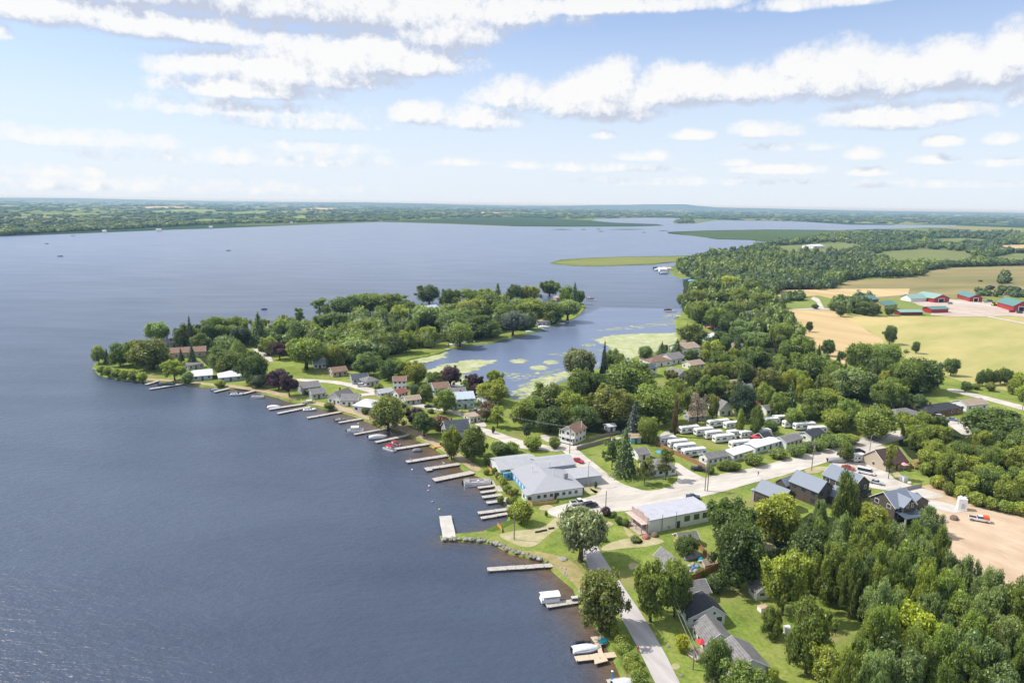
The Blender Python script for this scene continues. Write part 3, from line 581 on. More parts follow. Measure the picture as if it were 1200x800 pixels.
def house(name, label, cat, A, B, D, h, roof, rise, wall, roofk, lm=None, group=None, nf=3, ns=2, nb=0, door=True, chim=False, rf=.5, o=.4, z=LZ, back=0, winh=1.15, L=None, wdark=False, storeys=None, garage=False):
    a, rz, L_ = frame_of(A, B); L = L or L_
    t = thing(name, a, rz, label, cat, group, lm)
    t.location.z = z - .02
    s = scale_at(a); near = s > 1.9
    W = MB(); hs = h
    if roof == 'gx': W.extrude([(0, 0), (D, 0), (D, h), (D * rf, h + rise), (0, h)], 0, L, 'x')
    elif roof == 'gy': W.extrude([(0, 0), (L, 0), (L, h), (L * rf, h + rise), (0, h)], 0, D, 'y')
    elif roof == 'shed': W.extrude([(0, 0), (D, 0), (D, h + rise), (0, h)], 0, L, 'x')
    else: W.box(0, L, 0, D, 0, h)
    obj('wall', W, t, wallm(wall))
    R = MB()
    if roof == 'gx': R.extrude(roof_profile(D, h, rise, o, rf=rf), -o, L + o, 'x')
    elif roof == 'gy': R.extrude(roof_profile(L, h, rise, o, rf=rf), -o, D + o, 'y')
    elif roof == 'shed':
        sl = rise / D; R.extrude([(-o, h - o * sl), (D + o, h + rise + o * sl), (D + o, h + rise + o * sl + .18), (-o, h - o * sl + .18)], -o, L + o, 'x')
    elif roof == 'hip':
        k = min(L, D) / 2; x0, x1, y0, y1 = -o, L + o, -o, D + o
        if L >= D: r1, r2 = (k, D / 2), (L - k, D / 2)
        else: r1, r2 = (L / 2, k), (L / 2, D - k)
        if abs(r1[0] - r2[0]) < .05 and abs(r1[1] - r2[1]) < .05: r2 = (r1[0] + .1, r1[1] + .1)
        v = [(x0, y0, h), (x1, y0, h), (x1, y1, h), (x0, y1, h), (*r1, h + rise), (*r2, h + rise), (x0, y0, h - .15), (x1, y0, h - .15), (x1, y1, h - .15), (x0, y1, h - .15)]
        fs = [(0, 1, 5, 4), (1, 2, 5), (2, 3, 4, 5), (3, 0, 4)] if L >= D else [(0, 1, 4), (1, 2, 5, 4), (2, 3, 5), (3, 0, 4, 5)]
        R.add(v, fs + [(6, 7, 1, 0), (7, 8, 2, 1), (8, 9, 3, 2), (9, 6, 0, 3), (9, 8, 7, 6)])
    else:
        R.box(-o * .5, L + o * .5, -o * .5, D + o * .5, h + .003, h + .25)
    r = obj('roof', R, t, roofm(roofk))
    if near and roof in ('gx', 'gy'):
        if roof == 'gx':
            for x in (-o - .05, L + o + .002): tb = MB(); tb.extrude([(u, zz + .02 if i > 2 else zz + .03) for i, (u, zz) in enumerate(roof_profile(D, h, rise, o, rf=rf))], x, x + .05, 'x'); obj('fascia', tb, t, dark_trim() if wdark else frame_m())
        else:
            for y in (-o - .05, D + o + .002): tb = MB(); tb.extrude([(u, zz + .02 if i > 2 else zz + .03) for i, (u, zz) in enumerate(roof_profile(L, h, rise, o, rf=rf))], y, y + .05, 'y'); obj('fascia', tb, t, dark_trim() if wdark else frame_m())
    st = storeys or (2 if h > 4.4 else 1)
    for k in range(st):
        zc = 1.55 + k * 2.65
        if h < 2.3: zc = h * .6
        for i in range(nf):
            u = L * (i + .5) / nf
            if k == 0 and door and i == nf // 2: continue
            window(t, 'f', u, zc, min(1.3, L / max(1, nf) * .5), winh if h > 2.3 else .7, L, D, near, wdark)
        for sd in ('l', 'r'):
            for i in range(ns): window(t, sd, D * (i + .5) / ns, zc, min(1.1, D / max(1, ns) * .45), winh if h > 2.3 else .7, L, D, near, wdark)
    if door:
        u = L * (nf // 2 + .5) / max(nf, 1); d = obj('door', MB().box(u - .5, u + .5, -.07, .01, .05, 2.1), t, mat('brown_door', (.13, .07, .05), .6, .15, 4))
        if near: obj('handle', MB().box(u + .3, u + .4, -.12, -.07, 1, 1.1), d, mat('brass', (.5, .35, .12), .3, .1, 5, 1))
    if garage:
        obj('garage_door', MB().box(L * .55, L * .55 + 2.6, -.07, .01, .05, 2.15), t, frame_m())
    if chim:
        c = MB().box(L * .3, L * .3 + .6, D * .5 + .2, D * .5 + .8, h, h + rise + 1.0); c.box(L * .3 - .06, L * .3 + .66, D * .5 + .14, D * .5 + .86, h + rise + 1.002, h + rise + 1.12)
        obj('chimney', c, r, mat('red_brick', (.27, .11, .075), .85, .25, 5))
    return t, L
def extra_block(t, name, x0, x1, y0, y1, h, rise, axis, wall, roofk, z0=0, wins=(), o=.3, near=True, wdark=False):
    """an attached wing or porch: its own wall and roof under the same house"""
    L, D = x1 - x0, y1 - y0
    W = MB(); R = MB()
    if axis == 'x':
        W.extrude([(y0, z0), (y1, z0), (y1, h), ((y0 + y1) / 2, h + rise), (y0, h)], x0, x1, 'x'); R.extrude([(u + y0, z) for u, z in roof_profile(D, h, rise, o)], x0 - o, x1 + o, 'x')
    elif axis == 'y':
        W.extrude([(x0, z0), (x1, z0), (x1, h), ((x0 + x1) / 2, h + rise), (x0, h)], y0, y1, 'y'); R.extrude([(u + x0, z) for u, z in roof_profile(L, h, rise, o)], y0 - o, y1 + o, 'y')
    else:
        W.box(x0, x1, y0, y1, z0, h); R.box(x0 - o, x1 + o, y0 - o, y1 + o, h + .003, h + .22)
    w = obj(name, W, t, wallm(wall)); obj(name + '_roof', R, t, roofm(roofk))
    for (sd, u, z, ww, hh) in wins:
        b = MB(); fb = MB()
        if sd == 'f': b.box(u - ww / 2, u + ww / 2, y0 - .09, y0 - .06, z - hh / 2, z + hh / 2); fb.box(u - ww / 2 - .12, u + ww / 2 + .12, y0 - .06, y0 + .02, z - hh / 2 - .12, z + hh / 2 + .12)
        elif sd == 'l': b.box(x0 - .09, x0 - .06, u - ww / 2, u + ww / 2, z - hh / 2, z + hh / 2); fb.box(x0 - .06, x0 + .02, u - ww / 2 - .12, u + ww / 2 + .12, z - hh / 2 - .12, z + hh / 2 + .12)
        else: b.box(x1 + .06, x1 + .09, u - ww / 2, u + ww / 2, z - hh / 2, z + hh / 2); fb.box(x1 - .02, x1 + .06, u - ww / 2 - .12, u + ww / 2 + .12, z - hh / 2 - .12, z + hh / 2 + .12)
        f = obj('window', fb, t, dark_trim() if wdark else frame_m()); obj('pane', b, f, glassm())
    return w
# --- the four cottages by the lake road
house('cottage', 'small white cottage with a mottled grey roof beside the brown board fence', 'house', (806,708.7), (831,704), 5.5, 2.5, 'gx', 1.8, 'white', 'grey', 'the mottled grey roofed cottage', nf=2, ns=1)
t, L = house('cottage', 'white cottage under a steep charcoal roof with a round gable window', 'house', (808,735.3), (849,731), 5.8, 2.7, 'gy', 2.3, 'white', 'dark', 'the charcoal roofed cottage', nf=3, ns=2, rf=.62)
ow = obj('round_window', MB().tube((L * .68, -.02, 3.2), (L * .68, -.08, 3.2), .45, n=16), t, frame_m()); obj('pane', MB().tube((L * .68, -.075, 3.2), (L * .68, -.1, 3.2), .34, n=16), ow, glassm())
house('cottage', 'white cottage with a pale grey gable roof and a small red front deck', 'house', (826.4,765), (858,761.5), 6.3, 2.5, 'gy', 2.0, 'white', 'grey', 'the cottage with the red deck', nf=2, ns=3, rf=.48, door=False)
house('cottage', 'white cottage with a dark grey gable roof, lowest of the lakeside row', 'house', (857,799), (899,793), 7.2, 2.6, 'gy', 2.2, 'white', 'grey', 'the lowest lakeside cottage', nf=2, ns=2, door=False)
house('garden_shed', 'tall white shed with grey gable roof standing alone on the back lawn', 'shed', (886,703.4), (899,702), 3.6, 2.3, 'gy', 1.1, 'white', 'grey', 'the white garden shed', nf=1, ns=1, door=False)
def crate(label, A, w, d, h, lidk, lm=None):
    a = G(*A); t = thing('storage_box', a, .3, label, 'storage box', None, lm)
    obj('box', MB().box(-w / 2, w / 2, -d / 2, d / 2, 0, h, .97), t, frame_m()); obj('lid', MB().box(-w / 2 - .08, w / 2 + .08, -d / 2 - .08, d / 2 + .08, h + .003, h + .14, .9), t, mat('lid_' + lidk, {'pink': (.55, .38, .30), 'white': (.75, .75, .73)}[lidk], .6, .15, 2))
crate('white deck box with a pinkish lid on the back lawn', (894,715), 2.2, 1.5, 1.0, 'pink'); crate('plain white storage box half under a tree on the back lawn', (923,742), 1.4, 1.4, 1.6, 'white')
crate('white storage box among weeds by the grey yard house', (776,651), 1.8, 1.4, 1.3, 'white'); crate('small white hut box on the dirt beside the play yard', (1059,563), 2.2, 1.8, 1.5, 'white')
# --- fenced yard
house('yard_house', 'narrow grey house with a plain side beside the fenced yard', 'house', (790,683), (807,679), 9, 3.0, 'gy', 2.0, 'grey', 'grey', 'the grey yard house', nf=1, ns=2, door=False)
house('garden_shed', 'grey roofed shed with an ochre gable above the fenced yard', 'shed', (797,642), (818,639.5), 4, 2.2, 'gx', 1.3, 'yellow', 'grey', 'the ochre gabled shed', nf=2, ns=1, door=False)
def fence(name, label, pts, h, m, cat='fence', group=None, lm=None, post=2.4, slat=True, z=LZ):
    P = [G(x, y, z) for x, y in pts]; o0 = P[0].copy(); t = thing(name, o0, 0, label, cat, group, lm)
    for i in range(len(P) - 1):
        a, b = P[i] - o0, P[i + 1] - o0; d = (b - a); Ln = d.length; d.normalize(); n = Vector((-d.y, d.x, 0)) * .03
        pm = MB()
        k = max(1, int(Ln / .3)) if slat else 1
        for j in range(k):
            q0 = a + d * (Ln * j / k + .01); q1 = a + d * (Ln * (j + 1) / k - .01); hh = h * random.uniform(.97, 1.0)
            pm.add([q0 - n, q1 - n, q1 + n, q0 + n] + [v + Vector((0, 0, hh)) for v in (q0 - n, q1 - n, q1 + n, q0 + n)], [(0, 3, 2, 1), (4, 5, 6, 7), (0, 1, 5, 4), (1, 2, 6, 5), (2, 3, 7, 6), (3, 0, 4, 7)])
        obj('board_panel', pm, t, m)
        for j in range(int(Ln / post) + 1):
            q = a + d * min(Ln, j * post) + n * 3; obj('post', MB().box(q.x - .06, q.x + .06, q.y - .06, q.y + .06, 0, h + .12), t, m)
    return t
FW = mat('fence_boards', (.33, .17, .09), .85, .25, 3); FWg = mat('weathered_boards', (.27, .24, .20), .9, .2, 3); FWo = mat('orange_netting', (.65, .30, .06), .8, .2, 3); FWy = mat('honey_boards', (.50, .33, .12), .8, .2, 3)
fence('board_fence', 'reddish brown board fence boxing in the cluttered back yard', [(818.5,642),(840.5,667),(807,683)], 1.9, FW, lm='the fenced back yard')
def lump(name, label, cat, c, size, m, rz=0, seed=0, group=None, lm=None):
    """covered or heaped thing: a sagging rounded body"""
    rr = random.Random(seed); rings = []
    lx, ly, lz = size
    for i in range(9):
        u = -1 + 2 * i / 8; k = (1 - abs(u) ** 3.2) ** .5 if abs(u) < 1 else .0; k = max(k, .12); ring = []
        for j in range(10):
            a = PI * j / 9; ring.append((u * lx / 2, math.cos(a) * ly / 2 * k * rr.uniform(.93, 1.05), max(0, math.sin(a)) ** .7 * lz * k * rr.uniform(.92, 1.05)))
        rings.append(ring)
    o = obj(name, MB().loft(rings), None, m); o.data.shade_smooth(); o.location = c; o.rotation_euler = (0, 0, rz); tag(o, label, cat, group, lm); return o
lump('covered_boat', 'grey tarpaulin covered boat stored inside the fenced yard', 'boat', G(812,654), (6, 2.3, 1.7), mat('grey_tarp', (.20, .20, .22), .55, .25, 1.5), .35, 1)
lump('tarp_heap', 'bright teal tarpaulin heap in the fenced yard', 'tarp', G(821,657), (1.8, 1.4, 1.1), mat('teal_tarp', (.02, .38, .48), .5, .2, 2), .5, 2)
lump('tarp_heap', 'blue plastic heap by the fence in the back yard', 'tarp', G(813,667), (1.3, 1.0, .9), mat('blue_tarp', (.04, .22, .55), .5, .2, 2), .2, 3)
for i, (x, y, k) in enumerate(((807,664,'pale'),(812,661.5,'buff'),(817,664,'chalky'),(808,670,'slate blue'),(815,669.5,'faded'))):
    lump('junk_pile', k + ' heap of odds and ends among the clutter inside the fenced yard', 'junk pile', G(x, y), (1.6, 1.2, .7), mat('junk' + str(i % 3), ((.5, .45, .4), (.35, .30, .25), (.16, .24, .36))[i % 3], .8, .4, 3), i, 20 + i)
house('garden_shed', 'small tan roofed shed in the corner of the fenced yard', 'shed', (826,668), (838,665), 2.2, 1.6, 'gx', .7, 'tan', 'tan', None, nf=1, ns=0, door=False)
# --- long white building at the corner
t, L = house('shop_building', 'long low white building with a flat white roof beside the road junction', 'building', (760,625), (833,610.5), 9.2, 4.0, 'flat', 0, 'white', 'lav', 'the long white building', nf=0, ns=0, door=False)
for u, w_ in ((L * .60, 1.7), (L * .755, 1.7), (L * .90, 1.7)): window(t, 'f', u, 2.5, w_, 1.5, L, 9.2, True, True)
obj('door', MB().box(L * .44, L * .44 + 1.1, -.07, .01, .05, 2.2), t, dark_trim())
for u in (.2, .42): obj('vent_pipe', MB().tube((L * u, -.18, .4), (L * u, -.18, 5.4), .07, n=6), t, dark_trim())
obj('gas_meter', MB().box(L * .3, L * .3 + .5, -.4, -.05, .7, 1.3), t, mat('meter_grey', (.3, .3, .3), .6, .1, 3))
obj('shopfront', MB().extrude([(.4, 0), (9.0, 0), (9.0, 4.9), (6.2, 4.9), (6.2, 5.3), (3, 5.3), (3, 4.9), (.4, 4.9)], -.25, -.06, 'x'), t, ribbed('pink_boards', (.55, .42, .36), .8, .25, 'Z', .2, 0, .3))
for k in range(3): obj('shop_window', MB().box(-.32, -.24, 1.2 + k * 2.7, 2.9 + k * 2.7, .8, 2.4), t, glassm())
obj('porch_roof', MB().extrude([(0.1, 3.0), (9.3, 3.0), (9.3, 3.15), (0.1, 3.15)], -2.4, -.33, 'x'), t, mat('pink_gravel_roof', (.52, .42, .38), .9, .3, 3))
for k in range(4): obj('porch_post', MB().box(-2.35, -2.2, .3 + k * 2.85, .45 + k * 2.85, 0, 2.99), t, mat('weathered_boards', (.27, .24, .20)))
obj('porch_deck', MB().box(-3.2, -.3, 0, 9.3, 0, .25), t, mat('deck_boards', (.45, .36, .29), .85, .2, 3))
# --- grey roofed waterfront restaurant
A = (624,588); B = (682,580); a, rz, L = frame_of(A, B)
t = thing('waterfront_building', a, rz, 'sprawling waterfront building of several wings under grey metal roofs', 'building', None, 'the sprawling waterfront building')
Dm = 21.0
obj('wall', MB().extrude([(0, 0), (L, 0), (L, 3.0), (L * .5, 3.02), (0, 3.0)], 0, Dm, 'y'), t, wallm('metalgrey'))
o_ = .5; hp = 9.5; rr_ = 1.6
R = MB().add([(-o_, -o_, 3), (L + o_, -o_, 3), (L + o_, Dm, 3), (-o_, Dm, 3), (L * .5, hp, 3 + rr_), (L * .5, Dm, 3 + rr_), (-o_, -o_, 2.8), (L + o_, -o_, 2.8), (L + o_, Dm, 2.8), (-o_, Dm, 2.8)],
             [(0, 1, 4), (1, 2, 5, 4), (3, 0, 4, 5), (2, 3, 5), (6, 7, 1, 0), (7, 8, 2, 1), (9, 6, 0, 3), (8, 9, 3, 2), (9, 8, 7, 6)])
obj('roof', R, t, ribbed('grey_steel_roof', (.36, .36, .38), .55, .5, 'X', .05, 0, .12))
obj('front_wall', MB().box(-.1, L + .1, -.12, -.003, 0, 2.79), t, WHITE())
nb_ = len(t.children)
for k in range(7): window(t, 'f', L * (.12 + k * .125), 1.6, 1.1, 1.1, L, Dm, True)
for q in t.children[nb_:]: q.location.y = -.115
obj('door', MB().box(L * .43, L * .43 + 1.0, -.26, -.205, .05, 2.2), t, dark_trim())
mu = obj('mural_panel', MB().box(-.12, -.003, 4.5, 19.5, .3, 2.7), t, mat('blue_mural', (.02, .24, .62), .6, .5, .4, col2=(.22, .50, .80)))
for k in range(5): obj('mural_window', MB().box(-.17, -.12, 5.6 + k * 2.8, 6.6 + k * 2.8, 1.0, 2.2), mu, frame_m())
extra_block(t, 'corner_bay', -2.2, -.13, -.2, 4.2, 2.6, .001, None, 'white', 'lgrey', wins=[('f', -1.1, 1.5, 1.2, 1.2), ('l', 2, 1.5, 1.2, 1.2)])
extra_block(t, 'rear_wing', -4.0, 10.5, Dm + .01, Dm + 12, 3.2, 1.6, 'x', 'white', 'lgrey', wins=[('l', Dm + 3.5, 1.7, 1.2, 1.2)])
extra_block(t, 'upper_wing', 8.9, 22.5, Dm - 4.5, Dm + 5.5, 4.1, 1.5, 'x', 'metalgrey', 'lgrey')
extra_block(t, 'flat_annex', L + .52, L + 10.5, 7.0, 15.5, 2.9, .001, None, 'metalgrey', 'lgrey')
obj('blue_shed_bay', MB().box(-3.2, -.2, 19.6, 21.5, 0, 2.5), t, mat('sky_blue_boards', (.16, .42, .66), .6, .2, 2))
for (x, y) in ((L * .62, 9), (L * .3, 14), (L * .7, 16)): obj('roof_vent', MB().tube((x, y, 4.3), (x, y, 6.6), .16, n=8), t, frame_m())
obj('rooftop_unit', MB().box(L * .78, L * .78 + 1.3, 6, 7.2, 4.0, 5.6), t, mat('meter_grey', (.3, .3, .3)))
fence('board_fence', 'honey coloured board fence around the waterfront patio', [(618,589),(624,592.5),(651,589.5),(653,585)], 1.1, FWy)
fence('netting_fence', 'orange netting fence running along the marina bank', [(571,548),(580,556),(587,566),(592,575),(598,584)], 1.0, FWo, post=1.6, slat=False)
fence('netting_fence', 'short orange netting stub above the grassy breakwater', [(583,616),(587,620),(588,624)], 1.0, FWo, post=1.6, slat=False)
# --- dark new houses
t, L = house('new_house', 'dark brown house with a blue grey steel roof and stone porch pillars, nearest the lake', 'house', (884,588), (915,601), 7.2, 4.3, 'gx', 2.6, 'brown', 'metal', 'the westernmost dark house', nf=3, ns=2, wdark=True, storeys=1)
extra_block(t, 'porch_pillar', -1.6, -.6, .4, 1.4, 3.6, .001, None, 'stone', 'lgrey')
t, L = house('new_house', 'dark brown two storey house with steel roof, second of the new row', 'house', (924,580), (957,594), 7.4, 5.2, 'gx', 2.9, 'brown', 'metal', 'the second dark house', nf=3, ns=2, wdark=True)
extra_block(t, 'side_wing', -4.6, -.4, -1.0, 4.0, 3.4, 1.8, 'y', 'brown', 'metal', wins=[('f', -2.5, 1.7, 1.4, 1.5)], wdark=True)
t, L = house('new_house', 'dark brown two storey house with white edged balcony under its gable', 'house', (963,573), (998,588), 8.2, 5.4, 'gx', 3.0, 'brown', 'metal', 'the dark house with the balcony', nf=3, ns=2)
obj('balcony', MB().box(L + .03, L + 1.6, 1.0, 7.2, 2.6, 2.8).box(L + 1.5, L + 1.6, 1.0, 7.2, 2.8, 3.7), t, dark_trim())
for y in (1.1, 7.0): obj('porch_pillar', MB().box(L + 1.2, L + 1.7, y - .25, y + .25, 0, 2.59), t, mat('fieldstone', (.36, .33, .29)))
extra_block(t, 'front_wing', L * .68, L * .68 + 7.2, -7.6, -.45, 2.9, 2.3, 'x', 'brown', 'metal', wins=[('f', L * .68 + 3, 1.5, 1.2, 1.2), ('r', -4, 1.5, 1.2, 1.2)])
t, L = house('new_house', 'dark brown gabled house with a cross gable and porch beside the bare lot', 'house', (1019,597), (1047,611), 8.6, 4.6, 'gy', 3.3, 'brown', 'metal', 'the dark house by the bare lot', nf=2, ns=2)
extra_block(t, 'cross_gable', L * .5, L + 1.2, 2.0, 7.2, 5.0, 2.3, 'x', 'brown', 'metal', z0=2.6, wins=[('r', 3.7, 5.2, .8, 1.3), ('r', 5.6, 5.2, .8, 1.3)])
R = MB().add([(L + .1, .2, 3.4), (L + 4.0, .2, 2.6), (L + 4.0, 8.4, 2.6), (L + .1, 8.4, 3.4), (L + .1, .2, 3.25), (L + 4.0, .2, 2.45), (L + 4.0, 8.4, 2.45), (L + .1, 8.4, 3.25)], [(0, 1, 2, 3), (7, 6, 5, 4), (4, 5, 1, 0), (5, 6, 2, 1), (6, 7, 3, 2), (7, 4, 0, 3)])
obj('porch_roof', R, t, ribbed('dark_steel_roof', (.09, .12, .16), .4, .45, 'X', .08, 0, .2))
for y in (.6, 4.2, 8.0): obj('porch_pillar', MB().box(L + 3.3, L + 3.8, y - .25, y + .25, 0, 2.44), t, mat('fieldstone', (.36, .33, .29)))
extra_block(t, 'garage_wing', -1.5, 6.0, 11.0, 18.0, 3.0, 1.9, 'x', 'brown', 'metal')
house('garden_shed', 'little dark shed with a steel roof on the edge of the bare lot', 'shed', (1069,597), (1081,592), 4.5, 2.3, 'gx', 1.2, 'brown', 'metal', None, nf=1, ns=1)
fence('retaining_wall', 'long grey block retaining wall at the top of the bare lot', [(1055,576.5),(1068,573.5),(1080,571)], 1.5, mat('block_wall', (.33, .32, .31), .9, .15, 2), 'wall', slat=False, post=40)
fence('garden_wall', 'low pale garden wall in front of the dark house by the bare lot', [(1030,609),(1041,617),(1062,617)], .7, mat('pale_block', (.6, .57, .52), .9, .1, 2), 'wall', slat=False, post=40)
# --- chocolate roof house
t, L = house('barn_house', 'beige house with a big chocolate brown roof sloping to a porch', 'house', (1037.5,553), (1063,548.5), 10.5, 2.7, 'gx', 4.0, 'tan', 'choc', 'the chocolate roofed house', nf=3, ns=1, chim=False)
# --- ranch houses
house('ranch_house', 'long red brick bungalow with a charcoal roof beside the wide drive', 'house', (1087,490), (1128,484), 9, 2.8, 'hip', 1.9, 'brick', 'dark', 'the red brick bungalow', nf=5, ns=2, chim=True)
house('ranch_house', 'white bungalow with a tan roof beyond the red brick one', 'house', (1132,482), (1157,479.5), 8, 2.8, 'gx', 1.8, 'white', 'tan', 'the tan roofed bungalow', nf=3, ns=2)
house('ranch_house', 'low grey hip roofed bungalow among trees near the brick one', 'house', (1050,494.5), (1079,490.5), 9, 2.6, 'hip', 1.9, 'white', 'grey', 'the grey hip roofed bungalow', nf=4, ns=2)
house('garden_shed', 'grey garage with a low gable beside the grey hip roofed bungalow', 'garage', (1034,497), (1046,494), 6, 2.4, 'gx', 1.3, 'grey', 'grey', None, nf=1, ns=1, garage=True)
house('garden_shed', 'tiny cream shed with a reddish roof at the edge of the wood', 'shed', (1041,480), (1048,479.3), 3, 2.2, 'gy', 1, 'cream', 'tan', None, nf=1, ns=0)
house('garden_shed', 'dark cabin half hidden under trees near the gravel road bend', 'shed', (986,506), (997,503.5), 5, 2.4, 'gx', 1.5, 'grey', 'dark', None, nf=1, ns=1)
# --- white house with balconies
t, L = house('village_house', 'tall white house with front balconies and a brown gable roof', 'house', (657,516.8), (673.5,521), 8.4, 5.0, 'gy', 2.0, 'cream', 'brown', 'the white house with balconies', nf=3, ns=3)
for zb in (.5, 2.7): obj('balcony', MB().box(.1, L - .1, -1.7, -.03, zb, zb + .15).box(.1, L - .1, -1.7, -1.6, zb + .15, zb + .95), t, frame_m())
for u in (.2, L / 2, L - .3): obj('porch_post', MB().box(u, u + .15, -1.55, -1.4, 0, 5.2), t, frame_m())
obj('flue', MB().tube((L * .9, 6, 5), (L * .9, 6, 8.4), .14, n=8), t, frame_m())
house('village_house', 'low house with a brown hip roof deep among trees by the bay', 'house', (632,487), (652,485), 9, 2.7, 'hip', 2.0, 'tan', 'brown', 'the brown hip roofed house by the bay', nf=3, ns=2)
house('garage', 'long grey green shed roof beneath the trees by the bay house', 'garage', (624,497), (642,494), 5, 2.4, 'gx', 1.2, 'grey', 'grey', None, nf=2, ns=1, door=False)
house('garden_shed', 'white hut with a dark doorway behind the white house with balconies', 'shed', (712,506), (721,505), 3.2, 2.3, 'gx', .7, 'white', 'white', None, nf=1, ns=1)
house('garden_shed', 'tan roofed shed with teal doors at the head of the board fence', 'shed', (739.5,520), (751,519.5), 4.2, 2.5, 'shed', .5, 'teal', 'tan', 'the teal shed', nf=0, ns=1, door=True)
house('garden_shed', 'dark container shed standing beside the teal one', 'shed', (752,519.3), (757,518), 4, 2.4, 'flat', 0, 'brown', 'dark', None, nf=0, ns=0, door=False)
fence('board_fence', 'rust brown board fence along the edge of the trailer park', [(756.5,516),(770,522),(790,532),(810,541),(826,549)], 1.7, FW, lm='the rust brown fence')
fence('board_fence', 'weathered grey board fence behind the white house with balconies', [(690,517),(706,512.5),(726,508)], 1.5, FWg)
fence('board_fence', 'weathered board fence on the near side of the grassy lane', [(676,527.5),(692,523),(716,516.5)], 1.6, FWg)
house('bungalow', 'grey roofed bungalow hidden behind two ragged pines at the junction', 'house', (763,559), (792,556), 9.5, 2.6, 'hip', 2.0, 'white', 'grey', 'the bungalow behind the pines', nf=4, ns=2)
house('garden_shed', 'small grey roofed garage behind the bungalow at the junction', 'garage', (748,540), (761,538), 6, 2.4, 'gx', 1.4, 'white', 'grey', None, nf=1, ns=1)
house('cottage', 'white cottage with a steep grey gable behind the trailer park', 'house', (843,487.5), (858,486), 9, 3.2, 'gy', 3.4, 'white', 'grey', 'the steep gabled white cottage', nf=2, ns=2, chim=True)
house('cottage', 'low brownish cottage under the dead grey tree', 'house', (808,494), (827,492.5), 6, 2.3, 'gx', 1.4, 'grey', 'tan', None, nf=3, ns=1)
for i, (A, B, D, rk, lb) in enumerate((((829,545.5),(853,541.5),5,'grey','white mobile home with a grey roof at the end of the rust brown fence'), ((859,541),(882,534),5,'white','mobile home with a bare white roof between shrubs and the road'), ((885,532),(913,524),5,'white','longest white roofed mobile home facing the gravel road'), ((921,526),(940,520.5),6,'grey','white gabled mobile home with a grey roof behind round shrubs'), ((950,519),(966,514),6,'dark','white gabled mobile home with a charcoal roof near the road bend'))):
    house('mobile_home', lb, 'mobile home', A, B, D, 2.7, 'gx', 1.2 if i not in (1, 2) else .5, 'white', rk, 'the mobile home ' + ('with the grey roof', 'with the white roof', 'with the long white roof', 'behind round shrubs', 'with the charcoal roof')[i], 'mobile homes along the gravel road', nf=4, ns=1)
house('garden_shed', 'dark grey tent like shelter between the trailers', 'shelter', (895,520), (905,518), 5, 2.4, 'gx', 1.4, 'brown', 'dark', None, nf=1, ns=0, door=False)
house('cottage', 'white cottage with blue details behind the big dark trees', 'house', (898,487), (911,485), 6, 2.6, 'gx', 1.5, 'white', 'grey', 'the white cottage with blue details', nf=3, ns=1)
house('cottage', 'small cottage with a pale red roof beside the white one with blue details', 'house', (888,481), (898,479.5), 6, 2.4, 'gx', 1.3, 'white', 'red', None, nf=2, ns=1)
house('cottage', 'grey roof glimpsed in the wood above the trailer park', 'house', (876,461), (889,459.5), 7, 2.6, 'gx', 1.5, 'tan', 'grey', None, nf=2, ns=1)
house('cottage', 'orange roofed cottage glimpsed in the wood above the trailer park', 'house', (859,456), (871,454.5), 7, 2.6, 'gx', 1.5, 'tan', 'tan', None, nf=2, ns=1)
house('cottage', 'pinkish roof peeping between dark trees below the tan field', 'house', (1028,448), (1046,446), 7, 2.6, 'gx', 1.7, 'white', 'red', None, nf=2, ns=1)
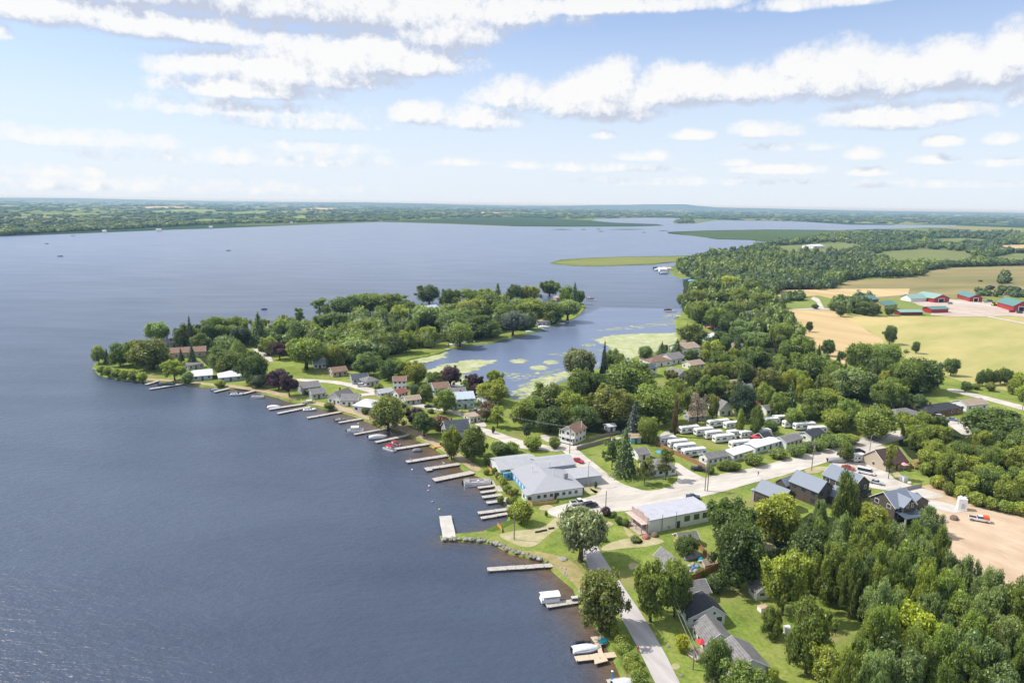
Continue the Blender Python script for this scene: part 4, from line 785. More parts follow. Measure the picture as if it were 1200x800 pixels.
# --- houses on the point
PG = 'cottages on the wooded point'
for lb, A, B, D, h, rf_, rise, wk, rk, lm in (
 ('tall plain white house with a brown roof in the middle of the lawns', (461,457.5),(476,457), 8, 4.8, 'gx', 1.6, 'white', 'brown', 'the tall plain white house'),
 ('pale blue house with a rusty brown roof beside purple trees', (509,463),(527,461.5), 9, 3.4, 'gx', 1.9, 'blue', 'brown', 'the rusty roofed blue house'),
 ('two storey blue house with a pale blue steel roof', (535,479),(556,477.5), 9, 4.6, 'gx', 2.2, 'blue', 'lblue', 'the two storey blue house'),
 ('grey shingled house right behind the two storey blue one', (528,470),(546,469), 8, 3.6, 'gx', 2.0, 'grey', 'grey', None),
 ('white gabled playhouse beside the two storey blue house', (525,480),(533,479), 5, 2.4, 'gy', 1.6, 'white', 'white', None),
 ('white house with pale flat roofs at the edge of the bay', (567,477),(584,475), 9, 3.0, 'gx', 1.4, 'white', 'lgrey', 'the pale flat roofed house'),
 ('sage green shed with a brownish roof beside two parked cars', (476,475),(493,473), 6, 2.4, 'gx', 1.4, 'green', 'tan', 'the sage green shed'),
 ('low pale grey garage near the tall plain white house', (446,466.5),(461,464), 7, 2.4, 'gx', 1.2, 'grey', 'lgrey', None),
 ('small house with a dark red roof beside the low grey garage', (467,467.5),(478,464.5), 6, 2.5, 'gx', 1.5, 'white', 'red', None),
 ('blue grey roofed bungalow with a car parked in front', (413,450.5),(432,449), 9, 2.7, 'gx', 1.8, 'grey', 'navy', 'the blue grey roofed bungalow'),
 ('grey bungalow with brown shrubs under its eaves', (429,453.5),(444,451), 8, 2.7, 'hip', 1.8, 'grey', 'grey', None),
 ('white gabled beach house with a mid grey roof', (385,472.5),(399,475), 10, 3.2, 'gy', 2.6, 'white', 'grey', 'the white gabled beach house'),
 ('long grey roofed beach house joined beside the white gable', (400,476),(419,476), 9, 2.8, 'gx', 2.0, 'white', 'grey', None),
 ('white beach house with an almost white roof and terrace', (414,482),(436,484.5), 10, 3.0, 'hip', 2.2, 'white', 'white', 'the white roofed beach house'),
 ('long grey cottage at the end of the sandy shore', (354,462),(376,459), 9, 3.0, 'gx', 1.8, 'grey', 'grey', 'the long grey shore cottage'),
 ('little grey cottage squeezed behind the docks on the shore', (366,468),(382,466), 7, 2.6, 'gx', 1.6, 'grey', 'grey', None),
 ('dark slate roofed house behind two round shore trees', (524,515),(551,512), 9, 3.2, 'gx', 3.2, 'grey', 'navy', 'the slate roofed house'),
 ('flat beige garage on the cottage street', (551,496),(563,494), 6, 2.7, 'flat', 0, 'cream', 'tan', 'the flat beige garage'),
 ('long house with a brown roof behind the tip of the point', (200,420),(241,417.5), 11, 3.2, 'gx', 2.2, 'tan', 'brown', 'the long brown roofed house'),
 ('grey roofed wing behind the long brown roofed house', (193,409),(215,406), 9, 3.4, 'gx', 2.0, 'grey', 'grey', None),
 ('modern cottage with angled bright white roofs close to the water', (226,446.5),(249,444.5), 10, 2.6, 'gx', 2.0, 'blue', 'white', 'the modern white roofed cottage'),
 ('second modern white roofed cottage with a broad porch', (257,448),(284,445.5), 10, 2.6, 'hip', 2.2, 'blue', 'white', 'the second white roofed cottage'),
 ('grey flat boathouse roof behind the modern white cottages', (221,434),(239,431), 8, 2.6, 'flat', 0, 'grey', 'grey', None),
 ('house with a rust red roof on the far side of the point', (313,391),(331,389), 10, 3.2, 'hip', 2.2, 'tan', 'red', 'the rust roofed far house'),
 ('white cottage showing between the trees on top of the point', (497,366),(514,364.5), 9, 3.2, 'gx', 2, 'white', 'lblue', None),
 ('grey house half hidden on the crest of the point', (414,376),(426,375), 9, 4, 'gx', 2.2, 'grey', 'grey', None),
 ('bungalow with a pinkish roof near the end of the point', (652,352.5),(670,352), 10, 3, 'hip', 2, 'tan', 'tan', None),
 ('boathouse with a pink roof on the sheltered shore', (630,382),(645,381), 8, 3.6, 'flat', 0, 'grey', 'tan', 'the pink roofed boathouse'),
 ('tan house back from the sheltered shore under tall trees', (488,398),(511,396.5), 10, 3.2, 'gx', 2, 'tan', 'tan', 'the tan house under tall trees'),
 ('white house with a pale roof under the big willow', (368,432),(382,431), 8, 3, 'gx', 2, 'white', 'lblue', None),
 ('brownish roofed house beside the drive on the point', (390,442),(407,440), 8, 2.8, 'gx', 1.8, 'tan', 'brown', 'the brownish roofed house'),
):
    t, L = house('cottage', lb, 'house', A, B, D, h, rf_, rise, wk, rk, lm, nf=3, ns=2, chim=(h > 3.1))
# --- across the bay
for lb, A, B, D, h, rf_, rise, wk, rk, lm in (
 ('bayside bungalow with a rust brown roof, largest of the cluster', (763,430.5),(787,428), 12, 3.2, 'hip', 2.6, 'white', 'brown', 'the rust brown bayside bungalow'),
 ('bayside bungalow with a grey roof next to the rust brown one', (787,427),(803,424.5), 12, 3.0, 'gx', 2.4, 'white', 'grey', None),
 ('bayside house with stepped tan roofs behind a round dark tree', (799,416),(820,413), 12, 3.8, 'gx', 2.4, 'white', 'tan', 'the stepped tan bayside house'),
 ('second tan roof behind the stepped bayside house', (803,409.5),(821,407), 9, 3.4, 'gx', 2.0, 'tan', 'tan', None),
 ('two storey house with a slate blue roof and balcony by the bay', (752,442.5),(769,441), 9, 4.8, 'gx', 1.8, 'cream', 'navy', 'the slate blue bayside house'),
 ('grey gabled garage on the bayside lane', (795,446),(806,444), 9, 3.2, 'gy', 2.2, 'grey', 'grey', 'the grey gabled bayside garage'),
 ('small bayside garage with a brown roof on bright grass', (810,433.5),(825,431.5), 8, 2.8, 'gx', 1.8, 'cream', 'tan', None),
 ('grey roofed bayside bungalow behind the round dark tree', (819,424),(832,422), 8, 2.8, 'gx', 1.6, 'white', 'grey', None),
 ('tan roofed house on the lawn above the bay', (853,413),(876,410.5), 10, 3.0, 'hip', 2.2, 'tan', 'tan', 'the tan roofed house above the bay'),
 ('white roofed boathouse with a blue door above the bay', (829,400.5),(841,398.5), 9, 3.2, 'gx', 1.4, 'blue', 'white', None),
 ('big slate grey roofed house in the woods above the bay', (876,378),(894,376.5), 14, 4, 'gx', 4.5, 'grey', 'grey', 'the slate grey house in the woods'),
 ('red walled house behind the slate grey one in the woods', (873,366),(884,365), 12, 6, 'gx', 3, 'red', 'red', None),
 ('white house in the trees above the northern docks', (803,314),(812,313.5), 14, 4, 'gx', 3, 'white', 'white', None),
 ('cottage with a brown roof above the northern docks', (803,321),(811,320.5), 12, 3.5, 'gx', 2.5, 'tan', 'tan', None),
 ('pale house in the distant shore woods', (917,312),(925,311.5), 16, 4.5, 'gx', 4, 'white', 'white', None),
 ('cream house in the distant shore woods with a brown roof', (860,318),(868,317.5), 14, 4.5, 'gx', 3, 'cream', 'brown', None),
 ('long white roofed shed standing out above the northern woods', (953,291.5),(966,291), 30, 6, 'gx', 3, 'white', 'white', None),
):
    house('cottage', lb, 'house', A, B, D, h, rf_, rise, wk, rk, lm, nf=3, ns=2, chim=False)
# --- farm
def barn(lb, A, B, D, h, rise, wk, rk, roof='gy', lm=None, door=True, rz=None):
    t, L = house('barn', lb, 'barn', A, B, D, h, roof, rise, wk, rk, lm, nf=0, ns=0, door=False, o=.9)
    if door:
        d = obj('barn_door', MB().box(L * .34, L * .66, -.1, .02, 0, h * .85), t, mat('barn_opening', (.02, .02, .022), .8, .2, 1))
        obj('door_frame', MB().box(L * .34 - .5, L * .34, -.16, .02, 0, h * .85 + .5).box(L * .66, L * .66 + .5, -.16, .02, 0, h * .85 + .5).box(L * .34, L * .66, -.16, .02, h * .85 + .003, h * .85 + .5), d, frame_m())
    return t, L
t, L = barn('red barn with a pale green roof and a long wing beside the yard', (1093.5,354.6), (1112,354.2), 24, 4.6, 3.8, 'red', 'green', lm='the red barn with the pale green roof')
extra_block(t, 'long_wing', -20, -.95, 8, 22, 3.8, 3.4, 'x', 'white', 'green', o=.9)
t, L = barn('large red barn with a teal roof and white framed doorway', (1136,353.6), (1150.5,354.2), 34, 4.8, 3.2, 'red', 'bgreen', lm='the large red barn with the teal roof')
barn('red barn at the edge of the farm with a teal roof and wide front', (1187,364.8), (1206,365.5), 30, 5.5, 4.5, 'red', 'bgreen', lm='the edge barn')
barn('small red shed with a green roof in front of the barns', (1091,366.8), (1111,366.2), 10, 3.8, 1.6, 'red', 'bgreen', 'gx', door=False)
barn('long low maroon shed with a pale roof at the pasture edge', (1055,369.5), (1081,369.2), 9, 3.2, 1.4, 'dred', 'green', 'gx', door=False)
house('farmhouse', 'farmhouse with a teal roof and orange gable among farm trees', 'house', (1036,363.5), (1051,362), 14, 4.5, 'gx', 3, 'yellow', 'bgreen', 'the teal roofed farmhouse', nf=3, ns=1, door=False)
house('farmhouse', 'dark red farmhouse with a teal roof among farm trees', 'house', (1014,357.5), (1029,356), 14, 5, 'gx', 3.4, 'dred', 'bgreen', 'the dark red farmhouse', nf=3, ns=1, door=False)
# --- far farmhouses, white specks in the woods
for i, (x, y, w, lb) in enumerate(((285,243,34,'white farm buildings far across the lake beyond pale fields'),(300,243.2,24,'small white farm building next to the largest far white one'),(438,239.8,22,'lone white building on the far hillside woods'),(62,234,30,'white farmhouse on the far hills near the edge'),(183,271,22,'white cottage on the far shoreline below the woods'),(120,272.6,16,'little white cottage on the long far shoreline'),(245,267.4,18,'pale cottage at the water on the far shore'),(650,244.6,34,'white tower like block on the far wooded horizon'),(1003,250,60,'long white warehouse on the distant plain'),(1020,250.2,36,'shorter white warehouse on the distant plain'),(1092,251,44,'low white distant building near the horizon'),(520,241,26,'white specks of a farm on the central horizon'),(705,247,26,'pale barn on the far side of the reed beds'),(340,262,16,'tiny white shore cottage where the far woods thin'),(145,237,26,'whitish barn high on the far hills'))):
    a = G(x, y, 1.2); s = scale_at(a); Lm = w * (1.6 if y < 252 else .6); hk = 1 if y < 252 else .5
    t = thing('distant_building', a, random.uniform(-.3, .3), lb, 'building')
    obj('wall', MB().extrude([(0, 0), (Lm * .5, 0), (Lm * .5, 9 * hk), (Lm * .25, 14 * hk), (0, 9 * hk)], 0, Lm, 'x'), t, mat('far_white_wall', (.8, .79, .76), .7, .04, .1))
    obj('roof', MB().extrude(roof_profile(Lm * .5, 9 * hk, 5 * hk, 1.5 * hk, .5), -1, Lm + 1, 'x'), t, mat('far_grey_roof', (.45, .44, .44), .7, .1, .1))
# ================================================================== docks
DK = mat('dock_boards', (.43, .40, .355), .85, .3, 2.5); DK2 = mat('new_dock_boards', (.58, .46, .33), .85, .15, 2.5); DKP = mat('dock_post', (.16, .13, .10), .9, .2, 4)
def dock(label, pts, w, m=None, group='docks along the shore', lm=None, z=.55, ell=None):
    P = [G(x, y, z) for x, y in pts]; o0 = P[0].copy(); t = thing('dock', o0, 0, label, 'dock', group, lm)
    b = MB(); posts = []
    for i in range(len(P) - 1):
        a, c = P[i] - o0, P[i + 1] - o0; d = (c - a).normalized(); n = Vector((-d.y, d.x, 0)); Ln = (c - a).length
        k = max(1, int(Ln / 2.4))
        for j in range(k):                                # sections, a finger's gap between them
            q0 = a + d * (Ln * j / k + .03); q1 = a + d * (Ln * (j + 1) / k - .03); dz = Vector((0, 0, .14)); lift = Vector((0, 0, random.uniform(-.03, .03) + .002 * i))
            b.add([v + lift for v in (q0 - n * w / 2, q1 - n * w / 2, q1 + n * w / 2, q0 + n * w / 2)] + [v + dz + lift for v in (q0 - n * w / 2, q1 - n * w / 2, q1 + n * w / 2, q0 + n * w / 2)], [(0, 3, 2, 1), (4, 5, 6, 7), (0, 1, 5, 4), (1, 2, 6, 5), (2, 3, 7, 6), (3, 0, 4, 7)])
        for j in range(0, int(Ln / 5) + 1):
            for s_ in (-1, 1): posts.append(a + d * min(Ln - .1, j * 5 + .2) + n * s_ * (w / 2 + .05))
    if ell: 
        d = (P[0] - P[1]).normalized(); n = Vector((-d.y, d.x, 0)); q = Vector((0, 0, 0)); b.prism([tuple((q + d * u + n * v)[:2]) for u, v in ((.05, -w / 2), (.05, ell), (-2.2, ell), (-2.2, w / 2 + .02), (-2.3, -w / 2 ))], .145, .16)
    obj('deck', b, t, m or DK)
    for p in posts[:14]: obj('post', MB().tube((p.x, p.y, -1.2), (p.x, p.y, .45), .08, n=6), t, DKP)
    return t
dock('short pale dock at the tip beside the covered boat', [(171,450.5),(187,445.5)], 2.2)
dock('long dock holding the dark covered boat near the tip', [(175,455.8),(215,449.5)], 2.2, lm='the dock near the tip')
dock('slanting dock below the modern white cottages', [(251,459),(268.5,455)], 2.2)
dock('dock with a small motorboat moored at its outer end', [(284,461.5),(299,457.5)], 2.2)
dock('dock with pale boards and a white lift at its tip, west of the purple trees', [(315,479.5),(357,473)], 2.2)
dock('long dock running out from the long grey shore cottage', [(325,484.3),(364,476.5)], 2.2, lm='the dock by the grey shore cottage')
dock('thin pale dock in front of the white gabled beach house', [(360,489.5),(400,482.3)], 2.0, lm='the thin pale dock')
dock('dock with a small dark motorboat at the white roofed beach house', [(397,495),(425,490.5)], 1.8)
dock('narrow dark dock with a white pontoon boat at its end', [(415,508.8),(455,501.5)], 1.7, lm='the narrow dark dock')
dock('dock bending at the shore beside the covered speedboat', [(440,518),(475,510.5),(482,507.5)], 2.0, lm='the bending dock')
dock('dock with two red and white pontoon boats across its end', [(460,526.5),(507,519)], 2.2, lm='the dock with the red boats')
dock('broad pale dock with a chair at its outer end', [(476,541),(527,533)], 2.3, lm='the dock with the chair')
dock('l shaped dock between the chair dock and the wide concrete one', [(498,549.5),(539,543.3)], 2.3, ell=2.2, lm='the l shaped dock')
dock('wide flat dock leading to the sandy path above the marina', [(508,562.5),(557,552.5)], 3.0, lm='the wide dock')
MG = 'finger docks of the little marina'
dock('shore walkway of the marina joining all its finger docks', [(578.5,563),(601,597.5)], 1.8, None, MG, 'the marina walkway')
dock('first marina finger dock, beside the open pontoon boat', [(560,571.5),(580.5,568.8)], 1.6, None, MG); dock('second marina finger dock from the open pontoon boat', [(563,577),(584,574)], 1.6, None, MG)
dock('third marina finger dock, in the middle of the row', [(565,582.5),(588.5,579.6)], 1.8, None, MG); dock('fourth marina finger dock with a blue post at its root', [(570,589),(593,586)], 1.8, None, MG)
dock('longer marina finger dock nearest the green bush', [(560,601),(599,596)], 1.9, None, MG); dock('last narrow marina finger dock by the weedy bank', [(563.5,607),(600,600.6)], 1.6, None, MG)
dock('short stub dock behind the open pontoon boat at the marina head', [(570,564),(580,562)], 1.6, None, MG)
dock('long straight white dock beyond the rocky breakwater', [(571,667),(648,662)], 1.9, lm='the long white dock')
dock('short dock ending in a white boat lift under the olive willow', [(640,709.5),(683,703)], 1.9, lm='the lift dock')
t = dock('new timber dock with two square platforms at the lake road', [(674,772),(724,766.5)], 1.7, DK2, lm='the timber dock with platforms')
o0 = Vector(t.location)
def plat(q0, q1, name, z):
    P = [G(*p, .55) - o0 for p in q0]; obj(name, MB().prism([(p.x, p.y) for p in P], q1, q1 + .15), t, DK2)
plat([(697,779),(695,767),(706,764.5),(712.5,775)], .16, 'platform', 0); plat([(692,747),(707,744.5),(712,754),(699,757)], .10, 'platform', 0); plat([(699,757),(704,756),(707,768),(702,768)], .04, 'gangway', 0)
lump('folded_cover', 'teal folded cover lying on the timber dock platform', 'cover', G(707,751,.85), (2.0, 1.5, .6), mat('teal_tarp', (.02, .38, .48)), .3, 5)
dock('dock at the bottom edge with a blue post and pale boat', [(712,800),(750,795)], 2.0, DK, None)
obj_ = thing('mooring_post', G(717,799,0), 0, 'bright blue mooring post at the lowest dock', 'post'); obj('pole', MB().tube((0, 0, -1), (0, 0, 2.6), .22, .2, 8), obj_, mat('post_blue', (.03, .25, .5), .5, .1, 2)); obj('cap', MB().tube((0, 0, 2.6), (0, 0, 2.75), .26, .05, 8), obj_, frame_m())
for lb, p in (('short jetty on the quiet east side with a white boat', [(700,351.4),(686,351)]), ('low dock at the algae shore across the bay', [(780,364.5),(793,364)]), ('second low dock at the algae shore across the bay', [(790,371.5),(797,370)]), ('dock below the pink roofed boathouse', [(640,387),(632,384)]), ('dock with several boats on the sheltered shore', [(662,379),(653,377)]), ('wooden stage at the lagoon by pale boats', [(527,409.5),(518,408)]), ('northern dock with boathouses beyond the point', [(770,319.5),(787,318.5)])):
    dock(lb, p, 2.4, None, 'docks on the sheltered bay')
# ================================================================== boats
def paint(): return objcol('gloss_paint', .3, .5, .08)
def hull_rings(L, Wd, D, n=9, bow=.55, sheer=.25):
    R = []
    for i in range(n):
        u = i / (n - 1); w = Wd / 2 * (1 - max(0, (u - bow) / (1 - bow)) ** 2.1) * (.92 + .08 * min(1, u * 5)); w = max(w, .03); z = D + sheer * u * u; keel = -.25 + .5 * max(0, (u - .7) / .3) ** 2
        R.append([(u * L - L / 2, -w, z), (u * L - L / 2, -w * .82, keel + (z - keel) * .35), (u * L - L / 2, 0, keel), (u * L - L / 2, w * .82, keel + (z - keel) * .35), (u * L - L / 2, w, z), (u * L - L / 2, w * .8, z - .02), (u * L - L / 2, 0, z + .04), (u * L - L / 2, -w * .8, z - .02)])
    return R
BM = {}
def bmesh_(k, f, m, smooth=False):
    if k not in BM: BM[k] = f().mesh(k, m, smooth)
    return BM[k]
SEAT = mat('boat_seat', (.62, .60, .56), .7, .1, 3); BLK = mat('black_plastic', (.025, .025, .028), .45, .1, 4); ALU = mat('aluminium', (.55, .56, .58), .35, .1, 3, .8)
def speedboat(label, c, rz, L=6.0, col=(.8, .8, .8), group='boats moored at the docks', cover=None, name='motorboat', cat='motorboat'):
    t = thing(name, G(*c, 0), rz, label, cat, group); s = L / 6.0; t.scale = (s, s, s)
    obj('hull', bmesh_('hull', lambda: MB().loft(hull_rings(6, 2.3, .75)), paint(), True), t, color=col)
    if cover:
        def cv():
            R = []
            for i in range(8):
                u = i / 7; w = 1.1 * (1 - max(0, (u - .5) / .5) ** 2.2); w = max(.06, w); z = .78 + .2 * u * u; hgt = .12 + .55 * math.sin(PI * min(1, u * 1.15)) ** .8
                R.append([(u * 5.8 - 2.95, w * math.cos(a), z + hgt * math.sin(a)) for a in [PI * j / 7 for j in range(8)]])
            return MB().loft(R)
        obj('cover', bmesh_('boat_cover', cv, objcol('boat_canvas', .8, .1, .2), True), t, color=cover)
    else:
        obj('cockpit', bmesh_('cockpit', lambda: MB().box(-2.4, .6, -.85, .85, .70, .80), mat('cockpit_floor', (.32, .30, .28), .8, .1, 3)), t)
        for sx, sy in ((-.4, -.45), (-.4, .45), (-1.8, 0)):
            o = obj('seat', bmesh_('boat_seat', lambda: MB().box(-.35, .35, -.38, .38, 0, .35).box(-.45, -.28, -.38, .38, .352, .8), SEAT), t); o.location = (sx, sy, .8)
        o = obj('windscreen', bmesh_('windscreen', lambda: MB().add([(.7, -.95, .85), (.95, -.5, .85), (.95, .5, .85), (.7, .95, .85), (.35, -.85, 1.4), (.55, -.45, 1.4), (.55, .45, 1.4), (.35, .85, 1.4)], [(0, 1, 5, 4), (1, 2, 6, 5), (2, 3, 7, 6)]), glassm()), t)
    m_ = obj('outboard_motor', bmesh_('outboard', lambda: MB().box(-3.5, -3.05, -.22, .22, .6, 1.2, .8).box(-3.3, -3.1, -.08, .08, -.4, .598), BLK), t)
    return t
def pontoon(label, c, rz, L=7.0, col=(.75, .75, .75), top=None, group='boats moored at the docks'):
    t = thing('pontoon_boat', G(*c, 0), rz, label, 'pontoon boat', group); s = L / 7; t.scale = (s, s, s)
    for y in (-.85, .85):
        o = obj('float', bmesh_('float', lambda: MB().tube((-3.4, 0, .1), (2.8, 0, .1), .32, n=10).tube((2.8, 0, .1), (3.5, 0, .25), .32, .05, 10), ALU, True), t); o.location = (0, y, 0)
    obj('deck', bmesh_('pontoon_deck', lambda: MB().box(-3.4, 3.1, -1.25, 1.25, .45, .55), mat('deck_carpet', (.38, .36, .35), .95, .15, 2)), t)
    obj('side_panel', bmesh_('pontoon_side', lambda: MB().box(-3.3, 3.0, -1.25, -1.2, .62, 1.2).box(-3.3, 3.0, 1.2, 1.25, .62, 1.2).box(2.95, 3.0, -1.198, -.4, .62, 1.2).box(2.95, 3.0, .4, 1.198, .62, 1.2).box(-3.3, -3.25, -1.198, 1.198, .62, 1.2), paint()), t, color=col)
    for x, y in ((2.2, -.8), (2.2, .8), (-2.5, -.8), (-2.5, .8)):
        o = obj('seat', bmesh_('pontoon_seat', lambda: MB().box(-.6, .6, -.3, .3, 0, .4).box(-.6, .6, .2, .32, .402, .75), SEAT), t); o.location = (x, y, .552); o.rotation_euler = (0, 0, 0 if y > 0 else PI)
    obj('console', bmesh_('pontoon_console', lambda: MB().box(-.3, .3, -.9, -.3, .552, 1.45, .8), mat('console_white', (.7, .7, .7), .5, .05, 3)), t)
    if top:
        cn = obj('canopy', bmesh_('pontoon_canopy', lambda: MB().extrude([(-1.25, 2.3), (-.8, 2.5), (.8, 2.5), (1.25, 2.3), (1.25, 2.34), (.8, 2.55), (-.8, 2.55), (-1.25, 2.34)], -1.8, 1.2, 'x'), objcol('boat_canvas', .8, .1, .2)), t, color=top)
        obj('frame', bmesh_('pontoon_frame', lambda: MB().tube((-1.6, -1.2, 1.2), (-1.2, -1.2, 2.3), .03, n=5).tube((-1.6, 1.2, 1.2), (-1.2, 1.2, 2.3), .03, n=5).tube((.9, -1.2, 1.2), (.6, -1.2, 2.3), .03, n=5).tube((.9, 1.2, 1.2), (.6, 1.2, 2.3), .03, n=5), ALU), cn)
    obj('outboard_motor', bmesh_('pontoon_motor', lambda: MB().box(-3.9, -3.45, -.22, .22, .5, 1.2, .8).box(-3.7, -3.5, -.08, .08, -.4, .498), BLK), t)
    return t
def jetski(label, c, rz, col, sc=1.0):
    t = thing('jet_ski', G(*c, .1), rz, label, 'jet ski'); t.scale = (sc,) * 3
    obj('hull', bmesh_('ski_hull', lambda: MB().loft(hull_rings(3.3, 1.15, .45, 8, .4, .2)), paint(), True), t, color=col)
    obj('seat', bmesh_('ski_seat', lambda: MB().box(-1.3, .3, -.24, .24, .45, .85, .8), BLK), t); obj('handlebar', bmesh_('ski_bar', lambda: MB().tube((.4, 0, .5), (.25, 0, 1.05), .09, .06, 6).tube((.25, -.4, 1.06), (.25, .4, 1.06), .04, n=6), BLK), t)
WB = (.78, .78, .78)
speedboat('dark covered boat lying along the dock near the tip', (196,452.5), .12, 8.0, (.05, .06, .1), cover=(.03, .04, .08))
speedboat('blue trimmed boat at the slanting dock below the white cottages', (253,457.6), .3, 4.5, (.1, .2, .5), cover=(.25, .3, .45))
speedboat('small motorboat moored where the short dock meets open water', (278,463), .1, 6.5, (.55, .58, .62)); pontoon('white swim raft boat anchored off the sandy shore', (302,466.3), .1, 6.5, WB)
speedboat('white boat on the lift of the pale dock west of the purple trees', (321,478), .15, 6, WB, cover=(.75, .76, .8))
pontoon('dark pontoon boat tucked behind the long grey cottage dock', (363,473.5), .2, 6, (.1, .1, .12), (.55, .55, .58)); speedboat('white runabout drifting beside the dock of the long grey cottage', (363,481), .2, 6, WB)
speedboat('small dark motorboat at the dock of the white roofed beach house', (399,493), .2, 5, (.14, .14, .16)); pontoon('white pontoon boat with a pale canopy at the narrow dark dock', (417,506.5), .15, 7.5, WB, (.75, .78, .85))
speedboat('speedboat under a light grey cover by the bending dock', (443,513.7), .2, 7.5, (.6, .6, .62), cover=(.55, .55, .57))
pontoon('white pontoon boat with red trim, outer of the two at the dock end', (457,528), -.62, 6.2, (.75, .72, .72), (.42, .03, .05)); pontoon('red pontoon boat, inner of the two at the dock end', (463,522), -.55, 5.6, (.4, .04, .06), (.25, .05, .06))
lump('covered_raft', 'grey tarpaulin covered raft floating between two docks', 'raft', G(489,528.5,.05), (4.2, 2.4, 1.2), mat('dark_tarp', (.17, .18, .2), .6, .3, 1.2), .2, 9)
lump('swim_float', 'yellow and orange swim float pulled up on the beach', 'float', G(512,524), (3.5, 1.2, .5), mat('orange_float', (.7, .28, .04), .5, .2, 1), .25, 12)
pontoon('open pontoon boat loaded with gear at the head of the marina', (560,568), .16, 10, (.7, .69, .67))
speedboat('long white boat under a pale cover at the timber dock', (687,762.5), .16, 6.2, WB, cover=(.72, .73, .76)); jetski('dark jet ski beside the covered white boat', (682,755.5), .25, (.03, .035, .06), 1.2)
speedboat('pale boat cut off by the bottom edge at the lowest dock', (735,803), .1, 6, WB, cover=(.6, .62, .64))
def lift(label, c, rz, L=5.0):
    t = thing('boat_lift', G(*c, 0), rz, label, 'boat lift'); obj('hull', bmesh_('lift_box', lambda: MB().box(-2.3, 2.3, -1.3, 1.3, .7, 1.5, .93), mat('lift_white', (.76, .76, .76), .5, .05, 2)), t); obj('canopy', bmesh_('lift_top', lambda: MB().extrude([(-1.35, 2.2), (0, 2.6), (1.35, 2.2), (1.35, 2.25), (0, 2.66), (-1.35, 2.25)], -2.4, 2.4, 'x'), mat('lift_white', (.76, .76, .76))), t)
    for x in (-2.2, 2.2):
        for y in (-1.25, 1.25): obj('post', MB().tube((x, y, -1), (x, y, 2.25), .06, n=6), t, ALU)
lift('boxy white boat lift at the outer end of the short dock', (644,705.5), .2)
b_ = thing('dock_box', G(674,702.5,.7), .2, 'dark storage box on the short dock under the willow', 'dock box'); obj('box', MB().box(-.9, .9, -.5, .5, 0, .7, .95), b_, mat('box_dark', (.12, .11, .12), .6, .2, 3)); obj('lid', MB().box(-.95, .95, -.55, .55, .702, .82, .92), b_, mat('box_lid', (.5, .48, .46), .6, .2, 3))
for lb, c, L, col, cv in (('white boat beside the jetty on the quiet east side', (692,350), 8, (.3, .3, .28), None), ('white boat next to the pink roofed boathouse', (637,384.5), 9, WB, (.7, .72, .75)), ('small turquoise boat on the sheltered shore', (620,389.5), 6, (.2, .6, .7), (.5, .75, .8)), ('white boat at the dock with several boats', (657,380), 7, WB, None), ('grey boat at the dock with several boats', (663,377.5), 7, (.5, .5, .55), (.4, .4, .45)), ('red striped boat pulled up above the bay', (833,385), 8, (.55, .08, .08), (.6, .2, .25)), ('pale blue boat pulled up above the bay', (841,386.5), 7, (.7, .75, .8), None), ('white covered boat at the lagoon stage', (533,405.5), 8, WB, (.75, .75, .75)), ('open boat under a white awning on the lagoon', (549,402), 9, WB, (.8, .8, .8)), ('grey boat half hidden at the lagoon edge', (540,404), 7, (.4, .4, .4), (.5, .5, .5)), ('dark boat at the low dock across the bay', (783,363.5), 7, (.12, .05, .06), (.2, .1, .1)), ('white boat by the northern boathouse dock', (772,317), 14, WB, (.78, .78, .78)), ('dark boat off the northern dock', (770,314.6), 12, (.05, .07, .09), (.08, .1, .12)), ('grey boat moored inside the northern dock', (778,321), 12, (.4, .42, .5), (.45, .47, .52)), ('blue covered boat on the northern shore', (806,328.6), 12, (.1, .2, .5), (.08, .2, .55)), ('turquoise covered boat on the northern shore', (811,330), 11, (.3, .6, .7), (.3, .6, .7)), ('dark boat on the far open water to the west', (55,285.7), 7, (.05, .05, .06), None), ('dark slim boat on the open lake below the far shore', (71,300.6), 8, (.06, .06, .07), None), ('white speedboat out on the lake near the far shore', (86,276.8), 11, WB, None), ('tiny dark boat alone in the middle of the lake', (268,293.8), 8, (.06, .07, .12), None), ('small blue boat off the red roofed house', (310,362.8), 5, (.03, .05, .25), (.03, .05, .25))):
    speedboat(lb, c, .12, L, col, 'boats on the far water', cv)
for lb, c in (('white roofed boathouse standing in the water north of the bay', (776,318.2)), ('second boathouse with a pinkish roof north of the bay', (781,317))):
    a = G(*c, 0); t = thing('boathouse', a, .1, lb, 'boathouse'); obj('wall', MB().box(-6, 6, -4, 4, .3, 4.4), t, wallm('white')); obj('roof', MB().extrude(roof_profile(8, 4.4, 1.6, .5), -6.5, 6.5, 'x'), t, roofm('white' if 'second' not in lb else 'tan')); t.children[1].location = (0, -4, 0)
t = thing('boathouse', G(651,379.5,0), .1, 'white open boat shelter on the sheltered shore', 'boathouse'); obj('roof', MB().extrude([(-2, 2.6), (0, 3.2), (2, 2.6), (2, 2.7), (0, 3.3), (-2, 2.7)], -4, 4, 'x'), t, frame_m())
for x in (-3.8, 3.8):
    for y in (-1.9, 1.9): obj('post', MB().tube((x, y, -1), (x, y, 2.62), .1, n=6), t, ALU)
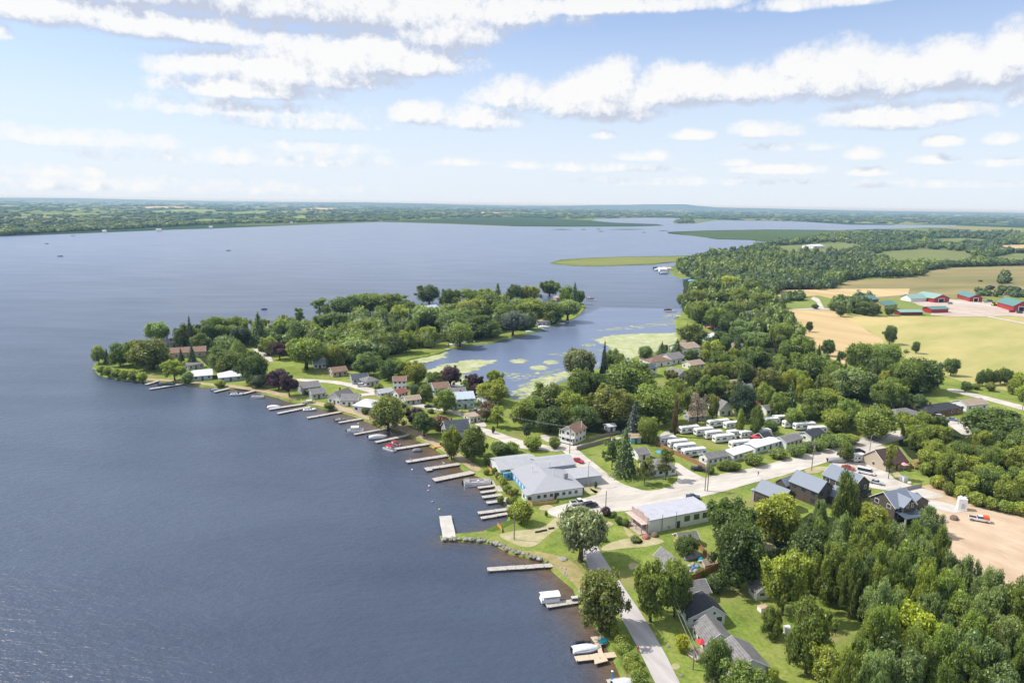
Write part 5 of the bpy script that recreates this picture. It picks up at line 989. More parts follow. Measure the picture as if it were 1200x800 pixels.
def chair(label, c, col):
    t = thing('dock_chair', G(*c, .72), 2.5, label, 'chair'); m = mat('chair_' + col, {'pinkish': (.6, .3, .25), 'white': (.8, .8, .8)}[col], .6, .1, 3)
    obj('seat', MB().box(-.3, .3, -.3, .3, .35, .42), t, m); obj('backrest', MB().add([(-.3, .25, .42), (.3, .25, .42), (.3, .5, 1.1), (-.3, .5, 1.1), (-.3, .3, .42), (.3, .3, .42), (.3, .55, 1.1), (-.3, .55, 1.1)], [(0, 1, 2, 3), (7, 6, 5, 4), (0, 4, 5, 1), (3, 2, 6, 7), (0, 3, 7, 4), (1, 5, 6, 2)]), t, m)
    for x in (-.26, .26):
        for y in (-.26, .26): obj('leg', MB().box(x - .03, x + .03, y - .03, y + .03, 0, .349), t, m)
chair('pinkish chair at the outer end of the broad pale dock', (481,538.8), 'pinkish'); chair('white chair on the l shaped dock', (520,543.5), 'white')
def buoy(label, c, col):
    t = thing('mooring_buoy', G(*c, .05), 0, label, 'buoy', 'mooring buoys off the docks'); m = mat('buoy_' + col, {'white': (.8, .8, .78), 'lime': (.6, .7, .1), 'pink': (.75, .4, .4), 'grey': (.4, .4, .4)}[col], .5, .05, 3)
    obj('float', MB().loft([[(math.cos(a) * .35 * r, math.sin(a) * .35 * r, z) for a in [k * PI / 5 for k in range(10)]] for r, z in ((.3, -.2), (1, .05), (.9, .3), (.35, .5))]), t, m); obj('ring', MB().tube((-.08, 0, .5), (.08, 0, .62), .05, n=6), t, BLK)
for lb, c, k in (('white buoy off the broad pale dock', (483,550.5), 'white'), ('white buoy between the wide dock and the boat ramp', (503,569.5), 'white'), ('pink buoy close to the white one off the wide dock', (502,575), 'pink'), ('lime buoy just above the boat ramp', (515,597), 'lime'), ('dull grey buoy between the pink and the lime ones', (507,588), 'grey'), ('white buoy off the narrow dark dock', (420,496.5), 'white')): buoy(lb, c, k)
# ================================================================== rocks of the breakwater
RK = [mat('boulder_pale', (.32, .30, .26), .9, .25, 1.5), mat('boulder_dark', (.22, .20, .18), .9, .3, 1.5)]
rms = []
for i in range(4):
    b = MB(); rr = random.Random(i); R = []
    for k in range(5):
        th = PI * (k + .3) / 5.2; R.append([(math.sin(th) * math.cos(a) * rr.uniform(.75, 1.1), math.sin(th) * math.sin(a) * rr.uniform(.7, 1.05), -math.cos(th) * .7 * rr.uniform(.85, 1.1)) for a in [2 * PI * j / 7 for j in range(7)]])
    rms.append(b.loft(R))
rmesh = [b.mesh('boulder', RK[i % 2]) for i, b in enumerate(rms)]
path = [(520,630.5),(535,631),(560,632),(580,635),(590,640),(601,646),(614,649.5),(628,652),(643,657)]
def along(pts, u):
    u *= len(pts) - 1; i = min(len(pts) - 2, int(u)); k = u - i; return (pts[i][0] * (1 - k) + pts[i + 1][0] * k, pts[i][1] * (1 - k) + pts[i + 1][1] * k)
for i in range(84):
    x, y = along(path, random.random()); o = bpy.data.objects.new('boulder', rmesh[i % 4]); COL.objects.link(o); o.location = G(x + random.uniform(-2, 2), y + random.uniform(-2.0, 1.4), .62)
    s = random.uniform(.35, .9); o.scale = (s, s * random.uniform(.7, 1.1), s * .8); o.rotation_euler = (random.uniform(-.3, .3), random.uniform(-.3, .3), random.uniform(0, 6))
    tag(o, 'rough grey boulder in the rock edging of the grassy breakwater', 'boulder', 'boulders edging the grassy breakwater')
for i in range(26):
    x, y = along([(650,664),(664,676),(676,690),(684,708),(696,726)], random.random()); o = bpy.data.objects.new('boulder', rmesh[(i + 1) % 4]); COL.objects.link(o); o.location = G(x + random.uniform(0, 8), y + random.uniform(-2, 2), .7); s = random.uniform(.25, .6); o.scale = (s, s, s * .7); o.rotation_euler = (0, 0, random.uniform(0, 6))
    tag(o, 'small pale stone on the muddy shore below the olive willow', 'stone', 'stones on the muddy shore by the willow')
for lb, c, s in (('large pale slab resting on the shore under the yellowish tree', (697,722), 2.0), ('pale broken concrete block at the roots of the willow', (660,655), 1.6), ('dark log end on the bare patch by the boat ramp', (630.5,623.5), .9), ('middle dark log on the bare patch by the boat ramp', (637.5,622), .9), ('dark log nearest the willow on the bare patch', (646,619.5), .9)):
    if 'log' in lb:
        t = tag(obj('log', MB().tube((-.9, 0, .25), (.9, 0, .28), .27, .25, 9), None, mat('dark_log', (.05, .04, .035), .9, .3, 4)), lb, 'log'); t.location = G(*c); t.rotation_euler = (0, 0, .35)
    else:
        t = bpy.data.objects.new('boulder', rmesh[2]); COL.objects.link(t); t.location = G(*c); t.scale = (s, s * .8, s * .5); tag(t, lb, 'boulder')
# ================================================================== vehicles
TY = mat('tyre_rubber', (.02, .02, .02), .9, .2, 5); RIM = mat('wheel_rim', (.4, .4, .42), .4, .1, 5, .7)
LT = mat('headlight_glass', (.8, .8, .82), .2, .03, 5); RL = mat('tail_light_red', (.4, .01, .01), .3, .05, 5)
def car(name, label, cat, c, rz, col, kind='suv', group=None, lm=None, z=LZ + .1):
    t = thing(name, G(*c, z), rz, label, cat, group, lm)
    Ln, Wd = {'suv': (4.7, 1.9), 'sedan': (4.6, 1.8), 'pickup': (5.6, 1.95), 'van': (5.8, 2.1)}[kind]; h = Wd / 2; a = Ln / 2
    prof = {'suv': [(-a, .45), (a - .1, .42), (a, .75), (a - .15, .98), (a - 1.1, 1.06), (-a + .05, 1.05)], 'sedan': [(-a, .42), (a - .1, .38), (a, .65), (a - .15, .84), (a - 1.3, .95), (-a + 1.0, .96), (-a + .1, .9)], 'pickup': [(-a, .5), (a - .1, .46), (a, .8), (a - .15, 1.05), (a - 1.3, 1.12), (-a, 1.1)], 'van': [(-a, .45), (a - .1, .4), (a, .8), (a - .3, 1.1), (a - .8, 1.2), (-a, 1.2)]}[kind]
    cab = {'suv': [(a - 1.2, 1.062), (a - 1.75, 1.68), (-a + .45, 1.72), (-a + .12, 1.062)], 'sedan': [(a - 1.45, .962), (a - 2.1, 1.42), (-a + 1.55, 1.42), (-a + .75, .962)], 'pickup': [(a - 1.4, 1.122), (a - 1.95, 1.8), (a - 3.1, 1.8), (a - 3.35, 1.122)], 'van': [(a - .85, 1.202), (a - 1.5, 2.2), (-a + .05, 2.25), (-a + .02, 1.202)]}[kind]
    def flat(prof, hw, inset=.0):
        b = MB(); n = len(prof); vs = [(x, -hw + inset * (z_ > 1.3), z_) for x, z_ in prof] + [(x, hw - inset * (z_ > 1.3), z_) for x, z_ in prof]
        return b.add(vs, [tuple(range(n)), tuple(range(n, 2 * n))[::-1]] + [(i, n + i, n + (i + 1) % n, (i + 1) % n) for i in range(n)])
    obj('body', bmesh_('car_body_' + kind, lambda: flat(prof, h), paint()), t, color=col)
    obj('windows', bmesh_('car_glass_' + kind, lambda: flat(cab, h - .08, .16), glassm()), t)
    rx = [p[0] for p in cab if p[1] > 1.3]; zt = max(p[1] for p in cab)
    obj('roof', bmesh_('car_roof_' + kind, lambda: MB().box(min(rx) - .06, max(rx) + .06, -h + .24, h - .24, zt + .003, zt + .06, .95), paint()), t, color=col)
    if kind == 'pickup': obj('bed', bmesh_('car_bed', lambda: MB().box(-a + .12, a - 3.5, -h + .15, h - .15, 1.08, 1.112), BLK), t)
    for x in (a - .85, -a + .9):
        for y in (-h + .02, h - .02):
            w = obj('wheel', bmesh_('car_wheel', lambda: MB().tube((0, -.11, 0), (0, .11, 0), .35, n=14), TY), t); w.location = (x, y, .35)
            r = obj('rim', bmesh_('car_rim', lambda: MB().tube((0, -.125, 0), (0, .125, 0), .2, n=10), RIM), w)
    for y in (-h + .3, h - .3):
        l = obj('headlight', bmesh_('car_light', lambda: MB().box(-.03, .03, -.2, .2, -.09, .09), LT), t); l.location = (a - .05, y, .74)
        l = obj('tail_light', bmesh_('car_tail', lambda: MB().box(-.03, .03, -.15, .15, -.1, .1), RL), t); l.location = (-a - .005, y, .85)
    return t
PK = 'vehicles parked about the village'
car('parked_car', 'bright red car driving down the lane beside the waterfront building', 'car', (677.5,541), -.75, (.50, .015, .03), 'sedan', lm='the red car')
car('pickup_truck', 'white pickup truck parked in front of the waterfront building', 'pickup truck', (678,590.5), .3, (.75, .75, .75), 'pickup', PK, 'the white pickup')
car('parked_car', 'black estate car parked beside the white pickup truck', 'car', (692,593.5), .35, (.012, .014, .018), 'suv', PK, 'the black estate car')
car('parked_car', 'dark blue car behind the long white building', 'car', (812,583.5), -.2, (.04, .07, .14), 'sedan', PK); car('pickup_truck', 'dark navy pickup truck at the foot of the rust brown fence', 'pickup truck', (818.5,551), -.3, (.015, .018, .035), 'pickup', PK, 'the navy pickup')
car('parked_car', 'black car by the two coloured cypress at the trailer lane', 'car', (791,507), -.2, (.015, .016, .02), 'sedan', PK); car('parked_car', 'dark car, first of two near the sage green shed', 'car', (503,477.3), .1, (.02, .022, .025), 'sedan', PK); car('parked_car', 'dark car, second of two near the sage green shed', 'car', (514,475.6), .1, (.015, .018, .02), 'sedan', PK)
car('parked_car', 'white car outside the blue grey roofed bungalow', 'car', (424,452.8), .15, (.75, .75, .75), 'suv', PK); car('pickup_truck', 'grey pickup by the flat beige garage', 'pickup truck', (556,483), .1, (.3, .3, .3), 'pickup', PK)
car('parked_car', 'crimson red car behind the dark house with the balcony', 'car', (994,549.5), -.75, (.5, .02, .04), 'sedan', PK, 'the crimson car'); car('camper_van', 'white van beyond the crimson red car', 'van', (1015,555), -.6, (.78, .78, .78), 'van', PK, 'the white van')
car('parked_car', 'dark car under the small tree at the gravel yard', 'car', (995,539), -.3, (.04, .05, .09), 'suv', PK); car('parked_car', 'black car in shade at the end of the gravel road', 'car', (1006,530.5), .1, (.015, .016, .018), 'suv', PK)
car('parked_car', 'silver blue car on the wide drive of the brick bungalow', 'car', (1116,492.5), -.4, (.25, .32, .45), 'sedan', PK); car('parked_car', 'pale car close to the brick bungalow wall', 'car', (1101,489.5), -.2, (.55, .55, .55), 'suv', PK)
car('parked_car', 'white car by the small dark house wing at the yard', 'car', (1005,566), -.5, (.7, .7, .72), 'suv', PK); car('parked_car', 'silver car parked behind the dark house by the bare lot', 'car', (1027,566.5), -.6, (.45, .47, .5), 'sedan', PK)
speedboat('grey boat stored on land at the gravel yard', (981,543.5), -.1, 7, (.3, .3, .32), None, (.28, .28, .3)).location.z = .8
t = car('work_truck', 'small white truck with an orange rear standing alone on the bare lot', 'truck', (1147,610), -.45, (.75, .75, .75), 'pickup', None, 'the white and orange truck')
obj('tank', MB().box(1.0, 2.6, -1.0, 1.0, 1.13, 1.9, .9), t, mat('orange_paint', (.65, .10, .03), .45, .1, 3))
# tall white block on the concrete pad
t = thing('white_tank', G(1126.5,596.5), -.35, 'tall white boxy tank standing on the concrete pad', 'tank', None, 'the tall white tank')
TW = mat('tank_white', (.78, .77, .74), .6, .05, .8)
obj('body', MB().box(-1.25, 1.25, -1.1, 1.1, .3, 3.9, .96), t, TW); obj('base', MB().box(-1.4, 1.4, -1.25, 1.25, 0, .297), t, mat('pale_block', (.6, .57, .52))); obj('cap', MB().box(-.9, -.2, -.5, .5, 3.903, 4.5, .8).box(.3, .9, -.5, .5, 3.903, 4.4, .8), t, TW); obj('hatch', MB().box(-.4, .4, -1.16, -1.05, .8, 2.4), t, mat('hatch_grey', (.5, .5, .5), .5, .1, 3))
# tractor on the farm
t = thing('tractor', G(1165,358.5), .2, 'yellow loader tractor standing by the barns', 'tractor'); YM = mat('tractor_yellow', (.7, .45, .03), .45, .1, 2)
obj('body', MB().box(-2, 3, -1, 1, 1, 2.4), t, YM); obj('cab', MB().box(-2, .3, -.9, .9, 2.403, 4, .9), t, glassm()); obj('bucket', MB().extrude([(3.2, .3), (5, .2), (5, .5), (3.6, .6), (3.5, 1.8), (3.2, 1.8)], -1.5, 1.5, 'y'), t, YM)
for x, r in ((-1, 1.1), (2, .9)):
    for y in (-1.2, 1.2): obj('wheel', MB().tube((x, y - .3, r), (x, y + .3, r), r, n=14), t, TY)
for lb, c, col in (('dark tractor working far out on the rough meadow', (1149,330), (.2, .05, .04)), ('blue truck parked beside the large teal roofed barn', (1160,353.5), (.1, .12, .3)), ('white truck parked beside the large teal roofed barn', (1155,354.6), (.75, .75, .75)), ('white trailer truck by the pale green roofed barn', (1113,356.5), (.7, .7, .72)), ('red truck outside the barn at the farm edge', (1186,366), (.4, .03, .03)), ('dark truck outside the barn at the farm edge', (1195,367), (.05, .05, .06))):
    car('farm_truck', lb, 'truck', c, .2, col, 'van', 'trucks at the red barns')
# ================================================================== trailers
def trailer(label, c, rz, L=8.5, stripe=(.35, .33, .30), lm=None, awn=True):
    t = thing('travel_trailer', G(*c, LZ + .02), rz, label, 'trailer', 'travel trailers in the park', lm); t.scale = (L / 8.5, 1, 1)
    pr = [(-4.2, .55), (3.9, .55), (4.25, 1.3), (4.0, 2.6), (3.5, 3.05), (-3.9, 3.1), (-4.25, 2.7)]
    obj('body', bmesh_('trailer_body', lambda: MB().extrude(pr, -1.22, 1.22, 'y'), objcol('trailer_skin', .4, .4, .06)), t, color=(.80, .79, .77))
    obj('roof', bmesh_('trailer_roof', lambda: MB().box(-4.0, 3.6, -1.12, 1.12, 3.09, 3.16), mat('trailer_roof', (.74, .73, .70), .7, .1, .8)), t)
    obj('stripe', bmesh_('trailer_stripe', lambda: MB().box(-4.18, 3.95, -1.235, -1.221, 1.05, 1.28).box(-4.18, 3.95, 1.221, 1.235, 1.05, 1.28), objcol('trailer_skin', .4, .4, .06)), t, color=stripe)
    for x, w in ((-3.1, 1.0), (-.6, 1.5), (2.9, .9)):
        o = obj('window', bmesh_('trailer_window%d' % int(w * 10), lambda: MB().box(-w / 2, w / 2, -1.25, -1.222, 1.5, 2.2).box(-w / 2, w / 2, 1.222, 1.25, 1.5, 2.2), glassm()), t); o.location = (x, 0, 0)
    obj('end_window', bmesh_('trailer_endwin', lambda: MB().box(-4.285, -4.23, -.7, .7, 1.6, 2.2), glassm()), t)
    obj('door', bmesh_('trailer_door', lambda: MB().box(1.0, 1.7, -1.245, -1.222, .7, 2.5), mat('trailer_door', (.6, .6, .6), .5, .1, 3)), t)
    o = obj('air_conditioner', bmesh_('trailer_ac', lambda: MB().box(-.5, .4, -.35, .35, 3.162, 3.42, .85), frame_m()), t)
    for x in (-.5, .45):
        for y in (-1.15, 1.15):
            w = obj('wheel', bmesh_('car_wheel', lambda: MB(), TY), t); w.location = (x, y, .36)
    obj('hitch', bmesh_('trailer_hitch', lambda: MB().add([(3.9, -.6, .5), (3.9, .6, .5), (5.3, 0, .5), (3.9, -.6, .62), (3.9, .6, .62), (5.3, 0, .62)], [(0, 2, 1), (3, 4, 5), (0, 1, 4, 3), (1, 2, 5, 4), (2, 0, 3, 5)]), BLK), t)
    if awn: obj('awning', bmesh_('trailer_awning', lambda: MB().tube((-3.4, -1.34, 2.82), (2.6, -1.34, 2.82), .1, n=8), mat('awning_roll', (.25, .26, .28), .7, .1, 2)), t)
    return t
for lb, c, L, st, lm in (
 ('shortest white trailer of the lower row, nearest the teal shed', (782,520), 8.0, (.3, .3, .3), 'the trailer nearest the teal shed'), ('white trailer of the lower row with a curved blue grey flash', (794.5,523.8), 8.5, (.25, .3, .4), None),
 ('plain white trailer of the lower row, third from the teal shed', (803,528.5), 9.5, (.6, .58, .55), None), ('long white trailer nearest the rust brown fence with black trim', (813.5,534), 10.5, (.05, .05, .06), 'the long trailer by the fence'),
 ('white trailer with dark trim heading the upper row by the cypress', (808,507), 9.5, (.08, .08, .1), 'the trailer by the cypress'), ('white trailer of the upper row with a grey flash', (825,509.3), 9, (.35, .35, .37), None),
 ('domed white trailer in the middle of the upper row', (836,513), 8.5, (.5, .5, .5), None), ('white trailer of the upper row with a pinkish end deck', (848.5,517.5), 10, (.55, .35, .28), 'the trailer with the pinkish deck'),
 ('largest white trailer standing behind both rows', (842,499.5), 11, (.4, .4, .42), 'the largest trailer'), ('long cream trailer between the two poplars', (868,524.5), 10, (.62, .55, .38), 'the cream trailer'),
 ('tan trailer parked under the bushy poplar', (873,513), 5.5, (.3, .22, .15), None), ('trailer with black wavy trim furthest up the slope', (916,494.5), 9, (.04, .04, .05), 'the black trimmed trailer'),
 ('plain white trailer on the slope below the black trimmed one', (928,500.5), 8.5, (.65, .64, .62), None), ('white trailer with large side windows on the slope', (943,503), 10.5, (.3, .3, .32), None),
 ('white trailer closest to the charcoal roofed mobile home', (957.5,507.5), 8, (.5, .45, .4), None), ('short trailer with a brown flash wedged behind the largest trailer', (857,502), 7, (.3, .2, .12), None), ('narrow white trailer squeezed beside the tan one under the poplar', (861,512), 7, (.45, .45, .5), None), ('grey flashed trailer next to the dark tent like shelter', (884,524), 6.5, (.2, .2, .22), None), ('white trailer with a red flash near the conical cedar', (894,511), 7, (.5, .08, .08), None), ('white trailer tucked under trees at the top of the slope', (904,497), 7, (.3, .4, .5), None),
 ('small white trailer alone at the edge of the dark trees', (772,487.5), 4.5, (.6, .6, .6), None), ('white trailer alone on the grass beside the smallest one', (781.5,486.5), 6.5, (.5, .5, .5), None), ('cream coloured camper parked in the gravel yard', (1005,540.5), 5, (.6, .58, .5), None)):
    trailer(lb, c, .30 if c[0] < 900 else .18, L, st, lm)
for lb, c, sz, k in (('blue pop up canopy beside the rust brown fence', (774,536), 3, 'blue'), ('red picnic canopy among the trailers', (884,517.5), 3, 'red'), ('pink parasol in the play yard behind the chocolate roofed house', (1058.5,550.5), 2.6, 'pink'), ('red parasol on the deck of a lakeside cottage', (821,762.5), 2.0, 'red'), ('small red canopy behind the trailers by the white cottage', (905,522), 2, 'red')):
    t = thing('canopy', G(*c), .3, lb, 'canopy'); m = mat('canopy_' + k, {'blue': (.05, .3, .62), 'red': (.55, .05, .06), 'pink': (.7, .32, .34)}[k], .7, .1, 2); h = sz / 2
    obj('top', MB().add([(-h, -h, 2.3), (h, -h, 2.3), (h, h, 2.3), (-h, h, 2.3), (0, 0, 3.0)], [(0, 1, 4), (1, 2, 4), (2, 3, 4), (3, 0, 4), (3, 2, 1, 0)]), t, m)
    for x in (-h * .9, h * .9):
        for y in (-h * .9, h * .9): obj('leg', MB().tube((x, y, 0), (x, y, 2.34), .05, n=6), t, ALU)
# red deck of the third cottage
t = thing('deck', G(818,768), .55, 'small wooden front deck with dark rails at a lakeside cottage', 'deck'); obj('floor', MB().box(-2, 2, -1.3, 1.3, .3, .45), t, mat('deck_boards', (.45, .36, .29))); obj('rail', MB().box(-2, 2, -1.3, -1.22, 1.2, 1.3).box(-2, -1.92, -1.218, 1.3, 1.2, 1.3), t, mat('weathered_boards', (.27, .24, .20)))
for x, y in ((-1.95, -1.25), (0, -1.25), (1.95, -1.25), (-1.95, 1.25)): obj('post', MB().box(x - .06, x + .06, y - .06, y + .06, 0, 1.2), t, mat('weathered_boards', (.27, .24, .20)))
# play yard clutter
for lb, c, sz, k in (('orange brown timber play tower in the yard behind the chocolate roofed house', (1071,548.5), 2.4, 'play'), ('pale heap of stone in the play yard corner', (1080,552.5), 2.2, 'pale'), ('heap of orange and black gear by the gravel yard', (1017,541), 2.4, 'gear'), ('white heap of building rubble by the dark house', (1107,611), 2.2, 'pale'), ('pale rubble heap between weeds at the bare lot edge', (1066,566), 1.8, 'pale'), ('dark brush pile on the bare lot', (1118,608), 3, 'brush'), ('cluttered woodpile outside the chocolate roofed house', (1014,535), 2.4, 'gear'), ('heap of flower tubs at the corner of the long white building', (757,630), 2.6, 'tubs'), ('rust coloured rubble heap by the open lane', (767,627.5), 2.6, 'brush')):
    if k == 'play':
        t = thing('play_tower', G(*c), .4, lb, 'play tower'); m = mat('play_timber', (.5, .28, .12), .8, .2, 3)
        obj('deck', MB().box(-1, 1, -1, 1, 1.3, 1.45), t, m); obj('roof', MB().extrude([(-1.2, 2.8), (0, 3.5), (1.2, 2.8), (1.2, 2.9), (0, 3.62), (-1.2, 2.9)], -1.2, 1.2, 'x'), t, m); obj('slide', MB().add([(1, -.4, 1.4), (3.2, -.4, .1), (3.2, .4, .1), (1, .4, 1.4), (1, -.4, 1.3), (3.2, -.4, 0), (3.2, .4, 0), (1, .4, 1.3)], [(0, 1, 2, 3), (7, 6, 5, 4), (0, 4, 5, 1), (2, 6, 7, 3), (1, 5, 6, 2), (3, 7, 4, 0)]), t, mat('slide_red', (.5, .1, .1), .4, .1, 3))
        for x in (-.95, .95):
            for y in (-.95, .95): obj('post', MB().box(x - .07, x + .07, y - .07, y + .07, 0, 2.9), t, m)
    else: lump('heap', lb, 'heap', G(*c), (sz, sz * .8, sz * .4), mat('heap_' + k, {'pale': (.55, .52, .48), 'gear': (.30, .18, .12), 'brush': (.16, .12, .09), 'tubs': (.35, .14, .12)}[k], .9, .45, 2.2), 1, hash(lb) % 50 if False else len(lb))
# ================================================================== poles, lines, people, small signs
PW = mat('pole_wood', (.25, .20, .16), .9, .2, 2)
POLES = {}
def pole(key, label, c, top, kind='wood', arm=True, lm=None):
    B = G(*c); h = height_at(B, c[0], top); t = thing('utility_pole', B, .5, label, 'utility pole', None, lm); POLES[key] = B + Vector((0, 0, h - .3))
    obj('pole', MB().tube((0, 0, -.2), (0, 0, h), .17, .12, 9), t, PW if kind == 'wood' else ALU)
    if kind == 'wood' and arm:
        obj('crossarm', MB().box(-1.1, 1.1, -.07, .07, h - .8, h - .65), t, PW)
        for x in (-1, -.4, .4, 1): obj('insulator', MB().tube((x, 0, h - .648), (x, 0, h - .42), .06, n=6), t, mat('insulator_glass', (.3, .3, .32), .3, .1, 4))
        obj('transformer', MB().tube((0, -.38, h - 2.4), (0, -.38, h - 1.4), .22, n=10), t, mat('meter_grey', (.3, .3, .3)))
    if kind == 'lamp':
        obj('arm', MB().tube((0, 0, h - .1), (1.9, 0, h + .15), .06, n=6), t, ALU); obj('lamp_head', MB().box(1.7, 2.5, -.15, .15, h + .08, h + .24), t, ALU)
pole('h', 'utility pole in front of the white house with balconies', (667.5,531), 499); pole('l1', 'slender lamp pole beside the lane near the red car', (689,570), 541, 'lamp'); pole('w', 'bare wooden pole at the corner of the parking lot', (709.5,600), 575, 'wood', False)
pole('j1', 'wooden pole, thicker of the pair beside the road junction', (826,575), 538, lm='the pole pair at the junction'); pole('j2', 'wooden pole, thinner of the pair beside the road junction', (829,575), 540, 'wood', False); pole('r', 'utility pole on the gravel road verge above the dark houses', (951,551), 517, lm='the verge pole'); pole('e', 'pale lamp pole at the far end of the gravel road', (1019,530), 510, 'lamp')
pole('b', 'thin pole on the grassy breakwater', (602.5,632), 600, 'wood', False); pole('s', 'utility pole on the cottage street by the blue house', (541.5,487), 470); pole('c', 'leaning grey pole on the lawn in front of the lakeside cottages', (812,784), 756, lm='the lawn pole'); pole('d', 'utility pole among bushes along the bottom of the lake road', (836,812), 790); pole('n', 'pole in the tree gap beside the lake road', (776,708), 668); pole('x', 'utility pole beside the country road at the right', (1198,480), 462)
def wire(label, a, b, sag=1.2, off=(0,), r=.022):
    A, Bq = POLES[a], POLES[b]; o0 = A.copy(); t = thing('power_line', o0, 0, label, 'power line', 'power lines between the poles'); d = (Bq - A); n = Vector((-d.y, d.x, 0)).normalized()
    for q in off:
        b_ = MB(); pts = [d * (i / 10) + n * q - Vector((0, 0, sag * 4 * (i / 10) * (1 - i / 10))) for i in range(11)]
        for i in range(10): b_.tube(pts[i], pts[i + 1], r, n=5, cap=False)
        obj('wire', b_, t, mat('wire_alu', (.42, .42, .42), .5, .1, 3))
wire('pair of bright wires over the lawns from the tree gap to the lawn pole', 'n', 'c', .8, (-.4, .4), .03); wire('bright wires running down from the lawn pole past the lowest bushes', 'c', 'd', .6, (-.4, .4), .03)
wire('wires along the gravel road between the junction and the verge pole', 'j1', 'r', 1.4, (-.6, .6)); wire('wires from the verge pole toward the far road end', 'r', 'e', 1.2, (-.6, .6)); wire('wires from the junction over to the parking lot pole', 'j1', 'w', 1.2, (-.4, .4)); wire('wires from the white balconied house toward the cottage street', 'h', 's', 1.5, (-.5, .5))
def person(label, c, rz, shirt, trousers):
    """one skinned figure in mid stride"""
    v = [(0, 0, .95), (0, 0, 1.18), (0, 0, 1.42), (0, .01, 1.52), (.02, .01, 1.68), (.02, -.0, 1.74), (0, -.19, 1.40), (.05, -.25, 1.12), (.16, -.25, .90), (0, .19, 1.40), (-.06, .25, 1.13), (-.02, .26, .90), (0, -.1, .90), (.14, -.11, .50), (.10, -.11, .08), (.24, -.11, .04), (0, .1, .90), (-.06, .11, .50), (-.28, .11, .12), (-.16, .11, .04)]
    e = [(0, 1), (1, 2), (2, 3), (3, 4), (4, 5), (2, 6), (6, 7), (7, 8), (2, 9), (9, 10), (10, 11), (0, 12), (12, 13), (13, 14), (14, 15), (0, 16), (16, 17), (17, 18), (18, 19)]
    r = [.15, .15, .16, .06, .1, .09, .07, .05, .04, .07, .05, .04, .1, .07, .05, .04, .1, .07, .05, .04]
    me = bpy.data.meshes.new('person'); me.from_pydata(v, e, []); o = bpy.data.objects.new('person', me); COL.objects.link(o)
    sk = o.modifiers.new('skin', 'SKIN'); 
    for i, q in enumerate(me.skin_vertices[0].data): q.radius = (r[i], r[i]); q.use_root = (i == 0)
    sb = o.modifiers.new('sub', 'SUBSURF'); sb.levels = 1; sb.render_levels = 1
    m, nt, b = new_mat('walker'); g = nt.nodes.new('ShaderNodeTexCoord'); s = nt.nodes.new('ShaderNodeSeparateXYZ'); nt.links.new(g.outputs['Object'], s.inputs[0]); rp = nt.nodes.new('ShaderNodeValToRGB'); rp.color_ramp.interpolation = 'CONSTANT'; el = rp.color_ramp.elements
    dv = nt.nodes.new('ShaderNodeMath'); dv.operation = 'DIVIDE'; dv.inputs[1].default_value = 1.8; nt.links.new(s.outputs[2], dv.inputs[0]); nt.links.new(dv.outputs[0], rp.inputs[0])
    el[0].position = 0; el[0].color = (.05, .04, .04, 1); el[1].position = .06; el[1].color = (*trousers, 1)
    for p_, c_ in ((.53, shirt), (.81, (.5, .3, .22)), (.94, (.04, .025, .02))): k = el.new(p_); k.color = (*c_, 1)
    nt.links.new(rp.outputs[0], b.inputs['Base Color']); b.inputs['Roughness'].default_value = .9; me.materials.append(m)
    o.location = G(*c, LZ + .1); o.rotation_euler = (0, 0, rz); tag(o, label, 'person')
person('person in dark clothes walking along the wide gravel road', (888.5,557), .5, (.05, .04, .05), (.04, .045, .07))
person('person in a pink top walking at the edge of the lake road', (747.5,764), 2.0, (.55, .05, .12), (.5, .1, .14))
t = thing('swing_set', G(972,744), .3, 'small yellow swing frame on the shaded back lawn', 'swing'); ym = mat('swing_yellow', (.65, .38, .05), .5, .1, 3)
obj('frame', MB().tube((-1, 0, 2), (1, 0, 2), .06, n=6).tube((-1, -.7, 0), (-1, 0, 2), .05, n=6).tube((-1, .7, 0), (-1, 0, 2), .05, n=6).tube((1, -.7, 0), (1, 0, 2), .05, n=6).tube((1, .7, 0), (1, 0, 2), .05, n=6), t, ym); obj('seat', MB().box(-.3, .3, -.12, .12, .5, .55), t, ym); obj('chain', MB().tube((-.28, 0, .55), (-.28, 0, 2), .015, n=4).tube((.28, 0, .55), (.28, 0, 2), .015, n=4), t, ALU)
for lb, c in (('small round grey stone on the roadside lawn', (783,757)), ('dark round pot on the lawn beside the lake road', (798.5,791))):
    o = bpy.data.objects.new('stone', rmesh[1]); COL.objects.link(o); o.location = G(*c); o.scale = (.5, .5, .4); tag(o, lb, 'stone')
# ================================================================== trees
LEAF = leaf_mat('foliage', False, .42); LEAFA = leaf_mat('far_foliage', True, .25)
BARK = mat('bark', (.10, .075, .055), .95, .3, 3, spec=.1)
def quads(P, Nn, size, elong=1.0, up=0.0, r=RNG):
    """leaf sprays: a small kite at each point, facing about along Nn"""
    n = len(P); Nn = Nn / (np.linalg.norm(Nn, axis=1, keepdims=True) + 1e-9)
    t = r.normal(size=(n, 3)); t[:, 2] += up * 3
    t -= (t * Nn).sum(1, keepdims=True) * Nn; t /= np.linalg.norm(t, axis=1, keepdims=True) + 1e-9
    b = np.cross(Nn, t); s = (size * r.uniform(.6, 1.4, n))[:, None]
    k = r.uniform(.35, .65, n)[:, None]; bend = Nn * s * .25
    V = np.stack([P - t * s * elong - bend, P + b * s * k * 1.3, P + t * s * elong * .9 - bend, P - b * s * k * 1.3], 1).reshape(-1, 3)
    Q = np.arange(4 * n).reshape(-1, 4)
    return V, Q
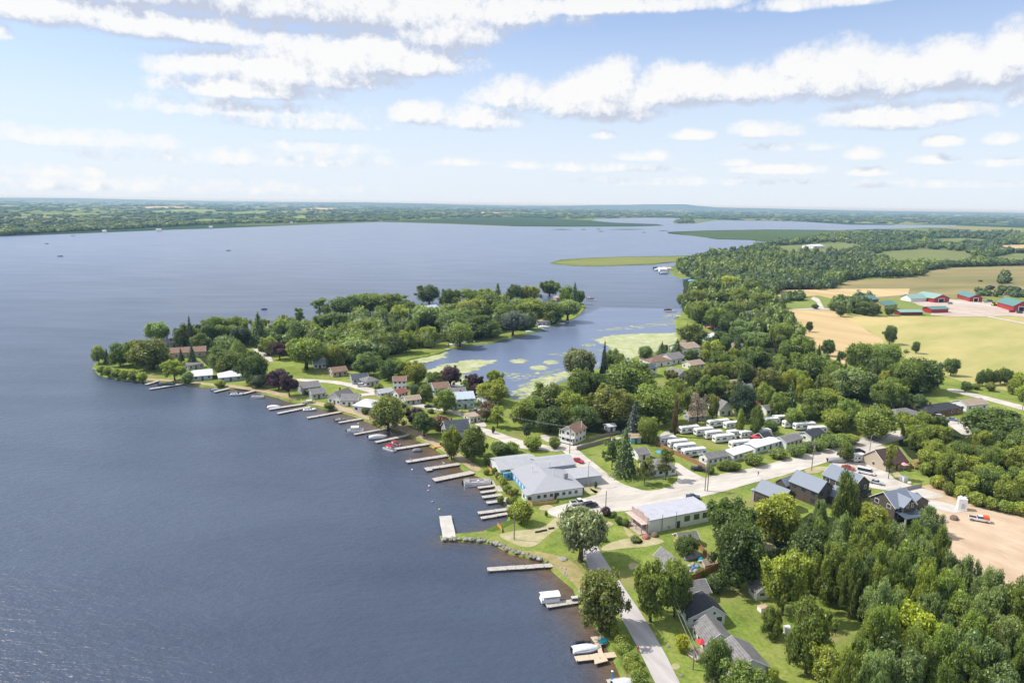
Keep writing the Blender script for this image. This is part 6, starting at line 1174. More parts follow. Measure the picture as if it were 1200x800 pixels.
def lobes_mesh(name, lobes, leaves, size, elong=1, up=0, jitter=.55, core=.72, seed=0, darkin=.5, flat=1.0):
    r = np.random.default_rng(seed); Vs = []; Qs = []; Cs = []; off = 0
    tot = sum(l[3] ** 2 for l in lobes); cz = np.mean([l[2] for l in lobes])
    for (x, y, z, R) in lobes:
        n = max(8, int(leaves * R * R / tot)); d = r.normal(size=(n, 3)); d[:, 2] += .25; d /= np.linalg.norm(d, axis=1, keepdims=True)
        rad = R * r.uniform(.62, 1.2, n)[:, None]; P = np.array([x, y, z]) + d * rad * np.array([1, 1, flat])
        Nn = d + r.normal(size=(n, 3)) * jitter; V, Q = quads(P, Nn, size, elong, up, r)
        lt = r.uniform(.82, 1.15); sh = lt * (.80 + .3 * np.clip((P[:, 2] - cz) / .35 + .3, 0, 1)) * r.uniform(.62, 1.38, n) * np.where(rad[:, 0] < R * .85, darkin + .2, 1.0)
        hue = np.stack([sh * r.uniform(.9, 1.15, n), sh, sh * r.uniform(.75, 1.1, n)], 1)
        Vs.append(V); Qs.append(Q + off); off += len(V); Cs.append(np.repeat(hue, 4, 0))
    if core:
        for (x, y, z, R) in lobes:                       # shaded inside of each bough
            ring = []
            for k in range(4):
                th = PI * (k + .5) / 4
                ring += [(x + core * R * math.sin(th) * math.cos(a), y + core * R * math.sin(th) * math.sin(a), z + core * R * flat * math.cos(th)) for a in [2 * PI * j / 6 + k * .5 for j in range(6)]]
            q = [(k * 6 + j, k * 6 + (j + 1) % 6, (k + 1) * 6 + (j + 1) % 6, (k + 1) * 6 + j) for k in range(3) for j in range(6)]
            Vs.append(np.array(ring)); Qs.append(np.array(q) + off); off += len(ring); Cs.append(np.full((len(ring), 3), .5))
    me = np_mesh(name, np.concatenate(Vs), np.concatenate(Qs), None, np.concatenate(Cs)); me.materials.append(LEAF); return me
def trunk_mesh(name, h0, limbs, r0=.035, seed=0, split=1):
    rr = random.Random(seed); b = MB(); top = Vector((rr.uniform(-.03, .03), rr.uniform(-.03, .03), h0))
    b.tube((0, 0, -.02), (0, 0, .04), r0 * 1.5, r0 * 1.1, 8); b.tube((0, 0, .038), top, r0 * 1.1, r0 * .7, 8)
    for (x, y, z, R) in limbs:
        mid = top * .5 + Vector((x, y, z)) * .5 + Vector((0, 0, -.04)); st = top * rr.uniform(.7, 1.0)
        b.tube(st, mid, r0 * .5, r0 * .32, 5, False); b.tube(mid, (x, y, z), r0 * .32, r0 * .12, 5, False)
    return b.mesh(name, BARK, True)
def ellipsoid_lobes(n, ax, cz, Rr, seed, low=-1, power=.5):
    r = random.Random(seed); L = []
    while len(L) < n:
        d = Vector((r.gauss(0, 1), r.gauss(0, 1), r.gauss(0, 1))).normalized() * (r.uniform(.35, 1) ** power)
        R = r.uniform(*Rr); sc = 1 - R * .9 / max(ax)
        p = Vector((d.x * ax[0] * sc, d.y * ax[1] * sc, d.z * ax[2] * sc))
        if d.z < low: continue
        if all((p - Vector(q[:3]) + Vector((0, 0, cz))).length > R * .55 for q in L): L.append((p.x, p.y, cz + p.z, R))
        elif r.random() < .03: L.append((p.x, p.y, cz + p.z, R))
    return L
PROTO = {}
for i in range(8):
    L = ellipsoid_lobes((26, 32, 40, 46)[i % 4], (.53, .53, .48), .515, (.09, .23), 30 + i, -.95)
    rq = random.Random(500 + i)
    for k in range(9):
        a = rq.uniform(0, 6.28); zz = rq.uniform(.2, .92); q = .5 * math.sqrt(max(.05, 1 - ((zz - .5) / .5) ** 2)) * rq.uniform(.8, 1.12); L.append((q * math.cos(a), q * math.sin(a), zz, rq.uniform(.06, .11)))
    if i % 3 == 2: L = [(x * .95 + (.06 if z > .6 else -.03), y, z, R * .85) for x, y, z, R in L]
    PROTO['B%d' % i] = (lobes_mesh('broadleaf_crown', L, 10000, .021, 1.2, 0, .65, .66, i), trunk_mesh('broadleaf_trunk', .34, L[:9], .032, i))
for i in range(4):                                       # poplars: upswept, feathery, loose
    r = random.Random(60 + i); L = []
    for k in range(54):
        z = r.uniform(.12, .97); w = .55 * (1 - .75 * max(0, (z - .55) / .45) ** 2.2) * min(1, .5 + z * 1.2); a = r.uniform(0, 2 * PI); q = r.uniform(.2, .86) * w
        L.append((q * math.cos(a), q * math.sin(a), z, r.uniform(.07, .15)))
    PROTO['P%d' % i] = (lobes_mesh('poplar_crown', L, 9500, .014, 2.2, .6, .75, .55, 60 + i, .5, 1.35), trunk_mesh('poplar_trunk', .7, L[:7], .022, 60 + i))
def spruce_mesh(i, rag=0.0, wide=1.0):
    r = np.random.default_rng(80 + i); P = []; Nn = []; sh = []
    lev = 26
    for k in range(lev):
        t = (k + .3) / lev; z = .06 + .93 * t; R = .5 * (1 - t) ** .85 * r.uniform(.82, 1.1); nb = max(4, int(15 * (1 - t) + 4)); a0 = r.uniform(0, 6)
        for b in range(nb):
            a = a0 + 2 * PI * b / nb + r.uniform(-.2, .2); Rb = R * r.uniform(.7, 1.12)
            if r.random() < rag: continue
            m = max(3, int(14 * Rb / .5 + 2))
            for s in range(m):
                u = (s + .6) / m; d = np.array([math.cos(a), math.sin(a), 0])
                p = d * Rb * u + np.array([0, 0, z - .10 * u * u * (1 - t) + .02]) + r.normal(size=3) * .012
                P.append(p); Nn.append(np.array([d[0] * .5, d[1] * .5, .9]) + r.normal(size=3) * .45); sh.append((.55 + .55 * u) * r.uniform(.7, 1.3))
    P = np.array(P); Nn = np.array(Nn); V, Q = quads(P, Nn, .026, 1.5, 0, r); C = np.repeat(np.array(sh), 4)
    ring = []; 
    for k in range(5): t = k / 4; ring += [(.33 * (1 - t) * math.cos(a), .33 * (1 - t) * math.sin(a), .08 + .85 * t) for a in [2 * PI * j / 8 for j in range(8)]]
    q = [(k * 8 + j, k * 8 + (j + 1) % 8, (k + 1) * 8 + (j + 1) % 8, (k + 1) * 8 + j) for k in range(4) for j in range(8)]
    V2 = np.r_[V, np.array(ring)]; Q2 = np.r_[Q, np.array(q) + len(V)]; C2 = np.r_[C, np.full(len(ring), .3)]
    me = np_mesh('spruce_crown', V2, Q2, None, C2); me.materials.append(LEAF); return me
for i in range(3): PROTO['S%d' % i] = (spruce_mesh(i, .05 + .06 * i), trunk_mesh('spruce_trunk', .5, [], .022, 80 + i))
for i in range(2):                                       # columns: cedar, Lombardy poplar
    r = random.Random(90 + i); L = []
    for k in range(40):
        z = r.uniform(.07, .95); w = .5 * math.sin(PI * min(1, .12 + z * .93)) ** .6; a = r.uniform(0, 2 * PI); q = r.uniform(.1, .7) * w; L.append((q * math.cos(a), q * math.sin(a), z, r.uniform(.10, .17) * (1.1 - z * .4)))
    PROTO['C%d' % i] = (lobes_mesh('column_crown', L, 5000, .022, 1.9, .6, .6, .7, 90 + i, .5, 1.2), trunk_mesh('column_trunk', .6, [], .02, 90 + i))
for i in range(2):                                       # ragged pines: flat cushions, sky between
    r = random.Random(100 + i); L = []
    for k in range(30):
        z = r.uniform(.3, .96); a = r.uniform(0, 2 * PI); q = r.uniform(.08, .42) * (1.15 - z * .55); L.append((q * math.cos(a), q * math.sin(a), z, r.uniform(.07, .13)))
    PROTO['N%d' % i] = (lobes_mesh('pine_crown', L, 5200, .017, 1.6, .2, .8, .5, 100 + i, .5, .65), trunk_mesh('pine_trunk', .85, L, .02, 100 + i))
for i in range(2):                                       # willows: broad dome, hanging sprays
    L = ellipsoid_lobes(46, (.5, .5, .36), .60, (.09, .16), 110 + i, -.5)
    PROTO['W%d' % i] = (lobes_mesh('willow_crown', L, 8500, .020, 1.9, .5, .7, .68, 110 + i, .5, 1.25), trunk_mesh('willow_trunk', .3, L[:10], .045, 110 + i))
r = random.Random(120); L = [(r.uniform(-.3, .3), r.uniform(-.3, .3), r.uniform(.3, .95), r.uniform(.07, .13)) for k in range(30)]
PROTO['D0'] = (lobes_mesh('dying_crown', L, 2600, .014, 2.2, .5, 1.0, 0, 120, .6, 1.2), trunk_mesh('dying_trunk', .8, L, .022, 120))
L = ellipsoid_lobes(22, (.5, .5, .46), .52, (.12, .2), 130, -.9); PROTO['K0'] = (lobes_mesh('cedar_crown', [(x * (1.25 - z * .7), y * (1.25 - z * .7), z, R * (1.2 - z * .5)) for x, y, z, R in L], 5000, .02, 1.7, .5, .6, .75, 130, .5, 1.2), trunk_mesh('cedar_trunk', .4, [], .03, 130))
for i in range(2):
    L = [(x, y, max(.15, z), R) for x, y, z, R in ellipsoid_lobes(20, (.5, .5, .42), .45, (.14, .24), 140 + i)]
    PROTO['H%d' % i] = (lobes_mesh('shrub_leaves', L, 3200, .035, 1.2, 0, .7, .76, 140 + i), trunk_mesh('shrub_stem', .25, L[:5], .03, 140 + i))
COLS = {'d': (.142, .215, .052), 'm': (.215, .295, .058), 'b': (.28, .36, .062), 'y': (.32, .385, .060), 'o': (.25, .295, .066), 'g': (.25, .345, .115), 'p': (0.101, 0.052, 0.062), 'Y': (.47, .54, .055), 's': (.10, .155, .066), 'G': (.33, .31, .25), 'e': (0.179, 0.224, 0.179), 'w': (.29, .335, .15), 'r': (0.258, 0.168, 0.101), 'B': (0.258, 0.202, 0.101)}
CW = {'w': 'pale olive', 'd': 'dark green', 'm': 'mid green', 'b': 'bright green', 'y': 'yellow green', 'o': 'olive green', 'g': 'grey green', 'p': 'purple leaved', 'Y': 'golden yellow', 's': 'blackish green', 'G': 'greyish bare', 'e': 'silvery blue', 'r': 'reddish brown', 'B': 'brownish'}
SPN = {'B': ('broadleaf_tree', 'broadleaf tree'), 'P': ('poplar_tree', 'poplar'), 'S': ('spruce_tree', 'spruce'), 'C': ('columnar_tree', 'columnar tree'), 'N': ('pine_tree', 'pine'), 'W': ('willow_tree', 'willow'), 'D': ('dying_tree', 'dying tree'), 'K': ('cedar_tree', 'cedar'), 'H': ('shrub', 'shrub')}
NV = {k: sum(1 for q in PROTO if q[0] == k) for k in SPN}
TREES = []
trc = random.Random(5)
def tree_at(B, h, w, sp, col, label=None, group=None, cat='tree'):
    v = trc.randrange(NV[sp]); cm, tm = PROTO['%s%d' % (sp, v)]
    t = bpy.data.objects.new(SPN[sp][0], None); COL.objects.link(t); t.location = (B.x, B.y, B.z - .05); t.rotation_euler = (0, 0, trc.uniform(0, 6.28)); t.scale = (w, w, h)
    c = COLS[col]; k = trc.uniform(.76, 1.24); j = trc.uniform(-.06, .06)
    o = obj('crown' if sp != 'H' else 'leaves', cm, t, color=(c[0] * k * (1 + j), c[1] * k, c[2] * k * (1 - j)))
    obj('trunk' if sp != 'H' else 'stem', tm, t)
    t['category'] = cat if sp != 'H' else 'shrub'
    TREES.append((t, sp, col, h, w, label, group)); return t
CAP = {'B': 18.5, 'W': 19, 'K': 15, 'S': 23, 'P': 21, 'C': 19, 'N': 17, 'D': 15, 'H': 30}
WK = {'B': 1.14, 'W': 1.1, 'K': 1.15, 'S': 1.45, 'P': 1.1, 'C': 1.15, 'N': 1.1, 'D': 1.1, 'H': 1.1}
def T(x, top, w, base, sp='B', col='m', label=None, group=None):
    B = G(x, base)
    while base > top + 4 and height_at(B, x, top) > CAP[sp]: base -= .5; B = G(x, base)
    k = px(B)[2]; q = WK[sp] * (.8 if sp == 'B' and x > 780 and base < 505 else 1)
    return tree_at(B, max(1.2, height_at(B, x, top)), w * k / F * q, sp, col, label, group)
TT = """116 404 14 426 B g;126 408 8 426 S s;141 401 22 429 B d;157 396 26 428 B m;180 395 42 437 B o;185 376 27 406 W g;224 370 11 409 S s;216 379 22 408 B d;236 387 21 413 B d;213 408 11 429 S s;226 402 11 429 S s;205 421 24 446 B b;256 370 30 409 B m;240 376 24 405 B d;278 370 27 407 B m;282 380 25 424 K s;304 365 22 407 S d;259 405 32 438 B d;268 411 26 440 B m;297 410 30 449 B d;304 436 23 453 B s;327 432 22 456 B p;339 437 21 464 B p;314 394 19 416 B b;328 401 20 421 B p;341 377 36 409 B d;359 395 44 443 W m;352 359 14 385 N g;375 349 28 391 N g;384 382 30 413 B d;395 402 24 431 B y;384 352 11 387 B d;405 345 32 391 B d;415 344 22 386 W g;433 342 32 386 B m;456 342 36 389 B m;474 350 22 388 B d;503 333 26 381 B d;524 338 17 379 B d;543 338 28 381 B m;469 357 28 399 B y;497 357 34 403 W g;453 363 13 401 S s;481 360 13 401 S s;537 361 48 402 B d;564 366 38 403 B d;539 378 28 406 B m;569 335 30 379 B m;583 332 17 373 S d;603 333 20 371 B d;621 333 22 373 B y;644 326 25 373 B m;663 334 17 366 B m;673 331 13 367 S d;679 338 15 368 K d;647 353 28 379 B m;665 350 28 376 W g;615 349 42 389 B b;593 355 28 389 B m;601 363 29 395 W e;577 344 36 389 B m;551 349 32 391 B o;388 364 32 402 B d;392 387 32 414 B m;415 395 42 421 W g;420 374 27 403 B m;439 389 19 413 B y;460 389 26 414 B d;476 387 22 413 B b;431 412 30 440 B d;456 420 22 445 B d;469 422 19 444 B m;487 422 24 450 B y;528 428 20 453 B p;512 435 26 453 B m;557 436 19 461 B p;581 432 19 463 B b;578 445 36 472 B y;548 444 15 459 B m;558 449 13 466 B p;486 448 15 467 K s;500 449 17 469 B m;521 455 23 484 B m;455 463 38 504 B o;489 475 26 499 B p;497 481 28 511 B d;529 498 21 537 B b;554 499 28 541 B m;583 476 24 501 N y;615 467 30 501 B m;570 467 17 493 B B;617 493 13 512 K s;645 475 32 506 B d;626 463 26 491 B m;677 407 38 447 W w;688 421 15 447 B p;707 399 12 451 S s;718 404 25 451 B m;734 421 54 471 B m;680 431 30 471 B m;702 435 26 471 B d;648 448 42 483 B m;668 457 32 496 B b;682 473 30 506 B d;716 451 48 509 B o;766 449 52 501 B b;742 471 21 513 S e;760 487 23 519 B b;790 463 7 511 C B;756 403 23 425 K d;775 400 14 418 S d;793 397 16 415 S m;811 376 40 406 B m;810 408 18 426 B d;834 398 28 426 B y;845 387 24 405 B d;801 344 17 363 W m;786 431 20 447 B o;812 429 26 453 B m;805 451 28 486 B m;817 462 27 496 D G;835 461 15 491 B o;871 449 36 493 B s;866 480 12 511 C b;885 478 15 512 P m;902 490 19 508 K d;780 526 26 562 N o;755 535 24 567 N o;717 512 27 550 N d;732 501 27 557 S d;990 515 16 541 B m;956 456 42 489 B b;992 467 36 501 B m;978 479 28 505 B b;1022 474 42 513 B b;925 446 19 488 S d;912 458 24 488 B m;1080 419 54 471 B d;1062 419 38 466 B m;1035 445 36 481 B m;1000 431 46 467 B g;1072 461 26 483 B d;1160 477 54 517 B d;1190 503 34 542 B m;1058 481 22 501 B m;1084 497 26 514 B d;1041 521 17 561 N o;1114 417 19 440 K d;1131 445 14 459 K d;1042 380 17 403 B d;1073 398 10 414 K d;969 397 17 417 B d;948 376 9 389 B d;680 594 58 657 W w;704 666 50 738 B o;762 645 42 728 B m;790 654 34 722 B m;838 751 34 806 P d;872 778 52 834 B m;865 608 56 693 B d;855 574 54 642 B d;908 578 50 634 B y;985 560 30 643 P m;957 590 20 634 P g;942 615 48 678 B d;916 638 48 720 B y;1022 590 38 632 B y;1088 596 26 627 P g;944 701 44 788 B b;904 713 24 747 P m;974 757 50 818 B y;1066 707 50 777 B Y;1038 733 50 812 B d;803 627 24 650 B d;916 377 28 403 B m;938 392 36 421 B m;946 412 44 457 B m;1006 400 36 441 B m;1038 401 42 431 B m;1030 417 36 443 B d;994 431 46 467 B g;966 439 30 463 B y;962 454 44 486 B y;977 478 26 504 B y;996 467 28 499 B b;1040 445 38 477 B m;1055 425 32 451 B b;896 430 32 465 B o;877 428 20 447 B r;842 439 28 467 B m;858 447 20 471 C o;866 419 32 447 B m;850 414 26 441 B b;885 403 36 429 B m;914 401 16 419 B p;914 416 20 436 B m;834 424 22 446 B o;884 388 34 405 B g;866 374 28 399 B g;908 433 22 457 B m;974 421 28 447 B m;986 410 10 421 K d;930 478 26 500 B m;946 470 22 492 B m;895 448 26 480 B m;790 442 24 470 B m;826 440 26 470 C m;853 366 24 390 B d;838 358 28 386 B m;820 352 30 380 B m;905 378 16 402 S m;900 362 18 386 S d;928 366 12 390 S d;858 352 30 378 B m;880 352 24 372 B d;840 340 30 366 B m;816 338 24 362 B b;865 336 30 360 B b;890 342 26 364 B m;828 326 26 348 B m;854 322 28 346 B y;880 326 26 348 B m;1012 352 24 369 B d;1000 348 18 367 K d;985 357 13 371 B d;1024 355 17 370 B d;1042 358 13 370 K d;976 352 12 364 B m;992 346 16 362 B m"""
for q in TT.split(';'):
    a = q.split(); T(float(a[0]), float(a[1]), float(a[2]), float(a[3]), a[4], a[5])
n_hand = len(TREES)
def scatter(poly, n, dmin, hr, wr, mix_, label, group, seed):
    r = random.Random(seed); P = []; xs = [p[0] for p in poly]; ys = [p[1] for p in poly]; tries = 0
    used = [(t[0].location.x, t[0].location.y, t[4]) for t in TREES]
    while len(P) < n and tries < 20000:
        tries += 1; x, y = r.uniform(min(xs), max(xs)), r.uniform(min(ys), max(ys))
        if not inside(x, y, poly): continue
        B = G(x, y)
        if any((B.x - q.x) ** 2 + (B.y - q.y) ** 2 < dmin ** 2 for q in P) or any((B.x - u) ** 2 + (B.y - v) ** 2 < (dmin * .45 + w * .22) ** 2 for u, v, w in used): continue
        P.append(B); sp, col = r.choice(mix_.split()); h = r.uniform(*hr)
        tree_at(B, h, r.uniform(*wr), sp, col, label[sp + col] if isinstance(label, dict) else label, group)
    return P
WD = {k + c: CW[c] + ' ' + {'P': 'slender poplar', 'B': 'round crowned tree'}[k] + ' in the dense young wood beside the bare lot' for k in 'PB' for c in 'gmbdoy'}
scatter([(948,695),(940,672),(965,660),(1000,664),(1030,656),(1065,664),(1100,688),(1135,714),(1180,738),(1240,752),(1260,850),(985,850),(1008,790),(1030,760),(1008,725),(975,718)], 105, 4.4, (10, 16), (5, 8), 'Pg Pg Pm Pm Pg Pb Bm Pb Pb Bg', WD, 'trees of the dense wood beside the bare lot', 3)
WE = {'B' + c: CW[c] + ' tree in the thicket between the chocolate roofed house and the bare lot' for c in 'gmbdoy'}
scatter([(1056,510),(1085,500),(1110,505),(1140,516),(1200,524),(1240,530),(1240,606),(1195,596),(1160,590),(1120,578),(1094,560),(1082,546),(1068,536)], 44, 5.5, (7, 12), (6.5, 9.5), 'Bm Bb Bm Bd By Bb Bm', WE, 'trees of the thicket above the bare lot', 4)
WP = {'B' + c: CW[c] + ' tree in the solid canopy over the wooded point' for c in 'gmbdoy'}
scatter([(300,396),(400,386),(520,374),(640,368),(655,370),(600,389),(540,399),(480,410),(430,422),(380,418),(330,412)], 26, 10, (12, 17), (11, 15), 'Bm Bd Bb Bg Bm', WP, 'trees of the canopy over the wooded point', 6)
WM = {k + c: CW[c] + ' ' + SPN[k][1] + ' in the wood between the bay and the tan field' for k in 'BS' for c in 'gmbdoys'}
scatter([(800,395),(850,400),(905,395),(930,410),(960,425),(1005,436),(1050,440),(1062,470),(1020,470),(960,475),(920,468),(880,466),(840,460),(826,430),(850,420)], 64, 6.5, (9, 15), (6, 9), 'Bm Bd Bb Sd By Sd Bm Sm', WM, 'trees of the wood between bay and tan field', 8)
# shrubs and hedges
SH = """882 528 24 544 m;912 524 21 537 m;932 518 22 534 m;946 515 16 530 d;960 512 18 528 m;971 507 24 524 m;985 506 22 522 m;997 506 18 520 b;853 537 18 551 m;845 539 14 550 b;862 540 14 551 m;832 544 11 555 d;574 529 17 544 m;586 515 26 531 d;600 516 18 530 m;624 508 22 527 b;650 510 15 525 b;588 556 10 566 b;586 579 9 589 b;611 582 26 613 b;600 590 14 606 y;596 548 10 560 b;725 603 10 614 d;733 606 10 616 m;710 592 13 604 p;719 598 9 606 m;744 627 14 634 o;838 669 24 693 d;822 664 10 674 m;799 738 17 763 Y;517 484 24 503 r;525 492 18 504 y;722 732 16 746 b;717 722 14 737 m;728 742 18 756 b;733 752 18 768 m;739 763 20 778 b;742 774 20 788 b;748 785 22 802 b;736 770 14 784 y;708 716 16 732 m;727 752 14 764 b;845 797 20 812 d;893 790 26 812 m;905 778 14 798 b;119 427 11 438 b;127 428 12 441 b;137 430 12 443 b;147 431 12 444.5 b;157 432 12 446 b;167 434 12 447 b;220 433 14 450 g;258 444 14 453 b;386 470 13 479 m;428 476 10 485 d;545 497 9 511 d;1084 540 14 556 b;1098 555 16 572 y;1112 562 16 580 b;1126 566 18 586 y;1144 574 20 592 b;1160 580 18 596 y;1178 584 20 600 b;1196 586 20 604 y;1148 430 10 452 d;1156 428 10 451 m;1164 430 10 451 d;1172 427 10 450 m;1180 429 12 451 d;1192 432 14 455 y;1186 440 14 462 b;1198 448 18 470 y;1160 446 12 458 o;1098 613 18 626 m;1078 620 20 634 g;1060 624 18 636 m;1143 448 10 456 o;640 596 4 605 b;698 562 4 572 s;578 497 4 508 s;682 567 5 578 d;672 608 8 616 b;708 628 8 634 d;505 478 8 484 d;552 519 10 530 m;562 524 10 534 d;360 455 9 462 d;444 448 12 458 d;1080 605 10 614 o;1090 608 8 616 y;930 690 12 702 m;968 398 5 409 d;976 402 5 411 d;1010 349 12 366 d;955 355 8 362 d;584 552 9 561 o;590 558 10 570 y;594 566 10 578 b;599 572 9 582 o;602 580 10 592 b;580 546 9 555 m;606 588 10 599 y;596 582 8 590 m;612 596 10 606 b;590 549 8 557 b;604 570 8 579 y;570 548 8 556 o;614 590 8 598 o;780 402 6 412 d"""
for q in SH.split(';'):
    a = q.split(); T(float(a[0]), float(a[1]), float(a[2]), float(a[3]), 'H', a[4])
# red flowers? none: the orange blossom showing in the big tree across the bay stays with its crown
# ---- distant woods, one mass: only its nearest trunks would be countable
def far_mass(name, specs, label, nq=64, ls=.13):
    r = np.random.default_rng(17); Vs = []; Qs = []; Cs = []; off = 0
    tm = []
    for v in range(7):
        n = nq; d = r.normal(size=(n, 3)); d[:, 2] = np.abs(d[:, 2]) * .9 - .25; d /= np.linalg.norm(d, axis=1, keepdims=True)
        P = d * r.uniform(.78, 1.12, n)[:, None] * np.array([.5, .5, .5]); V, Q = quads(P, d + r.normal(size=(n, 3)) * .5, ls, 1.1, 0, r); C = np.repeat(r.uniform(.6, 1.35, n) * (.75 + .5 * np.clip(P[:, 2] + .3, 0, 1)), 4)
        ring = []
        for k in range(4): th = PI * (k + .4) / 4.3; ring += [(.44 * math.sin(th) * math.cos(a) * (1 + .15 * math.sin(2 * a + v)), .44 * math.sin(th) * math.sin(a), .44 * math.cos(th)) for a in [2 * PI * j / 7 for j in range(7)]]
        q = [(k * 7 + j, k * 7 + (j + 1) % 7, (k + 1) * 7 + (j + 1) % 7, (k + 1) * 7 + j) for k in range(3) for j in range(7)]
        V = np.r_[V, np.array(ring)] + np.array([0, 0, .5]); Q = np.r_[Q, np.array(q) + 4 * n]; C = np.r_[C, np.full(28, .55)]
        if v >= 5: k_ = np.clip(1.15 - V[:, 2:3], .12, 1.1); V = np.c_[V[:, :2] * k_, V[:, 2:]]
        tm.append((V, Q, C))
    for (B, w, h, col) in specs:
        V, Q, C = tm[r.integers(7)]; a = r.uniform(0, 6.28); ca, sa = math.cos(a), math.sin(a)
        X = V[:, 0] * ca - V[:, 1] * sa; Y = V[:, 0] * sa + V[:, 1] * ca
        Vs.append(np.stack([X * w + B[0], Y * w + B[1], V[:, 2] * h * 1.02 + B[2] - .06 * h], 1)); Qs.append(Q + off); off += len(V); k = r.uniform(.65, 1.05); Cs.append(np.outer(C * k, col))
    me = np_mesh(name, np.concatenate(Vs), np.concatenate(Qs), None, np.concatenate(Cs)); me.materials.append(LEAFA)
    o = obj(name, me); o['kind'] = 'stuff'; o['label'] = label; return o
rw = random.Random(31)
FIELDS = [[(921,363),(971,362),(1031,395),(1036,406),(985,428),(943,395)], [(971,362),(1300,362),(1300,480),(1127,447),(1036,406)], [(975,339),(994,329),(1061,325),(1083,318),(1112,313),(1320,309),(1320,362),(975,362)], [(905,352),(914,340),(1064,337),(1100,350),(1098,362),(922,363)], [(1020,300),(1034,294.5),(1080,292),(1130,294.5),(1150,304),(1125,311),(1050,312)], [(1155,303),(1190,297),(1300,296),(1300,308),(1180,310)], [(895,289),(985,284),(1020,289),(990,296),(920,297)], [(1160,288),(1230,285.5),(1300,285),(1300,294),(1190,295)], [(1060,281),(1130,279),(1180,282),(1110,286.5)]]
specs = []
def fill(poly, n, wr, hr, cols, px_uniform=True, avoid=FIELDS):
    xs = [p[0] for p in poly]; ys = [p[1] for p in poly]; k = 0; tr = 0
    while k < n and tr < n * 40:
        tr += 1; x, y = rw.uniform(min(xs), max(xs)), rw.uniform(min(ys), max(ys))
        if not inside(x, y, poly) or any(inside(x, y, f) for f in avoid): continue
        B = G(x, y); tone = math.sin(B.x * .021 + 1.1) * math.sin(B.y * .013 + .7) + .6 * math.sin(B.x * .05 + B.y * .037)
        if y < 345 and -.12 < tone < .05 and rw.random() < .7: k += 1; continue          # gaps
        cs = cols if y > 345 else ('dsd' if tone < -.1 else 'dmd' if tone < .5 else 'mbm')
        specs.append((tuple(B), rw.uniform(*wr), rw.uniform(*hr) * (1.15 if tone > .5 else .9), COLS[rw.choice(cs)])); k += 1
fill([(796,372),(808,352),(815,338),(830,330),(838,331),(860,332),(905,345),(914,352),(916,366),(925,382),(940,396),(905,396),(870,392),(850,386),(845,378),(820,376)], 330, (6.5, 10), (9, 15), 'mbmbdmm')
fill([(830,329),(815,329.5),(793,321),(790,315),(800,309),(820,300),(838,297),(870,293),(905,285.5),(985,279),(1060,277),(1062,325),(994,328),(975,338),(905,346),(860,334)], 1900, (8, 13), (9, 15), 'mddmbmbm')
fill([(905,285),(985,274),(1060,272),(1320,272),(1320,309),(1112,313),(1083,318),(1060,325),(1000,300)], 1500, (11, 19), (10, 16), 'dddmdms')
fill([(1060,318),(1083,315),(1112,311),(1320,306),(1320,310),(1112,314),(1083,319.5),(1061,326)], 260, (10, 16), (8, 13), 'ddms')
fill([(1140,344),(1150,337),(1200,341),(1320,350),(1320,358),(1200,349),(1145,347)], 80, (8, 11), (5, 8), 'ds', avoid=[])
fill([(1166,330),(1172,322),(1181,324),(1181,332),(1174,334)], 14, (9, 12), (9, 13), 'd', avoid=[]); fill([(1062,322),(1082,318),(1082,323),(1066,325)], 12, (10, 14), (9, 12), 's', avoid=[])
fill([(974,364),(985,354),(1010,351),(1030,358),(1032,366),(1010,369),(985,371)], 30, (9, 13), (9, 14), 'ddm', avoid=[]); fill([(915,350),(938,347),(940,352),(920,355)], 14, (8, 11), (7, 10), 'dm', avoid=[])
fill([(795,262),(791,260.5),(800,257.6),(811,258),(812,261.5)], 60, (20, 34), (12, 18), 'sd', avoid=[])
FF = [[(8,252),(60,249.6),(117,250.5),(116,252.4),(60,253)], [(170,247.5),(215,245.2),(262,246),(245,249),(190,249.6)], [(213,259.8),(240,256.5),(266,257),(258,260),(235,261.5)], [(150,243),(190,241.8),(232,243),(180,244.2)], [(332,256),(350,252.5),(368,253.5),(352,257)], [(345,245.4),(372,243.6),(402,244.3),(380,246)], [(262,250),(300,247),(340,248.4),(300,251)], [(447,259.5),(520,256),(600,254),(690,258),(720,261.4),(770,263),(740,264.9),(592,264.3)], [(688,256),(770,254.6),(812,255.6),(800,262),(720,262)], [(1020,275),(960,273),(1040,271),(1100,272)], [(784,274),(900,269),(985,269.5),(1010,272),(960,280),(818,278)]]
# far shore: woods thin and thicken between pale fields, right up to the horizon
k = 0
while k < 5200:
    x = rw.uniform(-250, 1450); hz_ = 238.5 + (x - 600) * .0146; 
    shore = 276 - (x * .052 if x < 260 else 13.5 + (x - 260) * .016) if x < 620 else 257.0
    if x > 840: shore = 257.5 + min(5.5, (x - 840) * .03)
    y = hz_ + 1.6 + (shore - hz_ - 2.2) * rw.random() ** 1.25
    if any(inside(x, y, f) for f in FF): continue
    B = G(x, y); dk = B.y / 4000
    nzv = math.sin(B.x * .0011 + 1.3) * math.sin(B.y * .0016 + .4) + .5 * math.sin(B.x * .004 + B.y * .003)
    if rw.random() < (.62 if nzv < -.15 else .12): continue
    k += 1; w = rw.uniform(24, 60) * max(.7, dk ** .8); specs.append((tuple(B), w, rw.uniform(9, 15) * max(.9, min(1.6, dk ** .3)), COLS[rw.choice('ddmsdm')]))
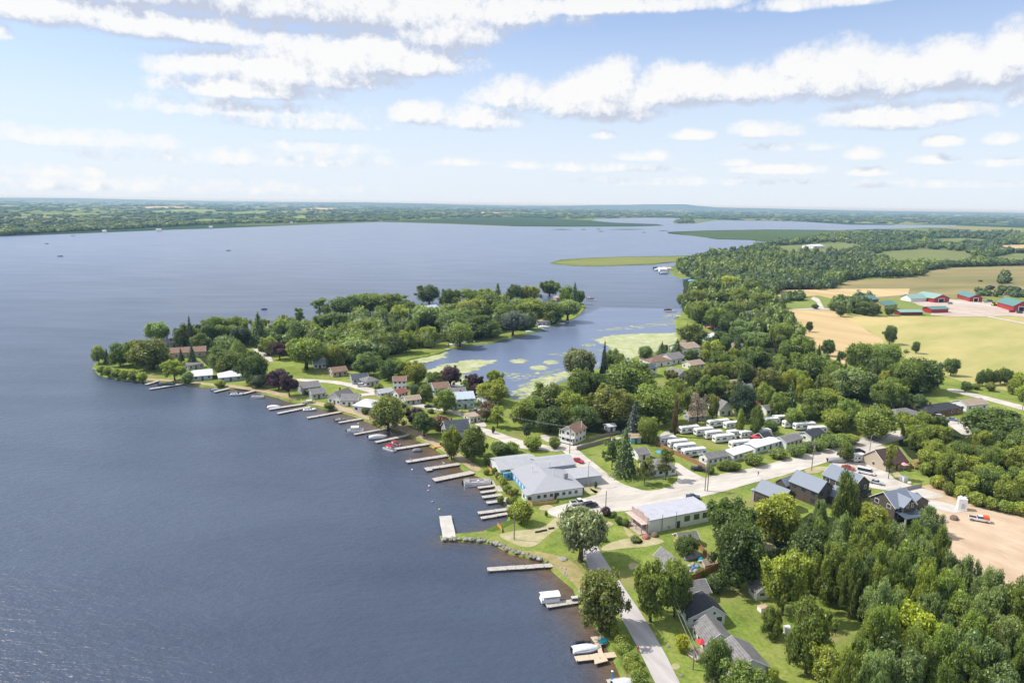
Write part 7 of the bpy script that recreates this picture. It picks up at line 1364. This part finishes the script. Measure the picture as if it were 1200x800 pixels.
# the water's edge trees of the far shore
for i in range(520):
    x = rw.uniform(-200, 450); s_ = 276.5 - (x * .052 if x < 260 else 13.5 + (x - 260) * .018) - .5; B = G(x, s_ - rw.uniform(0, 1.2)); specs.append((tuple(B), rw.uniform(14, 30), rw.uniform(9, 16), COLS[rw.choice('dmbm')]))
far_mass('distant_woods', specs, 'blue green woods and hedgerows covering the far shores and the plain')
specs = []
fill([(205,402),(300,392),(380,382),(460,373),(540,366),(620,361),(668,360),(645,376),(615,388),(580,395),(540,402),(525,405),(485,411),(462,416),(440,425),(400,430),(360,422),(320,414),(270,428),(240,420)], 190, (9, 14), (9.5, 17), 'mmdbgb', avoid=[[(285,402),(325,402),(330,425),(285,420)], [(195,402),(245,402),(245,422),(195,422)], [(485,390),(515,390),(515,400),(485,400)]])
far_mass('point_woods', specs, 'unbroken mixed green canopy filling the middle of the wooded point', 420, .05)
# ---- labels: what sets a tree apart, then what it stands by
bpy.context.view_layer.update()
lms = [(o.matrix_world.translation.copy(), ph) for _, ph, o in LM]
used = set()
def adj(sp, h, w):
    r = h / max(w, .1); s = 'tall' if h > 15.5 else 'small' if h < 8 else ''
    f = {'B': ('broad crowned' if r < .95 else 'slim crowned' if r > 1.55 else 'round crowned'), 'W': 'drooping', 'P': 'feathery', 'S': 'pointed', 'C': 'narrow', 'N': 'ragged', 'D': '', 'K': 'dense', 'H': ('low' if h < 2.6 else 'bushy')}[sp]
    return (s + ' ' + f).strip()
for (t, sp, col, h, w, label, group) in TREES:
    if label:
        t['label'] = label; t['group'] = group; continue
    p = Vector(t.location); near = sorted(lms, key=lambda q: (q[0] - p).length)[:7]
    noun = {'B': 'tree'}.get(sp, SPN[sp][1]); desc = (adj(sp, h, w) + ' ' + CW[col] + ' ' + noun).strip(); desc = desc[0].upper() + desc[1:]; desc = desc[0].lower() + desc[1:]
    cands = []
    for q, ph in near:
        d = p - q; dist = d.length
        rel = 'beside' if dist < 14 else ('behind' if d.y > abs(d.x) * .7 else 'in front of' if -d.y > abs(d.x) * .7 else 'to the ' + ('right' if d.x > 0 else 'left') + ' of')
        cands.append(f'{desc} {rel} {ph}')
    for i in range(4):
        for j in range(i + 1, 6):
            if j < len(near): cands.append(f'{desc} between {near[i][1]} and {near[j][1]}')
    for q, ph in near:
        for far_ in ('a little way behind', 'well back from', 'a few steps from', 'further along from'): cands.append(f'{desc} {far_} {ph}')
    for c in cands:
        if len(c.split()) <= 16 and c not in used: break
    used.add(c); t['label'] = c
